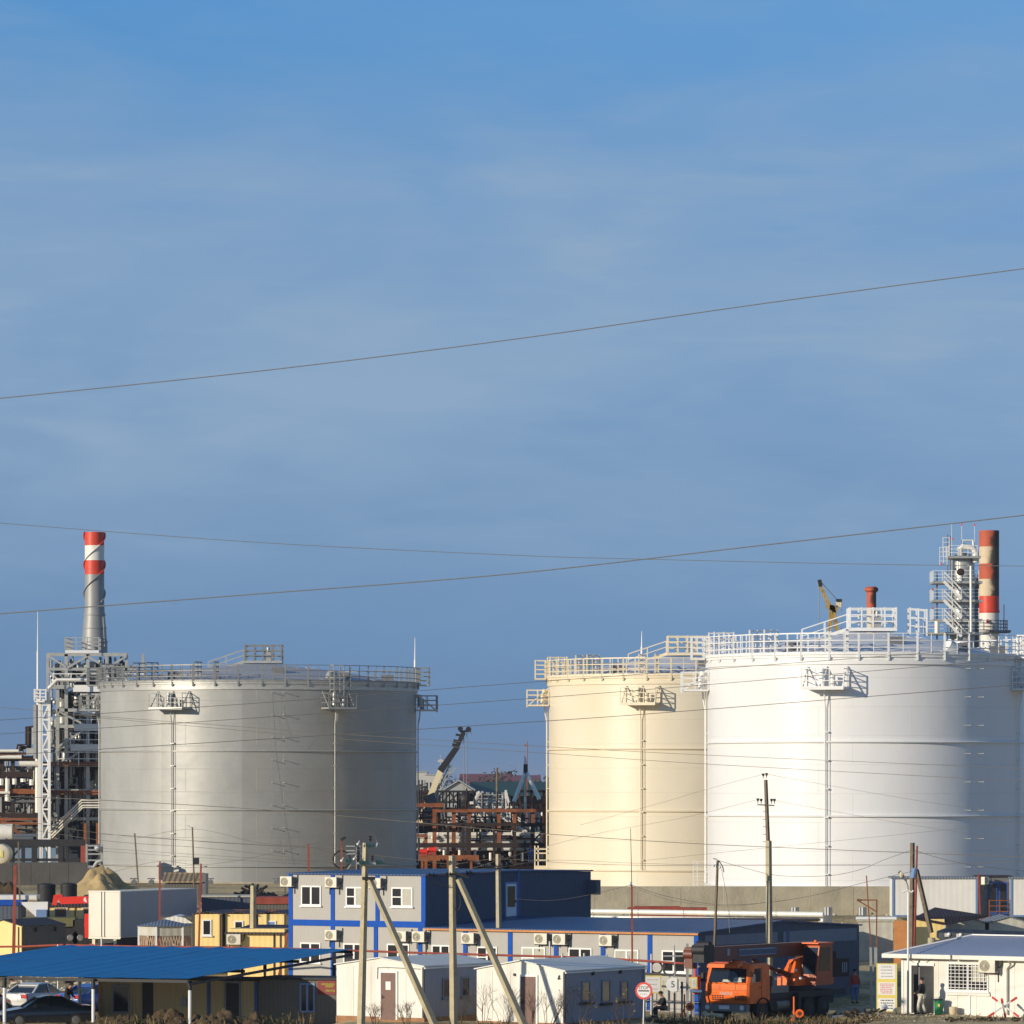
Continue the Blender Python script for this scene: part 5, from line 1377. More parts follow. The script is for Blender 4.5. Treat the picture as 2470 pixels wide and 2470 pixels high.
# --- beige cabin and grey cabin under the canopy
def row_cabin(label, ul, ur, d_l, d_r, v_top, m_wall, m_roof, dep=2.6, name='site_cabin', z0=0.0, h=None):
    a = Vector((PX(ul, d_l), d_l, z0)); b = Vector((PX(ur, d_r), d_r, z0))
    ang = math.atan2(-(b.y - a.y), b.x - a.x); w = (b - a).length
    t = thing(name, label, 'cabin', b, -ang)
    zt = h if h else PZ(v_top, (d_l + d_r) / 2) - z0
    mb = MB(); mb.box(-w, 0, -.2, 0, dep, zt); mb.build('wall', M[m_wall], t)
    mb = MB(); mb.box(-w - .12, -.15, zt, .12, dep + .1, zt + .1); mb.build('roof', M[m_roof], t)
    return t, b, ang, w, zt
r1 = row_cabin('beige corrugated cabin with blue trims standing under the blue canopy', 237, 621, 238.8, 236.0, 2364, 'beige_wall', 'steel_dark')
t, b, ang, w, zt = r1; XX = lambda u: -w * (621 - u) / (621 - 237)
mb = MB()
for u in (505, 618): mb.box(XX(u) - .08, -.04, 0, XX(u) + .08, -.004, zt - .02)
mb.build('blue_trim', M['trim_blue'], t)
mb = MB(); mb.box(XX(239), -.04, 0, XX(239) + .14, -.004, zt - .02); mb.build('corner_board', M['orange_board'], t)
d_ = door(t, XX(547), .05, XX(578) - XX(547), 2.0, 'steel_dark', None, 0, -1, 'grey_roof')
window(t, XX(272), .55, XX(314) - XX(272), 1.35, style='single', frame='shade_wall', sill=False)
mb = MB(); mb.box(XX(345), -.05, .05, XX(370), -.004, 2.1); mb.build('dark_doorway', M['steel_dark'], t)
mb = MB(); mb.box(XX(440), -.12, .9, XX(452), -.004, 1.3); mb.build('switch_box', M['shade_wall'], t)
r2 = row_cabin('grey cabin with blue framed window and red sign under canopy edge', 623, 813, 236.0, 234.8, 2363, 'olive_wall', 'steel_dark', z0=0, dep=2.6)
t, b, ang, w, zt = r2; XX2 = lambda u: -w * (813 - u) / (813 - 623)
window(t, XX2(724), .72, XX2(760) - XX2(724), 1.38, frame='frame_blue', sill=False)

# red sign board with yellow lettering on the grey cabin
FONT_CACHE = {}
def text_mb(s, size, xf, depth=.006):
    cu = bpy.data.curves.new('txt', 'FONT'); cu.body = s; cu.size = size; cu.extrude = depth; cu.align_x = 'CENTER'; cu.align_y = 'CENTER'; cu.resolution_u = 3
    o = bpy.data.objects.new('txt', cu); COL.objects.link(o); bpy.context.view_layer.update()
    dg = bpy.context.evaluated_depsgraph_get()
    me = bpy.data.meshes.new_from_object(o.evaluated_get(dg))
    mb = MB(); R = Matrix.Rotation(R_(90), 4, 'X')
    mb.add([xf @ R @ v.co for v in me.vertices], [tuple(p.vertices) for p in me.polygons])
    bpy.data.objects.remove(o); bpy.data.curves.remove(cu); bpy.data.meshes.remove(me)
    return mb
x0, x1 = XX2(767), XX2(811)
sg = thing('sign_board', 'shade-darkened red sign with yellow lettering on the grey cabin', 'sign', loc2w(b, ang, (x0 + x1) / 2, -.02, PZ(2382, 235)), -ang)
mb = MB(); hw = (x1 - x0) / 2; mb.box(-hw, -.04, -.33, hw, 0, .33); mb.build('board', M['shaded_red'], sg)
mb = MB(); rr = random.Random(5)
for zz, xa, xb in ((.16, -.25, .35), (.06, -.05, .3), (-.14, -.05, .40)):
    x = xa
    while x < xb: ww = rr.uniform(.03, .08); mb.box(x, -.05, zz - .05, x + ww, -.041, zz + .05); x += ww + .02
mb.build('lettering', M['shaded_yellow'], sg)

# --- guard house on the right
aG = R_(36); bG = Vector((PX(2174, 240), 240, .5))
tg = thing('guard_house', 'white ribbed guard house with barred window and grey blue roof', 'guard house', bG, -aG)
def gx(u):
    k = (u - 1235) / F; c, s = math.cos(aG), math.sin(aG); return (k * bG.y - bG.x) / (c + k * s)
def gzv(v, u): return PZ(v, bG.y - gx(u) * math.sin(aG)) - bG.z
WG = 11.5; zE = gzv(2308, 2300)
mb = MB(); mb.box(0, 0, -.2, WG, 6.0, zE); mb.build('wall', M['white_wall'], tg)
mb = MB(); ov = .75; rz_ = zE + .95
mb.add([(-ov, -.35, zE + .05), (WG + .5, -.35, zE + .05), (WG + .5, 6.3, zE + .05), (-ov, 6.3, zE + .05), (2.2, 3.0, rz_), (WG + .5, 3.0, rz_)], [(0, 1, 5, 4), (1, 2, 5), (2, 3, 4, 5), (3, 0, 4), (0, 3, 2, 1)])
mb.build('roof', M['roof_slate'], tg)
mb = MB(); mb.beam((-ov, -.36, zE + .09), (2.2, 3.0, rz_ + .03), .14, .06); mb.beam((2.2, 3.0, rz_ + .03), (WG, 3.0, rz_ + .03), .16, .06); mb.build('ridge_cap', M['white_metal'], tg)
mb = MB(); mb.box(-ov - .05, -.50, zE - .10, gx(2305), -.36, zE + .10); mb.box(gx(2310), -.50, zE - .10, WG + .5, -.36, zE + .10); mb.build('gutter', M['white_wall'], tg)
mb = MB(); mb.box(-ov, -.345, zE - .06, WG, -.01, zE - .03); mb.build('soffit', M['white_wall'], tg)
mb = MB(); mb.box(.02, -.03, .0, .14, -.003, zE - .07); mb.box(gx(2337), -.045, 0, gx(2337) + .10, -.003, gzv(2395, 2337)); mb.build('corner_strip', M['white_pvc'], tg)
mb = MB()
for k_ in range(1, 11): mb.box(k_ * 1.05 - .008, -.006, 0, k_ * 1.05 + .008, -.001, zE - .07)
mb.build('panel_joint', M['joint'], tg)
# doorway, open
dx0, dx1 = gx(2200), gx(2250)
mb = MB(); mb.box(dx0, -.025, .0, dx1, -.004, gzv(2329, 2220)); mb.build('doorway', M['steel_dark'], tg)
mb = MB(); mb.box(dx0 - .1, -.07, gzv(2329, 2220), dx1 + .1, -.004, gzv(2329, 2220) + .14); mb.box(dx0 - .1, -.07, 0, dx0, -.004, gzv(2329, 2220)); mb.build('door_frame', M['white_pvc'], tg)
mb = MB(); hx = dx1; mb.add([], []); hz = gzv(2331, 2240); c_, s_ = math.cos(R_(20)), math.sin(R_(20))
wd_ = .85; mb.hexa([(hx, -.03, .03), (hx - wd_ * s_, -.03 - wd_ * c_, .03), (hx - wd_ * s_ + .05, -.03 - wd_ * c_, .03), (hx + .05, -.03, .03)], [(hx, -.03, hz), (hx - wd_ * s_, -.03 - wd_ * c_, hz), (hx - wd_ * s_ + .05, -.03 - wd_ * c_, hz), (hx + .05, -.03, hz)])
dr = mb.build('door', M['galv_dark'], tg)
mb = MB(); px_, py_ = hx - .45 * s_ - .012, -.03 - .45 * c_
mb.hexa([(px_ + .15 * s_, py_ + .15 * c_, 1.35), (px_ - .15 * s_, py_ - .15 * c_, 1.35), (px_ - .15 * s_ - .005, py_ - .15 * c_, 1.35), (px_ + .15 * s_ - .005, py_ + .15 * c_, 1.35)], [(px_ + .15 * s_, py_ + .15 * c_, 1.75), (px_ - .15 * s_, py_ - .15 * c_, 1.75), (px_ - .15 * s_ - .005, py_ - .15 * c_, 1.75), (px_ + .15 * s_ - .005, py_ + .15 * c_, 1.75)]); mb.build('notice', M['letter_white'], dr)
# barred window
wx0, wx1 = gx(2286), gx(2385); wz0, wz1 = gzv(2391, 2335), gzv(2323, 2335)
wn = window(tg, wx0, wz0, wx1 - wx0, wz1 - wz0, style='double', frame='white_pvc')
mb = MB()
for i in range(1, 8): z = wz0 + (wz1 - wz0) * i / 8; mb.box(wx0 + .03, -.10, z - .013, wx1 - .03, -.085, z + .013)
for i in range(1, 10): x = wx0 + (wx1 - wx0) * i / 10; mb.box(x - .013, -.086, wz0 + .03, x + .013, -.072, wz1 - .03)
mb.build('grille', M['white_metal'], wn)
mb = MB(); mb.box((wx0 + wx1) / 2 + .25, -.032, wz0 + .45, wx1 - .1, -.029, wz1 - .1); mb.build('curtain', M['curtain'], wn)
mb = MB(); mb.box(wx0, -.05, wz1 + .05, wx1, -.02, wz1 + .22); mb.box(wx0 - .05, -.1, wz0 - .2, wx1 + .1, -.01, wz0 - .08); mb.build('shutter_box', M['white_wall'], tg)
mb = MB(); xp = gx(2432); mb.tube([(xp + .25, -.42, zE - .08), (xp + .25, -.2, zE - .3), (xp, -.08, zE - .5), (xp, -.08, .05)], .05, 8); mb.build('downpipe', M['galv'], tg)
mb = MB(); mb.tube([(gx(2195), -.04, gzv(2316, 2195)), (gx(2210), -.05, gzv(2324, 2210)), (gx(2228), -.05, gzv(2326, 2228)), (gx(2250), -.04, gzv(2312, 2250))], .012, 5); mb.build('cable', M['wire'], tg)
ac_unit(loc2w(bG, aG, gx(2392), -.0, gzv(2329, 2392)), aG, 'air conditioner beside barred window of the guard house', 1.12)
mb = MB(); mb.box(-.75, 1.6, -.2, -.05, 2.8, 2.3); mb.build('side_booth', M['galv_dark'], tg)

# --- upper white containers on the platform, right
def simple_box(name, label, cat, u0, u1, v0, v1, d, dep, m_wall, m_roof=None, a=0.0, roof_h=.12, group=None, over=.1):
    x0, x1 = PX(u0, d), PX(u1, d); z0, z1 = PZ(v1, d), PZ(v0, d)
    t = thing(name, label, cat, (x1, d, z0), -a, group)
    w = (x1 - x0) / math.cos(a)
    mb = MB(); mb.box(-w, 0, 0, 0, dep, z1 - z0 - (roof_h if m_roof else 0)); mb.build('wall', M[m_wall], t)
    if m_roof: mb = MB(); mb.box(-w - over, -over, z1 - z0 - roof_h, over, dep + over, z1 - z0); mb.build('roof', M[m_roof], t)
    return t, w, z1 - z0
for (u0, u1, lab) in ((2153, 2357, 'white corrugated container on the upper platform behind lamp pole'), (2438, 2640, 'white corrugated container cut by the right image edge')):
    t, w, hh = simple_box('container', lab, 'container', u0, u1, 2115, 2211, 303, 2.4, 'white_panel', 'grey_roof', roof_h=.12, group='upper white containers')
    mb = MB(); mb.box(-w - .03, -.05, 0, -w + .1, -.004, hh - .13); mb.box(-.1, -.05, 0, .03, -.004, hh - .13); mb.box(-w + .1, -.05, 0, -.1, -.004, .1); mb.build('edge_frame', M['frame_blue'], t)
t, w, hh = simple_box('entrance_porch', 'dark recessed porch with glass doors between white containers', 'porch', 2358, 2437, 2112, 2211, 303.6, 2.0, 'galv_dark', 'steel_dark', roof_h=.1)
for x in (-1.38, -.72):
    mb = MB(); mb.box(x, -.06, .1, x + .58, -.004, 2.1); d_ = mb.build('glass_door', M['trim_blue'], t); mb = MB(); mb.box(x + .1, -.075, .3, x + .48, -.062, 2.0); mb.build('pane', M['glass'], d_)
mb = MB(); rail_line(mb, [(-1.35, -.6, 0), (-.05, -.6, 0)], 1.0, 3, .65, .025, .03); mb.box(-1.5, -.8, -.12, 0, -.0, 0); mb.build('railing', M['rust'], t)
ac_unit(W(2368, 2124, 303) + Vector((0, -.05, 0)), R_(-60), 'small air conditioner beside dark porch on upper platform', .8)

t, w, hh = simple_box('container', 'pale grey weathered container left of the orange board', 'container', 2071, 2154, 2217, 2318, 285, 6, 'plank', 'plank', roof_h=.14, a=R_(4))
mb = MB(); mb.box(-w - .15, -.2, hh - .02, .2, 1, hh + .12); mb.build('roof_edge', M['white_metal'], t)
t = solo(MB().box(PX(2156, 283), 283, .8, PX(2188, 283), 283.12, PZ(2221, 283)), 'board_panel', M['orange_board'], 'rough orange brown board panel beside the wooden pole', 'panel', W(2172, 2330, 283))
t, w, hh = simple_box('site_cabin', 'plain yellow cabin behind the leaning pole brace', 'cabin', 2206, 2278, 2217, 2330, 284, 4, 'yellow_wall', None)
mb = MB(); mb.prism([(-w - .1, -.1, hh), (.1, -.1, hh - .35), (2.6, 1.2, hh + .1), (-.2, 4, hh + .5)], (0, 0, .08)); mb.build('roof', M['brown_roof'], t)
for u0, u1, lab in ((2286, 2376, 'small pale cabin with shallow gable roof behind dark tarpaulin'), (2386, 2480, 'pale gable roofed cabin at right edge below white container')):
    d = 288; x0, x1 = PX(u0, d), PX(u1, d); t = thing('site_cabin', lab, 'cabin', (x1, d, 1.4)); zz = PZ(2226, d) - 1.4
    gable_box(t, x0 - x1, 0, 0, 5, 0, zz, .32, 'plank', 'grey_roof', 'y', .1, .06)
t = thing('covered_trailer', 'long dark tarpaulin covered trailer with pale straps behind guard house', 'trailer', W(2360, 2300, 268))
p = W(2262, 2252, 268); q = W(2500, 2262, 266)
mb = MB(); secs = []
for i in range(13):
    f = i / 12; c = p.lerp(q, f); w_ = .38 + .03 * math.sin(i * 2.1); hgt = .55 if i not in (0,) else .25
    secs.append([c + Vector((0, dy * w_ * 2, dz * hgt)) for dy, dz in ((-1, -.9), (-1, .2), (-.6, .55), (.6, .55), (1, .2), (1, -.9))])
mb.loft(secs); mb.build('tarpaulin', M['tarp_navy'], t, world=True)
mb = MB()
for f in (.08, .20, .44, .67, .9):
    c = p.lerp(q, f); mb.box(c.x - .12, c.y - .9, c.z - .12, c.x + .12, c.y - .7, c.z + .06); mb.ball((c.x + .1, c.y - .85, c.z), .11, 8, 6)
mb.build('strap', M['pipe_white'], t, world=True)
mb = MB(); mb.box(p.x - .2, p.y - .6, 1.0, q.x, p.y + .6, p.z - .35); mb.build('trailer_bed', M['navy_shade_wall'], t, world=True)
mb = MB()
for f in (.25, .45, .65): c = p.lerp(q, f); mb.cyl((c.x, c.y - .8, 1.2), (c.x, c.y - .5, 1.2), .5, .5, 16)
mb.build('wheel', M['black'], t, world=True)
for u, v, s, lab in ((2406, 2264, .55, 'left white sack on the guard house roof back'), (2424, 2263, .6, 'middle white sack on the guard house roof back'), (2443, 2266, .4, 'small right white sack on the guard house roof back')):
    c = W(u, v, 258); mb = MB(); mb.ball((0, 0, 0), s * .5, 12, 8, (.75, .6, .62), .08); mb.box(-.25, -.2, -3.2, .25, .2, -.1)
    solo(mb, 'white_sack', M['white_metal'], lab, 'sack', (0, 0, 0), 'white sacks').location = c

# --- white heating pipeline on stands
t = thing('pipeline', 'long white insulated heating pipeline on low stands behind offices', 'pipeline', (0, 300, 2))
mb = MB(); za = 3.93
for dz, r in ((0, .15), (-.36, .13)):
    a = Vector((PX(500, 310), 310, za + dz)); b = Vector((PX(1988, 290), 290, za + dz)); n = 14
    for k in range(n): mb.cyl(a.lerp(b, k / n), a.lerp(b, (k + .985) / n), r, r, 12)
mb.build('pipe', M['pipe_white'], t, world=True)
mb = MB()
for k in range(30):
    c = a.lerp(b, (k + .5) / 30); mb.box(c.x - .05, c.y - .05, 1.2, c.x + .05, c.y + .05, c.z - .12); mb.box(c.x - .2, c.y - .2, c.z - .2, c.x + .2, c.y + .2, c.z - .12)
mb.build('stand', M['rust'], t, world=True)
for u0, u1, lab in ((1424, 1580, 'yellow cabin roof strip behind long office left part'), (1584, 1770, 'yellow cabin behind the long office near leaning pole'), (1776, 1975, 'yellow cabin with brown shutter behind crane cab')):
    t, w, hh = simple_box('site_cabin', lab, 'cabin', u0, u1, 2217, 2320, 280, 3, 'yellow_wall', 'brown_roof', roof_h=.1)
    mb = MB(); mb.box(-w * .55, -.06, hh - .75, -w * .25, -.004, hh - .18); mb.build('shutter', M['brown_door'], t)
t = thing('rusty_sheet', 'long rusty steel sheet pile lying along the concrete wall', 'steel sheets', W(1600, 2195, 305))
mb = MB(); mb.box(PX(1515, 305), 304.6, PZ(2197, 305), PX(1705, 305), 306, PZ(2189, 305)); mb.box(PX(1530, 305), 304.8, PZ(2189, 305) + .002, PX(1640, 305), 305.8, PZ(2186, 305)); mb.box(PX(1520, 305), 304.7, 3.0, PX(1700, 305), 305.8, PZ(2197, 305)); mb.build('sheet_stack', M['rust_red'], t, world=True)

# --- yellow cabins, left of the two-storey office
for i, (u0, u1, uw0, uw1, vw0, vw1, gl, lab) in enumerate(((464, 534, 487, 510, 2218, 2257, 'glass', 'yellow cabin with curtained white window beside brown post'), (539, 606, 564, 587, 2221, 2258, 'glass', 'middle yellow cabin with dark white framed window'), (617, 690, 643, 666, 2221, 2258, 'frame_blue', 'yellow cabin with bluish window touching the two storey office'))):
    d = 276; t, w, hh = simple_box('site_cabin', lab, 'cabin', u0, u1, 2205, 2330, d, 5, 'yellow_wall', None, a=R_(9), group='row of yellow cabins')
    mb = MB(); xm = -w / 2
    for s in (0, 1):
        xa = -w - .1 if s == 0 else .1
        mb.hexa([(xa, -.1, hh - .02), (xm, -.1, hh + .10), (xm, 5.1, hh + .10), (xa, 5.1, hh - .02)], [(xa, -.1, hh + .03), (xm, -.1, hh + .15), (xm, 5.1, hh + .15), (xa, 5.1, hh + .03)])
    mb.build('roof', M['brown_roof'], t)
    k = d / F; x0 = (uw0 - u1) * k; ww = (uw1 - uw0) * k; z0 = PZ(vw1, d) - PZ(2330, d); hw_ = (vw1 - vw0) * k
    window(t, x0, z0, ww, hw_, style='single', glass=gl)
    mb = MB(); mb.box(-w - .01, -.03, 0, -w + .1, -.003, hh - .03); mb.box(-.1, -.03, 0, .01, -.003, hh - .03); mb.build('corner_strip', M['brown_roof'], t)
t, w, hh = simple_box('site_cabin', 'low yellow cabin with overhanging dark brown roof', 'cabin', 548, 686, 2241, 2370, 266, 3, 'yellow_wall', None, a=R_(10))
k = 266 / F
mb = MB(); mb.hexa([(-w - .1, -.25, hh - .28), (.35, -.25, hh - .28), (.35, 3, hh + .05), (-w + .5, 3, hh + .05)], [(-w - .1, -.25, hh - .2), (.35, -.25, hh - .2), (.35, 3, hh + .15), (-w + .5, 3, hh + .15)]); mb.build('roof', M['brown_roof'], t)
mb = MB(); mb.box(-.6, -.05, .0, -.52, -.004, hh - .3); mb.box(-.25, -.05, 0, -.18, -.004, hh - .3); mb.build('trim', M['brown_roof'], t)
mb = MB(); mb.beam((.25, -.3, hh - .2), (-.25, -.5, .2), .08); mb.beam((.3, -.3, hh - .25), (.7, -.5, .2), .06); mb.build('leaning_bar', M['rust_red'], t)
ac_unit(W(566, 2266, 266) + Vector((0, .44, 0)), R_(10), 'air conditioner on the low yellow cabin under brown roof', .95)
t, w, hh = simple_box('site_cabin', 'cabin with white barrel roof behind the lattice gazebo', 'cabin', 385, 462, 2212, 2300, 282, 4, 'olive_wall', None)
mb = MB(); secs = []
for y in (-.15, 4.1): secs.append([Vector((-w - .1, y, hh - .35)), Vector((-w * .8, y, hh - .05)), Vector((-w * .5, y, hh + .06)), Vector((-w * .2, y, hh - .05)), Vector((.1, y, hh - .35))])
mb.loft(secs); mb.build('roof', M['white_roof'], t)

# yellow shed with brown roof at far left
dS = 283; aS = R_(26); us = 55
bS = Vector((PX(us, dS), dS, .9)); LS = Lfac(us, dS, aS, -40); SS = Sside(us, dS, aS, 157)
t = thing('storage_shed', 'yellow gable fronted shed with purple brown roof at left edge', 'shed', bS, -aS)
zS = PZ(2236, dS) - .9
gable_box(t, -LS, 0, 0, SS, -.3, zS, .35, 'yellow_wall', 'brown_roof', 'y', .06, .06)
mb = MB(); mb.box(.012, .0, -.2, .03, SS, zS - .02); mb.build('side_shade_sheet', M['olive_wall'], t)  # dark sheet over the yellow wall stands for the side's shade
mb = MB()
for u in (45, 54): x = -Lfac(us, dS, aS, u); mb.box(x - .03, -.05, -.2, x + .03, -.004, zS); 
mb.build('corner_strip', M['brown_roof'], t)
mb = MB(XSIDE)
for u in (84, 131): y = Sside(us, dS, aS, u); mb.box(y - .06, -.14, zS - .3, y + .06, -.032, zS - .06)
mb.build('eave_bracket', M['steel_dark'], t)
# blue fascia cabin and white tilted panel
t, w, hh = simple_box('site_cabin', 'grey cabin with bright blue fascia at the left edge', 'cabin', -60, 51, 2171, 2250, 300, 3, 'navy_shade_wall', 'blue_paint', roof_h=.32)
mb = MB(); mb.box(-w, .3, hh + .02, .9, 2.6, hh + .28); mb.build('roof_load', M['pipe_white'], t)
d = 298; t = thing('white_sheet', 'white triangular tarpaulin sheet slung beside blue fascia cabin', 'tarpaulin', W(85, 2215, d))
mb = MB(); mb.prism([W(47, 2176, d), W(118, 2175, d), W(115, 2216, d), W(92, 2216, d)], (0, .15, 0)); mb.build('sheet', M['white_metal'], t, world=True)
mb = MB(); mb.box(PX(88, d), d - .2, PZ(2216, d), PX(113, d), d - .01, PZ(2194, d)); mb.build('mesh_panel', M['frame_blue'], t, world=True)
mb = MB(); mb.beam(W(47, 2176, d), W(47, 2250, d), .12); mb.beam(W(118, 2175, d), W(116, 2250, d), .12); mb.build('prop', M['steel_dark'], t, world=True)
t, w, hh = simple_box('site_cabin', 'yellow cabin with two brown shutters below the red boom', 'cabin', 116, 330, 2180, 2260, 305, 3, 'yellow_wall', 'brown_roof', roof_h=.22)
k = 305 / F
for a, b in ((133, 160), (202, 225)):
    mb = MB(); mb.box((a - 330) * k, -.06, hh - 1.05, (b - 330) * k, -.004, hh - .28); s_ = mb.build('shutter', M['brown_door'], t); mb = MB(); mb.box((a - 330) * k - .1, -.07, hh - 1.1, (a - 330) * k, -.006, hh - .2); mb.box((b - 330) * k, -.07, hh - 1.1, (b - 330) * k + .1, -.006, hh - .2); mb.box((a - 330) * k, -.07, hh - .28, (b - 330) * k, -.006, hh - .2); mb.build('shutter_frame', M['cream_wall'], s_)
mb = MB(); mb.box((180 - 330) * k, -.05, 0, (183 - 330) * k, -.004, hh - .2); mb.build('downpipe', M['rust'], t)
# two black tanks
for u0, u1, v0, lab in ((90, 134, 2133, 'taller black barrel tank left of the sand pile'), (146, 186, 2132, 'shorter black barrel tank partly behind the red boom')):
    d = 318; r = (u1 - u0) / 2 * d / F; c = Vector((PX((u0 + u1) / 2, d), d, 2.4)); zt = PZ(v0, d) - 2.4
    t = thing('water_tank', lab, 'water tank', c, group='black tanks')
    mb = MB(); mb.lathe((0, 0, 0), [(r, 0), (r, zt - .1), (r * .96, zt), (r * .5, zt + .06), (.02, zt + .08)], 28); mb.build('body', M['black'], t)
    mb = MB(); mb.ringbar((0, 0), r, zt * .5, .05, .08, 28); mb.ringbar((0, 0), r, zt - .12, .06, .06, 28); mb.build('hoop', M['steel_dark'], t)
# gazebo
t = thing('gazebo', 'small lattice gazebo with grey metal hip roof', 'gazebo', (PX(398, 270), 270, 1.0))
k = 270 / F; zE_ = PZ(2233, 270) - 1; zP = PZ(2217, 270) - 1; wl = 55 * k; mb = MB()
n = 6; ang0 = R_(15)
P = [Vector((1.45 * math.cos(ang0 + 2 * math.pi * i / n), 1.45 * math.sin(ang0 + 2 * math.pi * i / n), 0)) for i in range(n)]
mb = MB(); mb.add([Vector((p.x * 1.12, p.y * 1.12, zE_)) for p in P] + [Vector((0, 0, zP))], [(i, (i + 1) % n, n) for i in range(n)] + [tuple(range(n - 1, -1, -1))]); mb.build('roof', M['grey_roof'], t)
mb = MB()
for p in P: mb.beam(p, p + Vector((0, 0, zE_)), .1)
mb.build('post', M['white_metal'], t)
for i in range(n):
    a, b = P[i] * .99, P[(i + 1) % n] * .99
    mb = MB(); mb.hexa([a + Vector((0, 0, zE_ * .82)), b + Vector((0, 0, zE_ * .82)), b * 1.01 + Vector((0, 0, zE_ * .82)), a * 1.01 + Vector((0, 0, zE_ * .82))], [a + Vector((0, 0, zE_)), b + Vector((0, 0, zE_)), b * 1.01 + Vector((0, 0, zE_)), a * 1.01 + Vector((0, 0, zE_))]); mb.build('upper_panel', M['plank'], t)
    mb = MB(); m_ = 9
    for j in range(m_):
        f0, f1 = j / m_, min(1, (j + 3) / m_)
        mb.beam(a.lerp(b, f0), a.lerp(b, f1) + Vector((0, 0, zE_ * .81)), .035); mb.beam(a.lerp(b, f1), a.lerp(b, f0) + Vector((0, 0, zE_ * .81)), .035)
    mb.build('lattice_panel', M['lattice'], t)
# slatted wooden roof shelter by the grey tank
d = 335; t = thing('slat_shelter', 'low shelter with slatted tan roof at the grey tank foot', 'shelter', W(440, 2150, d))
mb = MB()
for i in range(24):
    u = 392 + i * 4.0; mb.beam(W(u, 2127, d), W(u + 8, 2107, d + 3), .095, .05)
mb.box(PX(392, d), d - .05, PZ(2129, d), PX(488, d), d + .05, PZ(2126, d)); mb.beam(W(396, 2107, d + 3), W(494, 2107, d + 3), .12); mb.build('slat_roof', M['slat_wood'], t, world=True)
mb = MB(); mb.box(PX(395, d), d + .2, 2.6, PX(486, d), d + 3, PZ(2131, d)); mb.build('wall', M['olive_wall'], t, world=True)
mb = MB(); mb.box(PX(487, d), d + .1, 2.6, PX(496, d), d + 3, PZ(2108, d)); mb.build('end_wall', M['galv_dark'], t, world=True)

# more low roofs behind the yellow cabins
t, w, hh = simple_box('site_cabin', 'low dark navy cabin with pale roof edge behind yellow cabins', 'cabin', 486, 608, 2160, 2230, 302, 3, 'navy_shade_wall', 'cement', roof_h=.10)
t, w, hh = simple_box('site_cabin', 'low cabin with reddish brown roof beside the two storey office', 'cabin', 616, 720, 2164, 2230, 301, 3, 'olive_wall', 'rust_red', roof_h=.42)
t, w, hh = simple_box('site_cabin', 'low brown roofed cabin just behind the concrete pole', 'cabin', 560, 690, 2196, 2240, 290, 2.5, 'cream_wall', 'rust', roof_h=.08)
# ------------------------------------------------------------------ poles
def tapered_pole(name, label, base, top, w0, w1, m, roll=.7, cat='utility pole', parts=True, group=None):
    base = Vector(base); top = Vector(top)
    t = thing(name, label, cat, base, 0, group)
    mb = MB(); mb.beam(base - Vector((0, 0, .3)), top, w0, w0, w1, roll); mb.build('shaft', M[m], t, world=True)
    return t
def brace(t, p, q, w0, w1, m='pole_concrete', roll=.7):
    mb = MB(); mb.beam(q, p, w0, w0, w1, roll); mb.build('brace', M[m], t, world=True)
def insul(t, c, m='insul_green', r=.14, n=2, axis=(1, 0, 0), name='insulator'):
    ax = Vector(axis); mb = MB()
    for k in range(n):
        o = c + ax * (k * .13)
        mb.cyl(o - ax * .03, o + ax * .03, r, r * .55, 14); mb.cyl(o + ax * .03, o + ax * .1, r * .45, r * .35, 10)
    return mb.build(name, M[m], t, world=True)

d = 222.0
tA = tapered_pole('utility_pole', 'concrete pole with green glass insulators and a leaning brace', (PX(870, d), d, .4), W(882, 2033, d), .27, .19, 'pole_concrete')
brace(tA, W(892, 2122, d - .1), Vector((PX(1060, d), d - .6, .3)), .26, .20)
mb = MB(); mb.box(PX(874, d), d - .25, PZ(2122, d), PX(905, d), d + .2, PZ(2115, d)); mb.build('clamp', M['steel_dark'], tA, world=True)
for u, v, ax in ((884, 2038, (1, 0, 0)), (892, 2040, (1, 0, 0)), (836, 2077, (1, 0, 0)), (868, 2080, (1, 0, 0)), (878, 2082, (1, 0, 0)), (908, 2079, (1, 0, 0)), (914, 2081, (1, 0, 0))): insul(tA, W(u, v, d - .35), axis=ax)
for u, v in ((893, 2018), (863, 2066), (898, 2065)): insul(tA, W(u, v, d), 'rust_dark', .09, 2, (0, 0, -1), 'pin_insulator')
mb = MB(); mb.beam(W(850, 2082, d - .2), W(915, 2083, d - .2), .09); mb.beam(W(838, 2096, d - .3), W(852, 2078, d - .3), .05); mb.build('crossarm', M['galv'], tA, world=True)
for u, v in ((863, 2036), (907, 2041), (824, 2076), (854, 2072)):
    mb = MB(); mb.ball(W(u, v, d - .3), .06, 8, 6); mb.beam(W(u, v, d - .3), W(u + 4, v - 8, d - .3), .03); mb.build('wire_clamp', M['white_metal'], tA, world=True)
mb = MB(); mb.tube([W(893, 2010, d), W(903, 2012, d), W(909, 2030, d), W(908, 2040, d)], .015, 6); mb.tube([W(900, 2062, d), W(915, 2062, d), W(925, 2072, d), W(928, 2084, d)], .015, 6); mb.build('jumper_wire', M['wire'], tA, world=True)

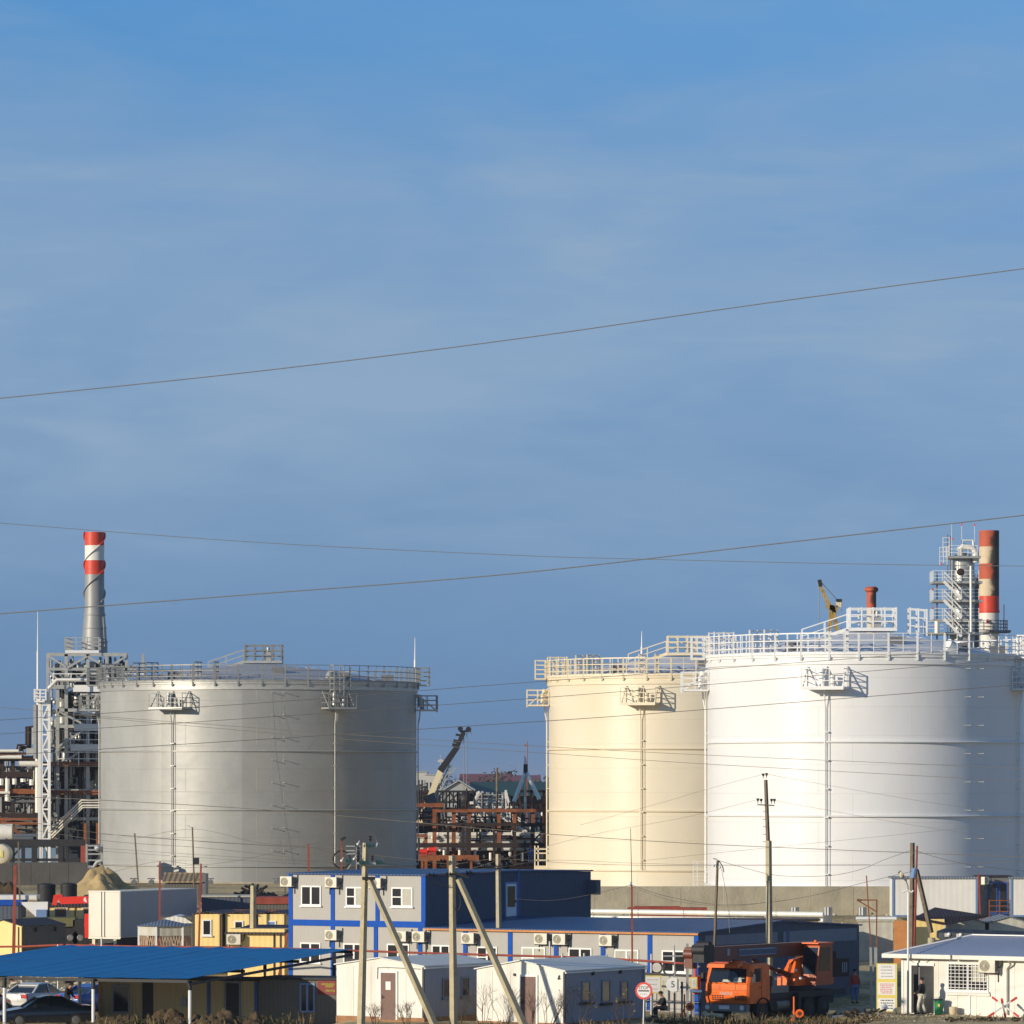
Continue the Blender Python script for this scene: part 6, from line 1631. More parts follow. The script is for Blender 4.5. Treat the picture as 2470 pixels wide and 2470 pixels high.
tB = tapered_pole('utility_pole', 'concrete pole with black insulators and brace in the middle foreground', (PX(1095, d), d, .4), W(1090, 2064, d), .27, .20, 'pole_concrete')
brace(tB, W(1106, 2120, d - .1), Vector((PX(1275, d), d - .7, .3)), .26, .20)
for u, v in ((1036, 2110), (1046, 2111), (1064, 2076), (1072, 2076), (1078, 2108), (1086, 2108), (1116, 2076), (1124, 2076), (1126, 2105), (1134, 2104)): insul(tB, W(u, v, d - .3), 'black', .10, 1, (1, 0, 0))
mb = MB(); mb.beam(W(1026, 2112, d - .2), W(1145, 2107, d - .2), .05); mb.build('crossarm', M['steel_dark'], tB, world=True)
mb = MB(); mb.beam(W(1097, 2104, d - .3), W(1130, 2117, d - .3), .10); mb.build('clamp', M['steel_dark'], tB, world=True)
mb = MB(); mb.tube([W(1095 + 8 * math.sin(a) + 8, 2176 - 20 * math.cos(a), d - .25) for a in [k * .35 for k in range(12)]], .03, 6); mb.tube([W(1048, 2126, d - .3), W(1066, 2136, d - .3), W(1088, 2137, d - .3)], .02, 6); mb.build('cable_loop', M['black'], tB, world=True)
d = 256.0
tC = tapered_pole('utility_pole', 'slim concrete pole behind white cabins before the shaded navy wall', (PX(1206, d), d, .4), W(1201, 2060, d), .26, .17, 'pole_concrete')
for u in (1166, 1172, 1196, 1206, 1211): insul(tC, W(u, 2090, d - .2), 'black', .09, 1, (0, 0, 1))
mb = MB(); mb.beam(W(1160, 2095, d - .15), W(1216, 2095, d - .15), .06); mb.build('crossarm', M['steel_dark'], tC, world=True)
d = 249.5
tD = tapered_pole('utility_pole', 'tall slim dark pole with paired insulators before white tank', (PX(1857, d), d, 0), W(1854, 2028, d), .25, .22, 'pole_concrete')
mb = MB(); mb.beam(W(1853, 2040, d), W(1847, 1881, d), .15, .15, .13, .7); mb.build('upper_mast', M['wood'], tD, world=True)
mb = MB(); mb.beam(W(1827, 1941, d - .1), W(1868, 1943, d - .1), .06); mb.build('crossarm', M['wood'], tD, world=True)
for u, v in ((1841, 1872), (1849, 1871), (1828, 1932), (1836, 1933), (1861, 1933), (1868, 1933)):
    mb = MB(); c = W(u, v, d - .1); mb.cyl(c, c + Vector((0, 0, .13)), .05, .08, 10); mb.cyl(c - Vector((0, 0, .12)), c, .02, .02, 6); mb.build('insulator', M['black'], tD, world=True)
mb = MB()
for v in range(1958, 2040, 18): mb.beam(W(1840, v, d), W(1854, v + 1, d), .03)
mb.build('climbing_peg', M['wood'], tD, world=True)
d = 247.5
tE = tapered_pole('utility_pole', 'thin leaning wooden pole with drooping cables left of tall pole', (PX(1717, d), d, 0), W(1731, 2076, d), .11, .09, 'wood')
mb = MB(); mb.tube([W(1734, 2076, d), W(1743, 2090, d), W(1746, 2104, d)], .03, 6); mb.tube([W(1740, 2095, d), W(1752, 2155, d), W(1757, 2200, d), W(1760, 2250, d)], .012, 6); mb.tube([W(1719, 2070, d), W(1728, 2072, d), W(1740, 2085, d)], .015, 6); mb.build('cable', M['wire'], tE, world=True)
for u, v in ((1722, 2088), (1736, 2092), (1727, 2083)):
    mb = MB(); mb.ball(W(u, v, d - .1), .07, 8, 6); mb.build('insulator', M['sign_white'], tE, world=True)
d = 246.0
tF = tapered_pole('steel_post', 'dark red steel post with thin rod before the long office', (PX(1526, d), d, 0), W(1524, 2136, d), .095, .085, 'rust_red', 0, 'post')
mb = MB(); mb.cyl(W(1524, 2137, d), W(1521, 1998, d), .022, .015, 6); mb.build('rod', M['rust_dark'], tF, world=True)
mb = MB(); mb.ball(W(1520, 2132, d - .1), .10, 8, 6); mb.build('insulator', M['sign_white'], tF, world=True)
d = 257.0
tG = tapered_pole('utility_pole', 'wooden pole with red pipe and leaning brace behind lamp post', (PX(2198, d), d, 0), W(2201, 2033, d), .22, .17, 'wood')
mb = MB(); mb.cyl(W(2205, 2300, d - .15), W(2212, 2040, d - .15), .07, .05, 8); mb.build('red_pipe', M['rust_red'], tG, world=True)
brace(tG, W(2211, 2098, d - .1), W(2246, 2250, d - .4), .20, .17, 'wood')
mb = MB(); c = W(2247, 2262, d - .4); mb.cyl(c, c - Vector((0, 0, 2.6)), .2, .22, 10); mb.build('brace_footing', M['pole_concrete'], tG, world=True)
mb = MB(); mb.cyl(W(2202, 2118, d - .1), W(2206, 2094, d - .1), .16, .18, 10); mb.build('steel_collar', M['frame_blue'], tG, world=True)
d = 239.0
t = thing('street_lamp', 'slim white lamp post with a curved cobra head lamp', 'street lamp', (PX(2190, d), d, 0))
mb = MB(); mb.tube([(PX(2190, d), d, 0), W(2191, 2152, d)], .058, 10, .05); mb.build('post', M['white_metal'], t, world=True)
mb = MB(); mb.tube([W(2191, 2154, d), W(2190, 2138, d), W(2185, 2122, d)], .03, 8); mb.build('arm', M['galv_dark'], t, world=True)
mb = MB(); mb.beam(W(2186, 2124, d), W(2169, 2102, d), .16, .12, .22); mb.build('lamp_head', M['galv_dark'], t, world=True)
mb = MB(); mb.ball(W(2174, 2110, d - .1), .13, 10, 8, (.7, .5, 1.2)); mb.build('lamp_glass', M['cream_wall'], t, world=True)
mb = MB(); mb.tube([W(2178, 2152, d), W(2187, 2147, d), W(2200, 2152, d), W(2203, 2148, d)], .05, 6); mb.build('bracket', M['white_metal'], t, world=True)
# rusty bracket post on grey steel posts
d = 249.0
t = thing('steel_post', 'thin rusty post with square bracket arm beside info board', 'post', (PX(2104, d), d, 0))
mb = MB(); mb.beam((PX(2103, d), d, 0), W(2100, 2285, d), .12); mb.beam((PX(2113, d), d, 0), W(2112, 2285, d), .15); mb.build('lower_post', M['galv'], t, world=True)
mb = MB(); mb.beam(W(2101, 2287, d), W(2090, 2112, d), .055); mb.beam(W(2114, 2310, d), W(2115, 2170, d), .065); mb.build('upper_post', M['rust'], t, world=True)
mb = MB(); mb.beam(W(2068, 2171, d), W(2116, 2171, d), .06); mb.beam(W(2070, 2172, d), W(2114, 2199, d), .06); mb.box(PX(2067, d), d - .1, PZ(2174, d), PX(2075, d), d + .05, PZ(2168, d)); mb.build('bracket_arm', M['rust'], t, world=True)
# simple posts at left
for nm, lab, u0, v0, u1, v1, d, w, m in (('steel_post', 'orange red steel post standing before the yellow shed', 31, 2400, 37, 2088, 262, .17, 'rust_red'), ('wooden_pole', 'thin wooden pole behind orange red post at left', 50, 2160, 44, 2030, 300, .10, 'wood'), ('wooden_pole', 'thin leaning wooden pole before the grey tank left part', 342, 2140, 325, 2010, 300, .10, 'wood'), ('steel_post', 'dark brown post rising behind the white trailer roof', 384, 2260, 386, 2078, 272, .11, 'rust_red'), ('steel_post', 'dark brown post before the leftmost yellow cabin', 478, 2310, 485, 2083, 268, .11, 'rust_red'), ('steel_post', 'short rust brown post above two storey office roof', 745, 2130, 744, 2035, 285, .13, 'rust_red'), ('steel_post', 'short rust post with small camera behind office roof', 822, 2130, 824, 2022, 285, .12, 'rust'), ('steel_post', 'slim dark post between upper container and porch', 2366, 2235, 2360, 2108, 296, .12, 'rust_red')):
    t = thing(nm, lab, 'post', W(u0, v0, d)); p = W(u0, v0, d); p.z = min(p.z, gz(p.x, p.y)); mb = MB(); mb.beam(p, W(u1, v1, d), w, w, w * .85); mb.build('shaft', M[m], t, world=True)
    if 'camera' in lab: mb = MB(); mb.beam(W(822, 2026, d - .1), W(834, 2020, d - .1), .16); mb.build('camera', M['steel_dark'], t, world=True)
    if 'leftmost yellow' in lab: mb = MB(); mb.beam(W(484, 2092, d - .1), W(500, 2090, d - .1), .04); mb.build('cable_hook', M['steel_dark'], t, world=True)
d = 300
t = thing('floodlight_pole', 'thin wooden pole carrying a dark square floodlight', 'lamp pole', (PX(472, d), d, 2.5)); mb = MB(); mb.cyl((PX(472, d), d, 2.4), W(464, 1995, d), .06, .045, 8); mb.build('pole', M['wood'], t, world=True)
mb = MB(); c = W(473, 2077, d - .1); mb.box(c.x - .19, c.y - .15, c.z - .20, c.x + .19, c.y, c.z + .20); mb.build('floodlight', M['steel_dark'], t, world=True)
mb = MB(); mb.beam(W(464, 1997, d), W(452, 1991, d), .04); mb.build('hook', M['galv'], t, world=True)
d = 268
tapered_pole('utility_pole', 'short concrete pole standing before the middle yellow cabin', (PX(610, d), d, .6), W(611, 2136, d), .30, .22, 'pole_concrete')
t = thing('pipe_heap', 'heap of dark scrap pipes and tyres at grey tank foot', 'scrap heap', (PX(612, 325), 325, 4.1)); mb = MB(); rr = random.Random(9)
for i in range(46):
    x = rr.gauss(0, .75); z = max(.05, (.75 - abs(x) * .55) * rr.uniform(.3, 1.1)); p = Vector((x, rr.uniform(-.6, .6), z)); a = rr.uniform(0, 6.28)
    mb.cyl(p, p + Vector((math.cos(a) * .5, math.sin(a) * .3, rr.uniform(-.15, .3))), .09, .09, 7)
o = mb.build('scrap_piece', M['black'], t); o['kind'] = 'stuff'
mb = MB(); mb.ball((0, 0, -.2), 1.0, 16, 8, (1.7, 1, .6), .06); mb.build('heap_base', M['steel_dark'], t)
t = thing('cable_reel', 'black cable reel ring leaning on two storey roof edge', 'cable reel', W(824, 2108, 272)); mb = MB(); c = W(824, 2073, 290)
mb.tube([c + Vector((.50 * math.cos(2 * math.pi * k / 24), 0, .50 * math.sin(2 * math.pi * k / 24))) for k in range(25)], .045, 8); mb.build('ring', M['black'], t, world=True); mb = MB(); mb.cyl(c - Vector((0, 0, .5)), c - Vector((0, 0, 2.2)), .04, .04, 6); mb.build('stand', M['steel_dark'], t, world=True)
t = thing('pipe_stand', 'small galvanised pipe frame behind green insulators', 'frame', W(852, 2100, 288)); mb = MB()
for a, b in (((834, 2041), (856, 2041)), ((834, 2052), (856, 2052)), ((860, 2043), (860, 2100)), ((868, 2040), (868, 2100)), ((836, 2060), (872, 2058))): mb.beam(W(*a, 288), W(*b, 288), .07)
mb.build('frame', M['galv'], t, world=True)
mb = MB(); mb.beam(W(864, 2043, 288), W(864, 2100, 288), .16); mb.build('dark_post', M['steel_dark'], t, world=True)

# red pipe rail, fence posts and barbed coils behind the front cabins
t = thing('pipe_rail', 'long rust red gas pipe running along the site fence', 'pipe', (0, 252, 1.5)); mb = MB()
P = [W(u, v, dd_) for u, v, dd_ in ((-40, 2284, 268), (60, 2283, 266), (150, 2279, 264), (230, 2281, 262), (340, 2283, 261), (600, 2286, 259), (760, 2290, 254), (880, 2294, 252.5), (1000, 2298, 250), (1240, 2305, 248), (1450, 2311, 244.8), (1560, 2318, 243), (1680, 2326, 241))]
mb.tube(P, .055, 8); mb.build('pipe', M['rust_red'], t, world=True)
def fpost(u, d, v0, r, label, m='galv'):
    p = W(u, v0, d); mb = MB(); z = gz(p.x, p.y); mb.cyl((0, 0, -.2), (0, 0, p.z - z), r, r, 8); mb.ball((0, 0, p.z - z), r * 1.1, 8, 6); return solo(mb, 'fence_post', M[m], label, 'post', (0, 0, 0), 'grey fence posts'), p, z
for u, d, v0, lab in ((52, 262, 2350, 'fence post behind white car left side'), (140, 258, 2280, 'fence post before the brown roofed shed'), (245, 258, 2265, 'fence post below the white trailer door'), (1326, 247, 2272, 'fence post beside the pair of air conditioners'), (1356, 246, 2301, 'fence post left of the middle barred window'), (1409, 245.5, 2301, 'fence post before the middle office window'), (1463, 245, 2304, 'fence post left of the dark red post'), (1516, 244.5, 2309, 'fence post nearest the dark red post'), (1571, 243, 2303, 'tall fence post behind the stop sign'), (1130, 250, 2300, 'fence post behind right concrete pole')):
    o, p, z = fpost(u, d, v0, .05, lab); o.location = (p.x, p.y, z)
t = thing('mesh_fence', 'dark wire mesh fence with sagging coil top behind white cabins', 'fence', (0, 250, .5)); mb = MB()
fa = Vector((PX(835, 252), 252, 0)); fb = Vector((PX(1690, 241.5), 241.5, 0)); n = 60
def ft(f, z): c = fa.lerp(fb, f); return Vector((c.x, c.y, z))
for z in (.3, .8, 1.3, 1.75, 2.05): mb.beam(ft(0, z + .5), ft(1, z + .1), .025)
for k in range(n + 1): f = k / n; mb.beam(ft(f, .2), ft(f, 2.3 - .4 * f), .018)
mb.build('mesh', M['galv_dark'], t, world=True)
mb = MB(); mb.beam(ft(0, 2.62), ft(1, 2.18), .10, .13); mb.build('top_band', M['steel_dark'], t, world=True)
for u, v, r, d_, lab in ((1584, 2334, .31, 243, 'left large coil of barbed wire on the fence'), (1616, 2338, .34, 242.6, 'right large coil of barbed wire on fence near gate')):
    c = W(u, v, d_); mb = MB()
    for j in range(3):
        mb.tube([Vector((r * (1 - .1 * j) * math.cos(2 * math.pi * k / 20), .08 * j, r * (1 - .1 * j) * math.sin(2 * math.pi * k / 20))) for k in range(21)], .018, 6)
    mb.beam((0, .1, -r), (0, .1, -c.z), .03)
    solo(mb, 'wire_coil', M['steel_dark'], lab, 'wire coil', (0, 0, 0), 'barbed wire coils').location = c

# ------------------------------------------------------------------ gate frame, signs, boards
d = 239.5
t = thing('gate_frame', 'grey steel gate frame with tall posts left of orange truck crane', 'gate', (PX(1662, d), d, 0))
for u, v, w in ((1658, 2276, .12), (1672, 2280, .11), (1627, 2280, .06)):
    mb = MB(); mb.beam((PX(u, d), d, -.1), W(u, v, d), w); mb.build('post', M['galv'], t, world=True)
for v, w in ((2306, .07),):
    mb = MB(); mb.beam(W(1600, v, d), W(1660, v, d), w); mb.build('rail', M['galv'], t, world=True)
mb = MB(); mb.beam(W(1660, 2333, d), W(1690, 2331, d), .09); mb.beam(W(1660, 2300, d), W(1680, 2302, d), .06); mb.build('hinge_arm', M['galv'], t, world=True)
mb = MB(); mb.beam((PX(1627, d), d - .02, 0), W(1627, 2395, d - .02), .09); mb.beam((PX(1688, d), d, 0), W(1688, 2392, d), .09); mb.beam((PX(1645, d), d - .02, 0), W(1645, 2368, d - .02), .10); mb.build('dark_post', M['tarp_navy'], t, world=True)
t = thing('stand_table', 'blue grey steel stand table beside the gate post', 'table', (PX(1678, 239), 239, 0))
mb = MB(); c = W(1678, 2389, 239); mb.box(c.x - .28, 238.8, c.z - .08, c.x + .28, 239.3, c.z + .04); mb.build('table_top', M['frame_blue'], t, world=True)
for dx in (-.22, .22): mb = MB(); mb.box(c.x + dx - .03, 238.9, 0, c.x + dx + .03, 238.96, c.z - .08); mb.build('leg', M['tarp_navy'], t, world=True)
def lines(mb, x0, x1, z0, z1, n, y, seed=1, h=.03):
    rr = random.Random(seed)
    for k in range(n):
        z = z1 - (z1 - z0) * (k + .5) / n; x = x0 + rr.uniform(0, .12) * (x1 - x0); xe = x1 - rr.uniform(0, .2) * (x1 - x0)
        while x < xe: w = rr.uniform(.03, .11); mb.box(x, y - .004, z - h / 2, min(x + w, xe), y, z + h / 2); x += w + .025
def board(label, u0, u1, v0, v1, d, rz=0.0, name='notice_board', n=4, border='sign_yellow', legs=True, seed=1):
    c = W((u0 + u1) / 2, (v0 + v1) / 2, d); hw = (u1 - u0) / 2 * d / F; hh = (v1 - v0) / 2 * d / F
    t = thing(name, label, 'notice board', c, rz)
    mb = MB(); mb.box(-hw, 0, -hh, hw, .04, hh); mb.build('frame', M[border], t)
    mb = MB(); mb.box(-hw + .06, -.006, -hh + .06, hw - .06, -.001, hh - .06); p = mb.build('sheet', M['sign_white'], t)
    mb = MB(); lines(mb, -hw + .14, hw - .1, -hh + .1, hh - .1, n, -.008, seed); mb.build('lettering', M['ink_soft'], p)
    if legs: mb = MB(); mb.box(-.03, .05, -c.z, .03, .1, hh); mb.build('post', M['galv_dark'], t)
    return t, hw, hh
board('yellow edged notice board behind the round stop sign', 1553, 1596, 2353, 2396, 241.5, n=3, seed=3)
board('small yellow topped notice leaning on the stand table', 1665, 1682, 2357, 2385, 238.6, n=4, legs=False, seed=5)
d = 238.0; c = W(2139, 2382, d); hw = 25 * d / F; hh = 58 * d / F
t = thing('notice_board', 'tall yellow bordered information board at the guard house corner', 'notice board', c, R_(-14))
mb = MB(); mb.box(-hw, 0, -hh, hw, .05, hh); mb.build('frame', M['sign_yellow'], t)
for z0, z1, m, sm_, n, sd_ in ((.32, 1.0, 'sign_white', 'ink_soft', 4, 2), (-.34, .26, 'sign_white', 'ink_red', 6, 7), (-1.0, -.40, 'sign_white', 'ink', 4, 9)):
    mb = MB(); a_ = z0 * hh * 1.0 + .04; b_ = z1 * hh - .05; mb.box(-hw + .08, -.006, a_, hw - .08, -.001, b_); p = mb.build('sheet', M[m], t)
    mb = MB(); lines(mb, -hw + .16, hw - .14, a_ + .05, b_ - .04, n, -.008, sd_, .045); mb.build('lettering', M[sm_], p)
for x in (-hw + .05, hw - .05): mb = MB(); mb.box(x - .03, .055, -c.z, x + .03, .1, hh); mb.build('post', M['galv_dark'], t)
# round signs
def round_sign(label, u, v, rpx, d, red, rz):
    c = W(u, v, d); r = rpx * d / F; g0 = gz(c.x, c.y)
    t = thing('road_sign', label, 'road sign', c, rz)
    mb = MB(); mb.cyl((0, .03, 0), (0, 0, 0), r, r, 40); mb.build('disc', M['sign_red' if red else 'sign_white'], t)
    return t, c, r, g0
t, c, r, g0 = round_sign('round red bordered stop sign on white post by white cabin', 1553, 2390, 21, 224.5, True, R_(-12))
mb = MB(); mb.cyl((0, -.001, 0), (0, -.008, 0), r * .76, r * .76, 36); mb.build('face', M['sign_white'], t)
text_mb('STOP', r * .50, Matrix.Translation((-.01, -.012, r * .34)), .003).build('word', M['ink'], t, fix=False)
mb = MB(); mb.box(-r * .62, -.016, -r * .07, r * .62, -.009, r * .07); mb.build('bar', M['ink'], t)
mb = MB(); lines(mb, -r * .5, r * .5, -r * .5, -r * .25, 1, -.009, 3, .025); mb.build('small_lettering', M['ink_soft'], t)
mb = MB(); mb.cyl((-.05, .06, -c.z - .1), (0, .06, -.05), .032, .03, 8); mb.build('post', M['white_metal'], t)
t, c, r, g0 = round_sign('round white speed sign with black figure 5 on gate', 1624, 2375, 17.5, 239.2, False, R_(-8))
text_mb('5', r * 1.25, Matrix.Translation((-.02, -.006, 0)), .004).build('figure', M['ink'], t, fix=False)
mb = MB(); mb.box(r * .52, -.05, -r * 1.0, r * .60, -.02, r * 1.05); mb.build('thin_post', M['galv'], t)
mb = MB(); mb.box(-.03, .04, -r, .03, .09, r * 1.2); mb.build('mount', M['galv'], t)
# orange barrier stands
for u, v0, v1, d, lab in ((1651, 2398, 2450, 234.5, 'orange stand with round weight left of the orange truck'), (1915, 2404, 2466, 234.5, 'orange stand with round weight right of front truck wheel')):
    c = W(u, v1, d); h_ = (v1 - v0) * d / F; t = thing('barrier_stand', lab, 'barrier stand', c, 0, 'orange barrier stands')
    mb = MB(); mb.cyl((0, 0, .1), (0, 0, h_), .045, .04, 10); mb.build('post', M['orange'], t)
    for x in (-.2, .03): mb = MB(); mb.beam((0, 0, .32), (x, 0, -.05), .07); mb.build('foot', M['orange'], t)
    mb = MB(); mb.cyl((.26, .06, .42), (.26, -.06, .42), .2, .2, 20); mb.build('weight', M['orange'], t)
    mb = MB(); mb.cyl((.26, -.062, .42), (.26, -.075, .42), .10, .10, 14); mb.build('hub', M['orange_dark'], t); mb = MB(); mb.beam((0, 0, .42), (.2, 0, .42), .05); mb.build('arm', M['orange'], t)
# concrete blocks and kerbs
for u, v, w, hgt, d, lab in ((1573, 2441, .75, .30, 240.5, 'grassy concrete block under the notice board'), (2028, 2438, .5, .22, 245, 'small concrete block behind crane truck rear wheels'), (2063, 2440, 1.1, .26, 246, 'long stone kerb block left of the info board'), (2066, 2398, .7, .15, 250, 'pale kerb piece on the grass strip')):
    c = W(u, v, d); c.z = gz(c.x, c.y) + .1; mb = MB(); mb.prism([(-w / 2, -.2, -.4), (w / 2, -.2, -.4), (w / 2 - .03, -.2, hgt / 2), (-w / 2 + .04, -.2, hgt / 2)], (0, .4, 0)); o = solo(mb, 'concrete_block', M['cement'], lab, 'concrete block', (0, 0, 0), 'concrete blocks'); o.location = c
mb = MB(); mb.cyl(W(2010, 2453, 238), W(2085, 2446, 240), .06, .06, 8); solo(mb, 'steel_pipe', M['white_metal'], 'white steel pipe lying on the ground right of the truck', 'pipe', W(2048, 2450, 239))
# bin, bucket, sack, hedgehog
c = loc2w(bG, aG, gx(2278), -.55); t = thing('litter_bin', 'green cylindrical litter bin at the guard house wall', 'bin', c); mb = MB(); mb.lathe((0, 0, 0), [(.16, 0), (.20, .1), (.21, .72), (.19, .72), (.18, .2)], 20); mb.build('body', M['bin_green'], t); mb = MB(); mb.ringbar((0, 0), .215, .70, .03, .06, 20); mb.build('rim', M['steel_dark'], t)
mb = MB(); mb.box(-.05, -.225, .36, .05, -.20, .50); mb.build('emblem', M['sign_yellow'], t)
c = loc2w(bG, aG, gx(2311), -.45); mb = MB(); mb.lathe((0, 0, 0), [(.01, 0), (.16, .0), (.195, .1), (.20, .36), (.185, .37), (.17, .12)], 20); solo(mb, 'bucket', M['bucket'], 'beige round bucket beside the green litter bin', 'bucket', (0, 0, 0)).location = c
c = W(2133, 2436, 237.4); mb = MB(); mb.ball((0, 0, .1), .17, 12, 8, (1, .8, 1.1), .1); solo(mb, 'plastic_bag', M['sign_white'], 'pale plastic bag at the foot of the info board', 'bag', (0, 0, 0)).location = c
c = loc2w(bG, aG, gx(2455), -1.3); t = thing('spike_barrier', 'red and white striped crossed bar barrier at right edge', 'barrier', c + Vector((0, 0, .42)))
for k, (a, b) in enumerate((((-.75, -.1, -.4), (.62, .1, .50)), ((-.55, .1, .52), (.70, -.1, -.40)), ((-.15, -.5, .45), (.12, .5, -.42)))):
    a, b = Vector(a), Vector(b); mb = MB(); mb.beam(a, b, .075); arm = mb.build('bar', M['sign_white'], t)
    for f0, f1 in ((.0, .2), (.80, 1.0)): mb = MB(); mb.beam(a.lerp(b, f0 - .005), a.lerp(b, f1 + .005), .10); mb.build('red_band', M['sign_red'], arm)
t = thing('portable_cabin_debris', 'dark low debris heap left of the guard house corner', 'debris', W(2070, 2452, 236)); mb = MB(); rr = random.Random(3)
for i in range(40): p = Vector((rr.uniform(-.8, 1.2), rr.uniform(-.5, .5), rr.uniform(-.35, .25))); mb.beam(p, p + Vector((rr.uniform(-.4, .4), rr.uniform(-.3, .3), rr.uniform(0, .2))), .06, .1)
t.name = 'debris_heap'; o = mb.build('debris', M['twig'], t); o['kind'] = 'stuff'

# ------------------------------------------------------------------ orange truck crane
dT = 238.0; bT = Vector((PX(1806, dT), dT, 0))
tt = thing('truck_crane', 'orange truck mounted crane with boom stowed over its cab', 'truck crane', bT, -A33)
body = [(0.10, .98), (.0, 1.25), (.0, 1.9), (.06, 1.98), (.30, 2.72), (.42, 2.86), (1.8, 2.90), (1.92, 2.8), (1.95, 1.15), (1.7, .98)]
mb = MB(); mb.loft([[Vector((x, y + dy, z + dz * (z > 2))) for y, z in body] for x, dy, dz in ((-2.46, .10, -.06), (-2.36, .0, 0), (-.12, 0, 0), (-.02, .10, -.06))]); cab = mb.build('cab', M['orange'], tt, sharp=28)
def slant(z, o): y = .06 + (z - 1.98) / .74 * .24; return y - o
mb = MB(); mb.hexa([(-2.28, slant(2.0, .03), 2.0), (-.20, slant(2.0, .03), 2.0), (-.20, slant(2.0, .0), 2.0), (-2.28, slant(2.0, 0), 2.0)], [(-2.20, slant(2.66, .03), 2.66), (-.28, slant(2.66, .03), 2.66), (-.28, slant(2.66, 0), 2.66), (-2.20, slant(2.66, 0), 2.66)]); ws = mb.build('windscreen', M['car_glass'], tt)
mb = MB(); mb.box(-.95, .10, 2.02, -.30, .12, 2.22)
for i, (x, z0, z1) in enumerate(((-.9, 2.02, 2.24), (-1.5, 2.02, 2.14))):
    mb.hexa([(x, slant(z0, .045), z0), (x + .5, slant(z0, .045), z0), (x + .5, slant(z0, .032), z0), (x, slant(z0, .032), z0)], [(x + .05, slant(z1, .045), z1), (x + .42, slant(z1, .045), z1), (x + .42, slant(z1, .032), z1), (x + .05, slant(z1, .032), z1)])
mb.build('papers', M['curtain'], ws)
mb = MB()
for x in (-1.75, -1.2, -.65): mb.beam((x, -.03, 1.96), (x - .32, slant(2.02, .06), 2.03), .03)
mb.build('wiper', M['steel_dark'], ws)
mb = MB(); mb.hexa([(-2.30, -.06, 2.70), (-.55, -.06, 2.70), (-.55, .42, 2.82), (-2.30, .42, 2.82)], [(-2.28, .0, 2.86), (-.60, .0, 2.86), (-.60, .42, 2.97), (-2.28, .42, 2.97)]); mb.build('sun_visor', M['orange'], tt)
mb = MB(); mb.lathe((-1.1, .9, 2.9), [(.4, 0), (.36, .1), (.02, .14)], 20); mb.build('roof_hatch', M['orange'], tt)
for x0 in (-2.05, -.78):
    for r_ in range(3):
        mb = MB()
        for k in range(5 if x0 < -1 else 5): mb.box(x0 + .14 * k, -.012, 1.16 + .085 * r_, x0 + .14 * k + .1, -.002, 1.16 + .085 * r_ + .05)
        mb.build('grille_slots', M['rust_dark'], tt)
text_mb('КАМАЗ', .20, Matrix.Translation((-1.25, -.012, 1.46)), .006).build('lettering', M['letter_white'], tt, fix=False)
mb = MB(); mb.box(-2.34, -.012, 1.62, -.14, -.003, 1.635); mb.box(-1.60, -.012, 1.64, -1.585, -.003, 1.93); mb.box(-.75, -.012, 1.64, -.735, -.003, 1.93); mb.build('panel_seam', M['orange_dark'], tt)
mb = MB(); mb.box(-2.46, -.16, .62, -.02, .12, .96); mb.build('bumper', M['galv_dark'], tt)
for x in (-2.2, -.28): mb = MB(); mb.cyl((x, -.165, .80), (x, -.185, .80), .12, .12, 18); mb.build('headlight', M['sign_white'], tt)
mb = MB(); mb.box(-1.55, -.175, .72, -.98, -.163, .90); mb.build('number_plate', M['sign_white'], tt)
mb = MB(); mb.tube([(-2.45, -.20, .45), (-2.2, -.22, .45), (-2.1, -.22, .42), (-1.3, -.22, .40)], .11, 10); mb.tube([(-2.3, -.20, .45), (-2.28, -.34, .45)], .17, 12); mb.build('tow_roll', M['cream_wall'], tt)
for s, nm in ((0, 'right'), (1, 'left')):
    x = -.018 if s == 0 else -2.462; e = .012 if s == 0 else -.012
    mb = MB(); mb.hexa([(x, .45, 2.02), (x, 1.15, 2.02), (x + e, 1.15, 2.02), (x + e, .45, 2.02)], [(x, .60, 2.66), (x, 1.15, 2.66), (x + e, 1.15, 2.66), (x + e, .60, 2.66)]); mb.build('side_window', M['car_glass'], tt)
    mb = MB(); mb.box(min(x, x + e * .6), 1.24, 1.2, max(x, x + e * .6), 1.26, 2.7); mb.box(min(x, x + e * 2), 1.02, 1.72, max(x, x + e * 2), 1.16, 1.77); mb.build('door_line', M['rust_dark'], tt)
for x in (.16, -2.66): mb = MB(); mb.box(x - .11, .18, 2.0, x + .11, .23, 2.42); mb.beam((x, .25, 2.45), (x * .4 - .7, .4, 2.6), .03); mb.build('mirror', M['steel_dark'], tt)
mb = MB(); mb.box(-1.75, .3, .70, -.75, 9.6, 1.05); mb.build('chassis', M['steel_dark'], tt)
mb = MB(); mb.box(-2.4, 2.15, 1.12, -.1, 9.7, 1.42); mb.box(-2.3, 2.2, .6, -1.9, 4.2, 1.1); mb.box(-.6, 2.2, .6, -.15, 4.6, 1.1); mb.build('deck', M['steel_dark'], tt)
for y in (1.35, 5.9, 7.3):
    for x in (-2.42, -.38):
        mb = MB(); mb.tube([(x, y, .56), (x + .02, y, .56), (x + .34, y, .56), (x + .36, y, .56)], .55, 24); w_ = mb.build('wheel', M['black'], tt)
        mb = MB(); mb.cyl((x - .01 if x < -1 else x + .37, y, .56), (x - .03 if x < -1 else x + .39, y, .56), .28, .2, 16); mb.build('rim', M['steel_dark'], w_)
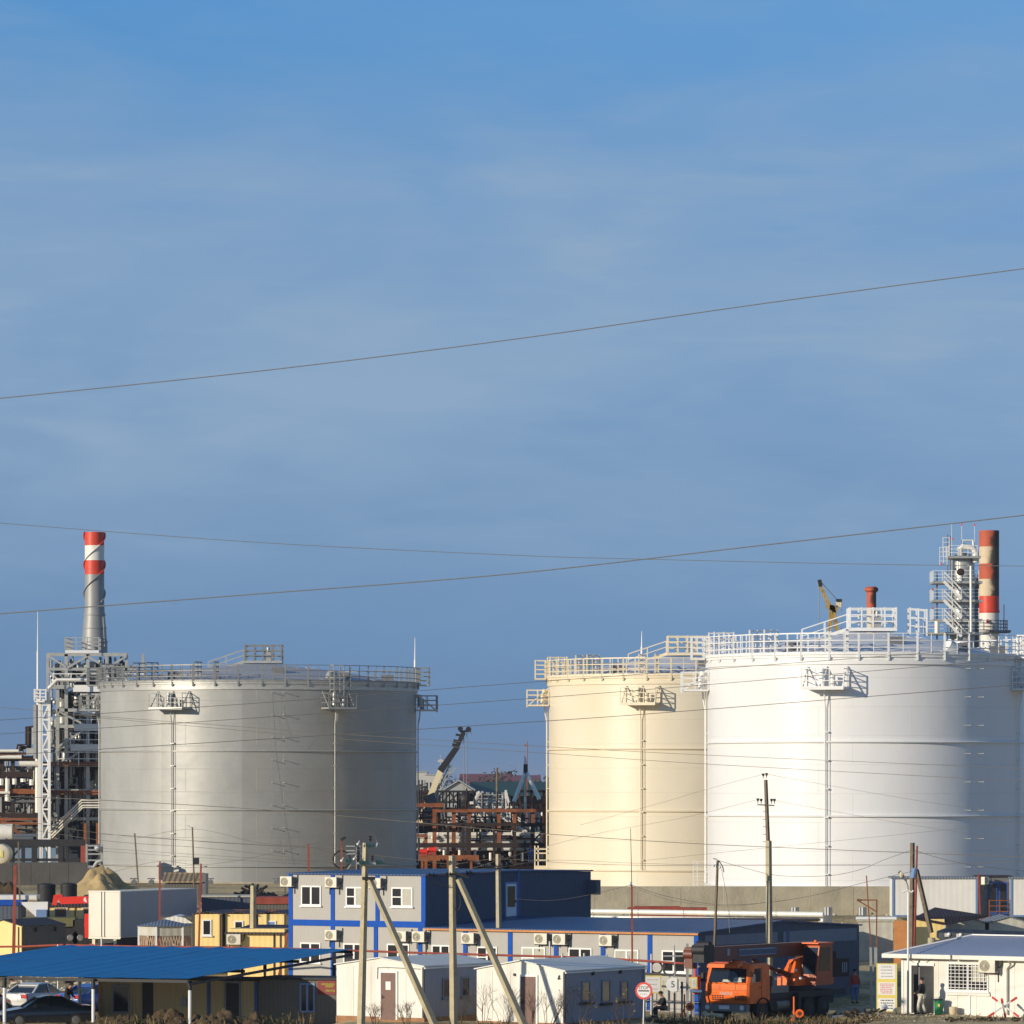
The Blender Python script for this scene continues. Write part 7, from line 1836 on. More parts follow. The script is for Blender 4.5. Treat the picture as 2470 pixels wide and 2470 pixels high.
for x in (-2.5, -.36):
    mb = MB(); mb.lathe((0, 0, 0), [(.66, 0), (.70, 0), (.70, .42), (.66, .42), (.66, 0)], 20, 0, math.pi); mb.v = [Vector((x + v.z, 1.35 + v.x, .56 + v.y)) for v in mb.v]; mb.build('mudguard', M['black'], tt)
mb = MB(); mb.lathe((-1.25, 6.6, 1.42), [(.02, 0), (.95, 0), (.95, .22), (.02, .22)], 24); mb.build('turntable', M['steel_dark'], tt)
mb = MB(); mb.hexa([(-2.15, 5.55, 1.66), (-.62, 5.55, 1.66), (-.62, 9.4, 1.66), (-2.15, 9.4, 1.66)], [(-2.1, 5.55, 2.06), (-.62, 5.55, 2.02), (-.62, 9.4, 2.1), (-2.1, 9.4, 2.1)]); mb.build('slewing_base', M['orange'], tt)
mb = MB(); mb.hexa([(-1.6, 6.0, 2.25), (-.95, 6.0, 2.20), (-.95, 8.6, 2.2), (-1.6, 8.6, 2.2)], [(-1.5, 6.5, 2.9), (-1.1, 6.5, 2.9), (-1.1, 8.6, 3.1), (-1.5, 8.6, 3.1)]); mb.box(-1.6, 6.02, 2.0, -.9, 8.2, 2.21); mb.build('boom_support', M['orange'], tt)
mb = MB(); mb.beam((-1.25, -1.7, 3.42), (-1.25, 8.6, 3.42), .52, .66); bm = mb.build('boom', M['orange_dark'], tt)
mb = MB(); mb.box(-.988, .7, 3.24, -.978, 4.4, 3.60); mb.build('name_panel', M['panel_blue'], bm)
mb = MB(); rr = random.Random(2); y = .8
while y < 4.2: w_ = rr.uniform(.06, .2); mb.box(-.977, y, 3.52, -.968, y + w_, 3.58); y += w_ + .04
mb.box(-.977, .75, 3.255, -.968, 4.3, 3.285)
y = 5.0
mb.box(-.988, -.35, 3.3, -.978, -.1, 3.62)
mb.build('boom_lettering', M['letter_grey'], bm)
mb = MB(); mb.box(-1.56, -2.6, 3.02, -.94, -1.65, 3.86); mb.cyl((-1.6, -2.45, 3.62), (-.9, -2.45, 3.62), .26, .26, 18); mb.cyl((-1.6, -2.1, 3.85), (-.9, -2.1, 3.85), .18, .18, 14); mb.build('boom_head', M['steel_dark'], tt)
mb = MB(); mb.box(-2.05, -2.55, 2.72, -1.62, -2.1, 3.75); mb.cyl((-2.1, -2.33, 3.4), (-1.6, -2.33, 3.4), .3, .3, 18); mb.build('hook_block', M['orange_dark'], tt)
mb = MB(); mb.cyl((-2.78, -.3, 2.95), (-2.78, -.3, 1.9), .05, .05, 8); mb.tube([(-2.78, -.3, 1.95), (-2.78, -.1, 1.75), (-2.78, -.2, 1.45), (-2.78, -.45, 1.5)], .09, 8); mb.box(-2.95, -.45, 1.85, -2.6, -.15, 2.25); mb.build('hook', M['red'], tt)
mb = MB(); mb.cyl((-1.25, 2.6, 2.98), (-1.25, 5.2, 2.35), .10, .10, 10); mb.cyl((-1.25, 5.0, 2.4), (-1.25, 6.6, 2.0), .15, .15, 12); mb.build('lift_cylinder', M['orange_dark'], tt)
# operator cab
mb = MB(); mb.loft([[Vector((x, y, z)) for y, z in ((6.55, 1.66), (6.62, 2.1), (6.95, 3.55), (7.05, 3.68), (8.2, 3.68), (8.25, 3.55), (8.25, 1.66))] for x in (-.92, -.04)]); oc = mb.build('operator_cab', M['orange_cab_shade'], tt, sharp=20)
mb = MB(); mb.hexa([(-.86, 6.63, 2.2), (-.12, 6.63, 2.2), (-.12, 6.66, 2.2), (-.86, 6.66, 2.2)], [(-.86, 6.90, 3.5), (-.12, 6.90, 3.5), (-.12, 6.93, 3.5), (-.86, 6.93, 3.5)]); mb.build('cab_windscreen', M['car_glass'], oc)
mb = MB(); mb.hexa([(-.038, 6.85, 2.35), (-.038, 8.0, 2.35), (-.026, 8.0, 2.35), (-.026, 6.85, 2.35)], [(-.038, 7.08, 3.5), (-.038, 8.0, 3.5), (-.026, 8.0, 3.5), (-.026, 7.08, 3.5)]); mb.build('cab_side_window', M['car_glass'], oc)
mb = MB(); mb.box(-.95, 6.75, 3.681, .0, 8.3, 3.74); mb.ball((-.3, 7.0, 3.8), .08, 10, 6); mb.build('cab_roof', M['orange'], oc)
mb = MB(); mb.box(-2.2, 8.4, 2.0, -.2, 10.2, 2.9); mb.box(-2.0, 8.0, 2.6, -.6, 9.6, 3.25); mb.cyl((-1.9, 8.7, 3.1), (-.5, 8.7, 3.1), .38, .38, 16); mb.build('counterweight', M['rust_dark'], tt)
mb = MB()
for k in range(3): mb.box(-.198, 9.5 + .2 * k, 2.2, -.188, 9.58 + .2 * k, 2.7)
mb.build('stripe', M['letter_grey'], tt)
mb = MB(); mb.ball((-.1, 5.2, 2.05), .09, 8, 6); mb.ball((-.15, 4.8, 2.45), .08, 8, 6); mb.ball((.02, 2.5, 2.1), .07, 8, 6); mb.build('marker_lamp', M['sign_white'], tt)
mb = MB(); mb.box(-.5, 2.45, 1.75, -.1, 2.9, 2.25); mb.box(-.5, 2.3, 1.42, -.1, 4.0, 1.75); mb.build('tool_box', M['galv_dark'], tt)
mb = MB()
for k in range(4): mb.tube([(-.9 + .07 * k, 5.4, 1.7), (-.8 + .07 * k, 5.0, 2.1 + .06 * k), (-.95 + .05 * k, 5.6, 2.7), (-1.0, 6.2, 2.95)], .018, 5)
mb.tube([(-2.2, 2.3, 1.4), (-2.2, 2.3, 2.9), (-2.2, 2.25, 3.05)], .07, 8)
mb.build('hydraulic_hose', M['black'], tt)
mb = MB(); mb.cyl((-.35, 2.9, .82), (-.35, 4.1, .82), .28, .28, 16); mb.build('fuel_tank', M['galv_dark'], tt)
for x in (-2.55, .05):
    mb = MB(); mb.box(x - .12, 4.5, .35, x + .12, 4.75, 1.4); mb.box(x - .22, 4.4, .28, x + .22, 4.85, .36); mb.build('outrigger', M['steel_dark'], tt)

# ------------------------------------------------------------------ cars
def car(label, loc, rz, paint, Lc=4.5, Wc=1.72, Hh=1.44):
    """nose towards local -y"""
    t = thing('parked_car', label, 'car', loc, rz)
    w = Wc / 2
    def sec(y, zb, zt, ww, tuck=.06):
        return [Vector((-ww + tuck, y, zb)), Vector((-ww, y, zb + .18)), Vector((-ww, y, zt - .14)), Vector((-ww + .07, y, zt)), Vector((ww - .07, y, zt)), Vector((ww, y, zt - .14)), Vector((ww, y, zb + .18)), Vector((ww - tuck, y, zb))]
    h = Lc / 2
    mb = MB(); mb.loft([sec(-h, .36, .60, w - .22), sec(-h + .10, .22, .70, w - .08), sec(-h + .55, .18, .80, w - .01), sec(-h + 1.25, .18, .92, w), sec(-.3, .18, .95, w), sec(h - 1.25, .18, .97, w), sec(h - .45, .20, 1.0, w - .01), sec(h - .06, .28, .96, w - .10), sec(h, .42, .85, w - .2)])
    mb.build('body', M[paint], t, sharp=40)
    yA, yB, yC, yD = -h + 1.15, -h + 1.95, h - 1.55, h - .55
    wb, wt = w - .08, w - .26
    mb = MB(); mb.hexa([(-wb, yA + .05, .90), (wb, yA + .05, .90), (wb, yD - .05, .94), (-wb, yD - .05, .94)], [(-wt, yB, Hh - .06), (wt, yB, Hh - .06), (wt, yC, Hh - .06), (-wt, yC, Hh - .06)]); gh = mb.build('greenhouse', M['car_glass'], t)
    mb = MB(); secs = []
    for y, z, ww in ((yB - .12, Hh - .09, wt + .01), (yB + .15, Hh - .02, wt), (0, Hh + .01, wt), (yC - .1, Hh - .02, wt), (yC + .16, Hh - .10, wt + .01)):
        secs.append([Vector((-ww, y, z - .05)), Vector((-ww + .05, y, z + .01)), Vector((ww - .05, y, z + .01)), Vector((ww, y, z - .05))])
    mb.loft(secs); mb.build('roof', M[paint], t, sharp=40)
    mb = MB()
    for s in (-1, 1):
        for (a, b) in (((wb, yA + .02, .90), (wt, yB - .1, Hh - .08)), ((wb, yD - .02, .94), (wt, yC + .12, Hh - .08)), ((wb + .01, .05, .93), (wt + .02, .0, Hh - .07))):
            mb.beam((s * a[0], a[1], a[2]), (s * b[0], b[1], b[2]), .075)
    mb.build('pillar', M[paint], t)
    for s in (-1, 1):
        mb = MB(); mb.box(s * .52 - .16, -h - .012, .58, s * .52 + .16, -h + .12, .70); mb.build('headlight', M['chrome'], t)
        mb = MB(); mb.box(s * .62 - .17, h - .10, .74, s * .62 + .17, h + .012, .92); mb.build('tail_light', M['tail_red'], t)
        mb = MB(); mb.ball((s * (w + .06), yA + .45, .98), .10, 10, 8, (.7, .8, .7)); mb.build('mirror', M[paint], t)
        for y in (-h + .85, h - .95):
            mb = MB(); mb.tube([(s * (w - .2), y, .31), (s * (w - .02), y, .31), (s * (w + .005), y, .31)], .31, 22); wl = mb.build('wheel', M['black'], t)
            mb = MB(); mb.cyl((s * (w + .006), y, .31), (s * (w + .016), y, .31), .2, .16, 14); mb.build('rim', M['galv_dark'], wl)
        mb = MB(); mb.box(s * w - .012, .3, .78, s * w + .012, .48, .81); mb.build('door_handle', M[paint], t)
    mb = MB(); mb.box(-.27, h - .02, .62, .27, h + .016, .74); mb.build('number_plate', M['sign_white'], t)
    mb = MB(); mb.box(-w + .12, h - .06, .30, w - .12, h + .04, .50); mb.box(-w + .12, -h - .04, .24, w - .12, -h + .06, .44); mb.build('bumper', M[paint], t)
    return t
car('white sedan seen from behind parked under the canopy', (PX(88, 252), 252.0, 0.02), R_(180 - 26), 'car_white')
car('dark navy sedan parked sideways nearest the camera', (PX(110, 236.5), 236.5, .02), R_(-75), 'car_navy')
car('dark car mostly cut by the left image edge', (PX(-52, 247), 247, .02), R_(180 - 20), 'car_navy')
car('bright blue car peeking out between canopy posts', (PX(228, 251), 251, .02), R_(180 - 35), 'car_blue', 4.2, 1.7, 1.42)

# semitrailer, seen from its rear left corner
dR = 291; aR = R_(24); bR = Vector((PX(291, dR), dR, 1.45)); wR = Lfac(291, dR, aR, 214); lR = 9.6
t = thing('semi_trailer', 'white box semitrailer with two rear doors and dirty wheels', 'trailer', bR, -aR)
zf, zt_ = PZ(2262, dR) - 1.45, PZ(2150, dR) - 1.45
mb = MB(); mb.box(-wR, 0, zf, 0, lR, zt_); mb.build('box', M['trailer_white'], t)
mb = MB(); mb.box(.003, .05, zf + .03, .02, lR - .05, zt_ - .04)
mb.build('side_shade_sheet', M['trailer_side_shade'], t)  # darker sheet painting shade on the white box side
for x0, x1 in ((-wR + .04, -wR / 2 - .01), (-wR / 2 + .01, -.04)): mb = MB(); mb.box(x0, -.035, zf + .06, x1, -.003, zt_ - .06); mb.build('rear_door', M['trailer_white'], t)
for x in (-wR / 2 - .18, -wR / 2 + .02): mb = MB(); mb.cyl((x, -.06, zf + .02), (x, -.06, zt_ - .03), .018, .018, 6); mb.build('lock_rod', M['galv_dark'], t)
mb = MB(); mb.box(-wR, -.05, zf - .08, 0, .02, zf); mb.box(-wR, -.04, zt_ - .05, 0, .0, zt_ + .03); mb.build('rear_frame', M['trailer_white'], t)
mb = MB(); mb.box(-wR + .2, -.03, zf - .45, -.2, .06, zf - .32); mb.box(-wR + .5, .1, .3, -.5, lR - .5, zf - .02); mb.build('underframe', M['steel_dark'], t)
for y in (1.2, 2.5, 8.0):
    for x in (-wR + .05, -.4):
        mb = MB(); mb.tube([(x, y, .2), (x + .35, y, .2)], .48, 20); mb.build('wheel', M['black'], t)
for s in (-wR + .25, -.45): mb = MB(); mb.box(s, -.05, zf - .62, s + .2, -.01, zf - .1); mb.build('mudflap', M['cream_wall'], t)
for s in (-wR + .1, -.35): mb = MB(); mb.box(s, -.07, zf - .5, s + .25, -.031, zf - .38); mb.build('tail_light', M['tail_red'], t)
# red loader crane lorry behind the shed
d = 296; t = thing('loader_crane_truck', 'khaki flatbed lorry carrying a bright red folded loader crane', 'lorry', (PX(135, d), d, 1.5))
mb = MB(); mb.beam(W(146, 2172, d), W(214, 2170, d), .50, .42); mb.build('crane_boom', M['red'], t, world=True)
mb = MB(); mb.beam(W(131, 2183, d), W(135, 2160, d), .26); mb.beam(W(133, 2162, d), W(150, 2161, d), .2); mb.beam(W(142, 2166, d), W(150, 2176, d), .2); mb.build('crane_elbow', M['red'], t, world=True)
mb = MB(); mb.cyl(W(208, 2170, d - .22), W(208, 2170, d - .25), .16, .16, 14); mb.build('emblem', M['sign_white'], t, world=True)
mb = MB(); mb.beam(W(210, 2262, d), W(209, 2204, d), .26); mb.beam(W(207, 2235, d), W(211, 2205, d), .2); mb.build('crane_leg', M['red'], t, world=True)
mb = MB(); mb.box(PX(54, d), d, PZ(2235, d), PX(180, d), d + 2.2, PZ(2214, d)); mb.build('flatbed', M['khaki'], t, world=True)
mb = MB(); mb.box(PX(60, d), d + .2, PZ(2250, d), PX(210, d), d + 2, PZ(2234, d)); mb.box(PX(176, d), d, PZ(2258, d), PX(214, d), d + 2.2, PZ(2219, d)); mb.build('chassis', M['steel_dark'], t, world=True)
for u in (80, 112, 170, 194): mb = MB(); c = W(u, 2262, d); mb.cyl((c.x, d - .1, c.z), (c.x, d + .25, c.z), .5, .5, 18); w_ = mb.build('wheel', M['black'], t, world=True); mb = MB(); mb.cyl((c.x, d - .13, c.z), (c.x, d - .1, c.z), .16, .2, 12); r_ = mb.build('rim', M['galv_dark'], w_); r_.data.transform(Matrix.Translation(-Vector(t['_base'])))

# ------------------------------------------------------------------ sand pile and soil
from mathutils import noise as NZ
def heap(name, label, c, rx, ry, h_, m, seed, n=36, rough=.14, group=None, dome=False):
    mb = MB(); pts = []; fs = []; mm = n // 2
    for i in range(mm + 1):
        f = i / mm
        for k in range(n):
            a = 2 * math.pi * k / n; x = f * math.cos(a); y = f * math.sin(a)
            z = (1 - f) ** .95 * (1 - .12 * math.cos(3 * a + seed)) if f < 1 else 0
            if not dome: z = min(z, .80 + .12 * math.sin(3 * x + seed))
            if dome: z = (1 - f * f) ** .8 * (.75 + .25 * NZ.noise((x * 1.3 + seed * 3, y * 1.3, 7)))
            nn = NZ.noise((x * 2.2 + seed, y * 2.2, seed)) * rough * 2 + NZ.noise((x * 7 + seed, y * 7, 2)) * rough
            pts.append(Vector((x * rx * (1 + .15 * math.sin(2 * a + seed)), y * ry, max(-.1, (z + nn * (1 - f * f)) * h_) - .05)))
    for i in range(mm):
        for k in range(n): k2 = (k + 1) % n; fs.append((i * n + k, i * n + k2, (i + 1) * n + k2, (i + 1) * n + k))
    mb.add(pts, fs); o = mb.build(name, m, None, sharp=180); o.location = c; o['label'] = label; o['category'] = name.split('_')[0] + ' heap'
    if group: o['group'] = group
    return o
heap('sand_pile', 'tall pile of pale sand beside the grey tank', (PX(254, 322), 322, 3.3), 3.9, 3.0, 2.85, M['sand'], 1.3, 72, .16)
heap('sand_pile', 'low pale gravel bank behind white cabins at left edge', (PX(62, 325), 325, 3.3), 3.0, 2.0, 1.2, M['sand'], 3.3, 44, .2)
heap('soil_pile', 'brown earth mound at the far left edge below dark wall', (PX(5, 332), 332, 3.3), 2.6, 2.0, 2.4, M['soil'], 5.1, 44, .1)
heap('soil_pile', 'dark soil cone in front of the grey tank centre', (PX(612, 326), 326, 3.3), 2.7, 1.5, 1.3, M['steel_dark'], 2.1, 36, .1)
for u, d, rx, h_, sd_, lab in ((310, 229.5, 2.0, .95, 1, 'weedy soil mound before the beige cabin left half'), (420, 229, 1.8, 1.0, 2, 'weedy soil mound before the beige cabin middle'), (520, 228.6, 1.9, 1.0, 3, 'weedy soil mound before the dark cabin door'), (600, 228.4, 1.6, .90, 4, 'weedy soil mound before the grey cabin left end'), (700, 228, 1.6, .45, 5, 'low dark soil mound before the grey cabin window')):
    heap('soil_mound', lab, (PX(u, d), d, .0), rx, 1.3, h_ + .12, M['soil'], sd_, 64, .34, 'soil mounds before the cabins', True)
for u, d, rx, h_, sd_, lab in ((1745, 231.5, 2.2, .55, 6, 'weedy earth bank in front of the crane truck bumper'), (1640, 232, 1.4, .5, 7, 'weedy earth bank left of the crane truck'), (2005, 231, 2.0, .60, 8, 'dry weedy bank right of the crane truck'), (2100, 231, 1.3, .5, 9, 'dry weedy bank before the notice board'), (2310, 231, 2.2, .45, 10, 'dark weedy bank at bottom right corner'), (1850, 231, 1.5, .4, 11, 'weedy earth bank below the truck wheels')):
    heap('soil_mound', lab, (PX(u, d), d, -.05), rx, 1.2, h_, M['soil'], sd_, 60, .34, 'weedy earth banks at the bottom', True)

def weeds(name, m, regions, seed, h0, h1, wd=.02):
    rr = random.Random(seed); mb = MB()
    for (u0, u1, d0, d1, z0, n) in regions:
        for i in range(n):
            u = rr.uniform(u0, u1); d = rr.uniform(d0, d1); x = PX(u, d); z = z0 + rr.uniform(-.1, .1)
            hh_ = rr.uniform(h0, h1); lean = Vector((rr.gauss(0, .3), rr.gauss(0, .3), 1)) * hh_; s = rr.uniform(0, 3.14); w = wd * rr.uniform(.6, 1.5)
            a = Vector((math.cos(s) * w, math.sin(s) * w, 0)); p = Vector((x, d, z)); q = p + lean * .55; e = p + lean + Vector((rr.gauss(0, .1), 0, -.08)) * hh_
            mb.add([p - a, p + a, q + a * .8, q - a * .8, e], [(0, 1, 2, 3), (3, 2, 4)])
            if rr.random() < .35:
                for _ in range(3):
                    b = p + lean * rr.uniform(.4, 1); g_ = [b + Vector((rr.uniform(-.06, .06), rr.uniform(-.06, .06), rr.uniform(-.05, .07))) for _ in range(3)]; mb.add(g_, [(0, 1, 2)])
    return struct(mb, name, m, 'stuff', fix=False)
weeds('dry_weeds', M['weed'], [(235, 760, 227.5, 230.5, .5, 260), (1560, 2120, 230, 233, .30, 1000), (2120, 2480, 229, 232, .35, 260), (1030, 1250, 222, 225, .40, 160), (1400, 1560, 222, 226, .40, 160), (-20, 240, 229, 232, .0, 420), (-20, 340, 254, 258, .1, 500)], 11, .15, .55)
weeds('green_weeds', M['weed_green'], [(1560, 2120, 232, 240, .05, 900), (2010, 2100, 240, 248, .0, 700), (2330, 2480, 232, 236, .05, 600), (240, 700, 228, 230, .5, 250)], 12, .08, .28, .025)

# pale rubble behind the parked cars and along the bottom
def rubble(name, m, regs, seed):
    rr = random.Random(seed); mb = MB()
    for u0, u1, d0, d1, n, s0, s1 in regs:
        for i in range(n):
            u = rr.uniform(u0, u1); d = rr.uniform(d0, d1); x = PX(u, d); s = rr.uniform(s0, s1)
            P = [Vector((rr.uniform(-1, 1), rr.uniform(-1, 1), rr.uniform(-.4, .8))) * s + Vector((x, d, gz(x, d) + s * .2)) for _ in range(5)]
            mb.add(P, [(0, 1, 2), (0, 2, 3), (0, 3, 1), (4, 2, 1), (4, 3, 2), (4, 1, 3)])
    struct(mb, name, m, 'stuff')
rubble('rubble', M['cement'], [(-20, 250, 256, 266, 240, .06, .2), (1990, 2480, 228, 238, 260, .03, .09), (480, 700, 318, 326, 140, .08, .25), (330, 560, 330, 345, 120, .08, .3), (1440, 2140, 300, 311, 160, .06, .2)], 21)
rubble('dirt_clods', M['soil'], [(240, 760, 226.5, 230, 500, .05, .16), (1560, 2110, 229, 233, 420, .05, .16), (2280, 2480, 228, 231, 160, .05, .14), (-20, 240, 228, 232, 120, .05, .12)], 22)

# bare bushes
def bush(label, u, d, h_, spread, seed, leaves=0):
    rr = random.Random(seed); x = PX(u, d); z = gz(x, d) - .05
    t = thing('bare_bush', label, 'bush', (x, d, z), 0, 'leafless bushes in the foreground')
    mb = MB(); tips = []
    def grow(p, dr, L_, r, lv):
        q = p + dr * L_
        mid = p.lerp(q, .5) + Vector((rr.gauss(0, .05), rr.gauss(0, .05), 0)) * L_
        mb.tube([p, mid, q], r, 4, r * .6, caps=False); tips.append(q)
        if lv == 0: return
        for _ in range(rr.choice((2, 3, 3))):
            nd = (dr + Vector((rr.gauss(0, .42), rr.gauss(0, .3), rr.gauss(.12, .2)))).normalized(); grow(p.lerp(q, rr.uniform(.5, 1)), nd, L_ * rr.uniform(.55, .8), r * .6, lv - 1)
    for i in range(rr.randint(6, 8)):
        a = rr.uniform(-1, 1) * spread; grow(Vector((a * .25, rr.uniform(-.2, .2), 0)), Vector((a * .55, rr.gauss(0, .15), 1)).normalized(), h_ * rr.uniform(.34, .46), .014, 3)
    mb.build('branches', M['twig'], t, fix=False)
    if leaves:
        mb = MB()
        for i in range(leaves):
            c = rr.choice(tips); mb.add([c + Vector((rr.uniform(-.07, .07), rr.uniform(-.05, .05), rr.uniform(-.07, .07))) for _ in range(3)], [(0, 1, 2)])
        mb.build('leaves', M['leaf_yellow'], t, fix=False)
for a in (('bushy leafless shrub between the two white cabins', 1165, 226.5, 2.2, 1.0, 1, 0), ('tall leafless shrub before the brown door of right cabin', 1215, 226, 2.3, .9, 2, 0), ('sparse shrub with few yellow leaves before shaded cabin windows', 1395, 226, 2.3, 1.1, 3, 26), ('sparse leafless shrub before shaded cabin right end', 1500, 226.5, 1.7, 1.0, 4, 20), ('low leafless shrub before the left white cabin door', 985, 225.5, 1.3, .9, 5, 0), ('low thin shrub left of the left white cabin door', 905, 225.5, 1.3, .6, 6, 0), ('leafless shrub before the right white cabin corner', 1320, 225.5, 1.9, 1.0, 7, 8), ('thin shrub at the base of right concrete pole', 1110, 226, 1.6, .7, 8, 0)): bush(*a)

# ------------------------------------------------------------------ people
def skin_mesh(verts, edges, radii, sub=2):
    me = bpy.data.meshes.new('tmp'); me.from_pydata([tuple(v) for v in verts], edges, []); o = bpy.data.objects.new('tmp', me); COL.objects.link(o)
    md = o.modifiers.new('s', 'SKIN'); md.use_smooth_shade = True
    sv = me.skin_vertices[0].data
    for i, r in enumerate(radii): sv[i].radius = (r if isinstance(r, tuple) else (r, r))
    sv[0].use_root = True
    o.modifiers.new('d', 'SUBSURF').levels = sub
    bpy.context.view_layer.update()
    dg = bpy.context.evaluated_depsgraph_get(); out = bpy.data.meshes.new_from_object(o.evaluated_get(dg))
    bpy.data.objects.remove(o); bpy.data.meshes.remove(me)
    return out
def mesh_obj(me, name, m, parent):
    me.name = name; me.materials.clear(); me.materials.append(m); me.shade_smooth(); o = bpy.data.objects.new(name, me); COL.objects.link(o); o.parent = parent; return o
def person(label, loc, rz, jacket, trousers, pose, hair='hair', cap=None):
    """faces local -y; joints given by pose"""
    t = thing('person', label, 'person', loc, rz); J = {k: Vector(v) for k, v in pose.items()}
    pel, chest, neck, head = J['pelvis'], J['chest'], J['neck'], J['head']
    V = [pel, pel.lerp(chest, .5), chest, neck, head]; E = [(0, 1), (1, 2), (2, 3), (3, 4)]; Rr = [(.15, .11), (.14, .10), (.17, .11), (.058, .058), (.085, .10)]
    top = head + (head - neck).normalized() * .11; V.append(top); E.append((4, 5)); Rr.append((.07, .085))
    def chain(start, pts, rad):
        prev = start
        for p, r in zip(pts, rad): V.append(p); E.append((prev, len(V) - 1)); Rr.append(r); prev = len(V) - 1
        return prev
    for s in ('L', 'R'):
        chain(2, [J['sh' + s], J['el' + s], J['wr' + s], J['wr' + s] + (J['wr' + s] - J['el' + s]).normalized() * .08], [.06, .045, .03, (.042, .022)])
        chain(0, [J['hip' + s], J['kn' + s], J['an' + s], J['an' + s] + J.get('toe', Vector((0, -.16, -.05)))], [.085, .058, .042, .04])
    me = skin_mesh(V, E, Rr)
    body = mesh_obj(me, 'body', M['skin'], t)
    # fingers, thumb, nose and ears joined to the body mesh
    mb = MB()
    for s in ('L', 'R'):
        w_ = J['wr' + s]; dr = (w_ - J['el' + s]).normalized(); side = dr.cross(Vector((0, 1, .2))).normalized(); cur = dr.cross(side)
        for k, ln in enumerate((.075, .085, .08, .062)):
            b = w_ + dr * .10 + side * (.027 - .018 * k); m1 = b + dr * ln * .5 + cur * .012; mb.tube([b - dr * .03, m1, m1 + dr * ln * .35 + cur * .03], .009, 6, .007)
        b = w_ + dr * .04 + side * .03; mb.tube([b, b + side * .035 + dr * .025, b + side * .04 + dr * .06], .011, 6, .008)
    f = Vector((0, -1, 0)); hc = head + (head - neck).normalized() * .04; mb.ball(hc + f * .105, .018, 8, 6, (.8, 1, 1.4)); mb.beam(hc + f * .095 + Vector((-.025, 0, -.05)), hc + f * .095 + Vector((.025, 0, -.05)), .012)
    for s in (-1, 1): mb.ball(hc + Vector((s * .092, 0, 0)), .022, 8, 6, (.5, .8, 1.3)); mb.ball(hc + f * .088 + Vector((s * .032, 0, .025)), .012, 6, 5)
    import bmesh
    bm = bmesh.new(); bm.from_mesh(body.data); tm = bpy.data.meshes.new('x'); tm.from_pydata([tuple(v) for v in mb.v], [], mb.f); bm.from_mesh(tm); bm.to_mesh(body.data); bm.free(); bpy.data.meshes.remove(tm); body.data.shade_smooth()
    # jacket and trousers follow the same bones
    Vj = [pel + Vector((0, 0, -.06)), pel.lerp(chest, .5), chest, chest.lerp(neck, .75)]; Ej = [(0, 1), (1, 2), (2, 3)]; Rj = [(.185, .14), (.175, .135), (.20, .14), .085]
    for s in ('L', 'R'):
        n0 = len(Vj); Vj += [J['sh' + s], J['el' + s], J['el' + s].lerp(J['wr' + s], .93)]; Ej += [(2, n0), (n0, n0 + 1), (n0 + 1, n0 + 2)]; Rj += [.082, .066, .05]
    mesh_obj(skin_mesh(Vj, Ej, Rj), 'jacket', M[jacket], t)
    Vt = [pel]; Et = []; Rt = [(.165, .125)]
    for s in ('L', 'R'):
        n0 = len(Vt); Vt += [J['hip' + s], J['kn' + s], J['an' + s] + Vector((0, 0, .03))]; Et += [(0, n0), (n0, n0 + 1), (n0 + 1, n0 + 2)]; Rt += [.108, .08, .07]
    mesh_obj(skin_mesh(Vt, Et, Rt), 'trousers', M[trousers], t)
    for s in ('L', 'R'):
        a = J['an' + s]; tv = J.get('toe', Vector((0, -.16, -.05))); mb = MB(); mb.tube([a - tv * .35 + Vector((0, 0, -.045)), a + Vector((0, 0, -.03)), a + tv * .7, a + tv * 1.15], .055, 8, .04); mb.build('shoe', M['black'], t)
    mb = MB(); mb.ball(hc + Vector((0, .015, .05)), .118, 14, 9, (.92, 1.02, .80)); mb.v = [v if v.z > hc.z + .01 or v.y > hc.y + .02 else Vector((v.x * .9, max(v.y, hc.y - .06), max(v.z, hc.z))) for v in mb.v]; mb.build('hair' if not cap else 'cap', M[cap or hair], t)
    return t
STAND = dict(pelvis=(0, 0, .95), chest=(0, .01, 1.32), neck=(0, .01, 1.50), head=(0, -.01, 1.61), shL=(.17, .01, 1.40), elL=(.25, .03, 1.12), wrL=(.24, -.08, .90), shR=(-.17, .01, 1.40), elR=(-.25, .03, 1.12), wrR=(-.22, -.12, .92), hipL=(.09, 0, .90), knL=(.10, -.02, .50), anL=(.11, .02, .09), hipR=(-.09, 0, .90), knR=(-.10, -.01, .50), anR=(-.12, .02, .09))
def P_(**k): q = dict(STAND); q.update(k); return q
SIT = P_(pelvis=(0, .05, .48), chest=(0, -.02, .84), neck=(0, -.07, 1.02), head=(0, -.13, 1.12), shL=(.17, -.02, .93), elL=(.22, -.16, .70), wrL=(.12, -.36, .66), shR=(-.17, -.02, .93), elR=(-.22, -.16, .70), wrR=(-.10, -.36, .64), hipL=(.09, .02, .47), knL=(.13, -.40, .50), anL=(.14, -.42, .10), hipR=(-.09, .02, .47), knR=(-.13, -.40, .50), anR=(-.14, -.38, .10))
c = W(1600, 2455, 239.8)
person('person in black jacket and cap sitting by the gate looking down', (c.x, c.y, max(0, c.z)), R_(-70), 'cloth_black', 'cloth_black', SIT, cap='hair')
c = loc2w(bG, aG, gx(2256), -1.25)
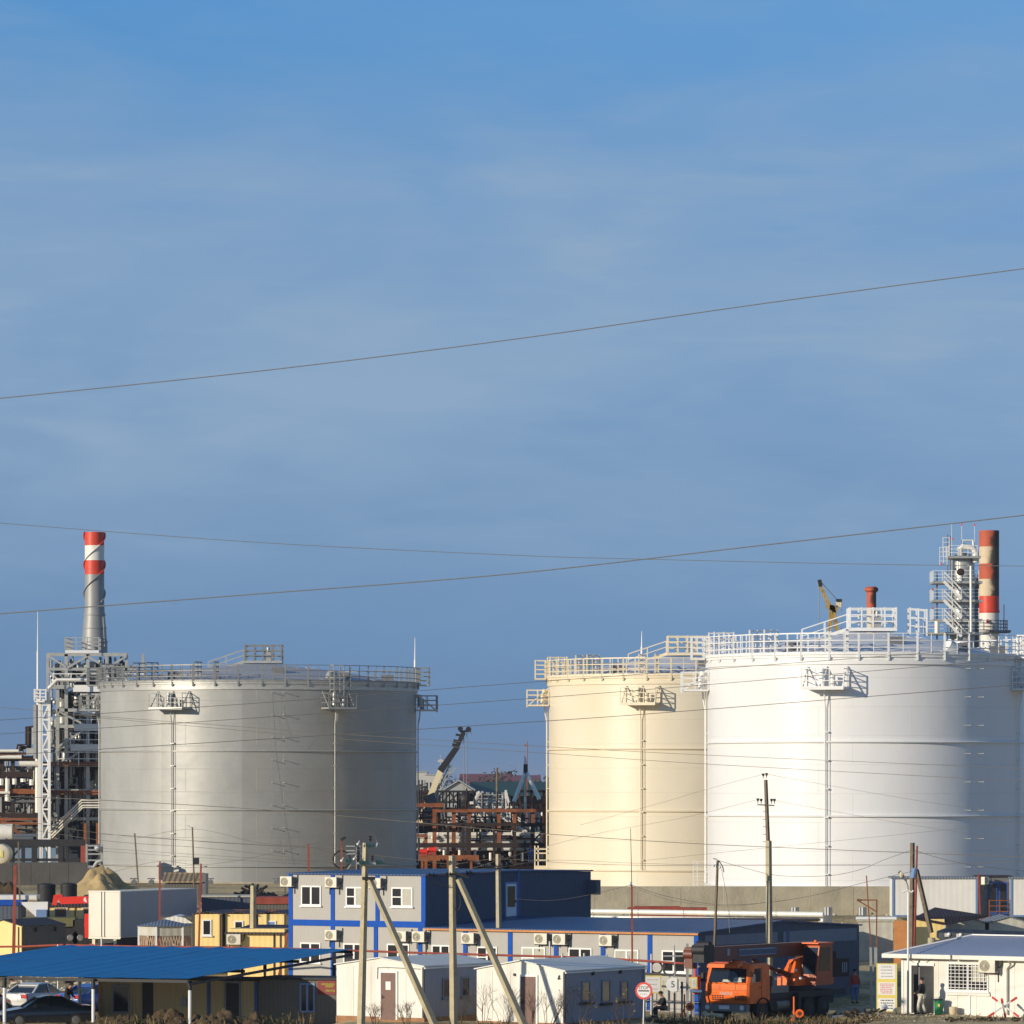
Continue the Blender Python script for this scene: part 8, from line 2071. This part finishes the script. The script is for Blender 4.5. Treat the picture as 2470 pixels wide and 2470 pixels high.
person('person in long dark jacket and white trousers at guard house door', (c.x, c.y, .5), R_(-120), 'cloth_black', 'cloth_white', P_(wrL=(.20, -.26, 1.02), elL=(.25, .0, 1.12), anL=(.11, -.14, .09), anR=(-.12, .14, .09), knL=(.1, -.12, .5)))
c = W(160, 2440, 246)
person('person in dark clothes bending behind the navy car', (c.x, 246, .02), R_(60), 'cloth_black', 'cloth_black', P_(chest=(0, -.12, 1.28), neck=(0, -.22, 1.42), head=(0, -.28, 1.52), shL=(.17, -.14, 1.34), shR=(-.17, -.14, 1.34), elL=(.24, -.2, 1.05), elR=(-.24, -.2, 1.05), wrL=(.15, -.4, .95), wrR=(-.15, -.4, .95)))
c = W(2062, 2400, 258)
person('person in red striped jacket standing in shade behind the crane truck', (c.x, c.y, gz(c.x, c.y)), R_(20), 'cloth_red', 'cloth_blue', STAND)
for u, v, lab in ((1020, 2056, 'red pump at left end of the steel rack'), (1041, 2052, 'red pump right of the rust post on steel rack')):
    c = W(u, v, 447); t = thing('pump', lab, 'pump', c, 0, 'red pumps on the steel rack')
    mb = MB(); mb.cyl((-.3, 0, .1), (.3, 0, .1), .22, .22, 14); mb.cyl((.3, 0, .1), (.42, 0, .1), .3, .3, 14); mb.build('motor', M['red'], t)
    mb = MB(); mb.box(-.35, -.2, -.35, .4, .2, -.12); mb.build('base', M['rust_red'], t)
c = W(1280, 2040, 447); person('worker in blue jacket on the steel rack near cream tank', (c.x, 447, c.z - 1.72), R_(-30), 'cloth_blue', 'cloth_blue', STAND, cap='red')

# ------------------------------------------------------------------ thin haze in the air over the whole site
hz = bpy.data.materials.new('haze'); hz.use_nodes = True; hn = hz.node_tree.nodes
hn.remove(hn['Principled BSDF']); pv = hn.new('ShaderNodeVolumePrincipled'); hz.node_tree.links.new(pv.outputs['Volume'], hn['Material Output'].inputs['Volume'])
pv.inputs['Color'].default_value = (.80, .88, 1, 1); pv.inputs['Density'].default_value = .00009; pv.inputs['Anisotropy'].default_value = .2
mb = MB(); mb.box(-9500, -900, -2, 9500, 9900, 40); struct(mb, 'haze', hz, 'stuff')

for o in BASES:
    if '_base' in o: del o['_base']
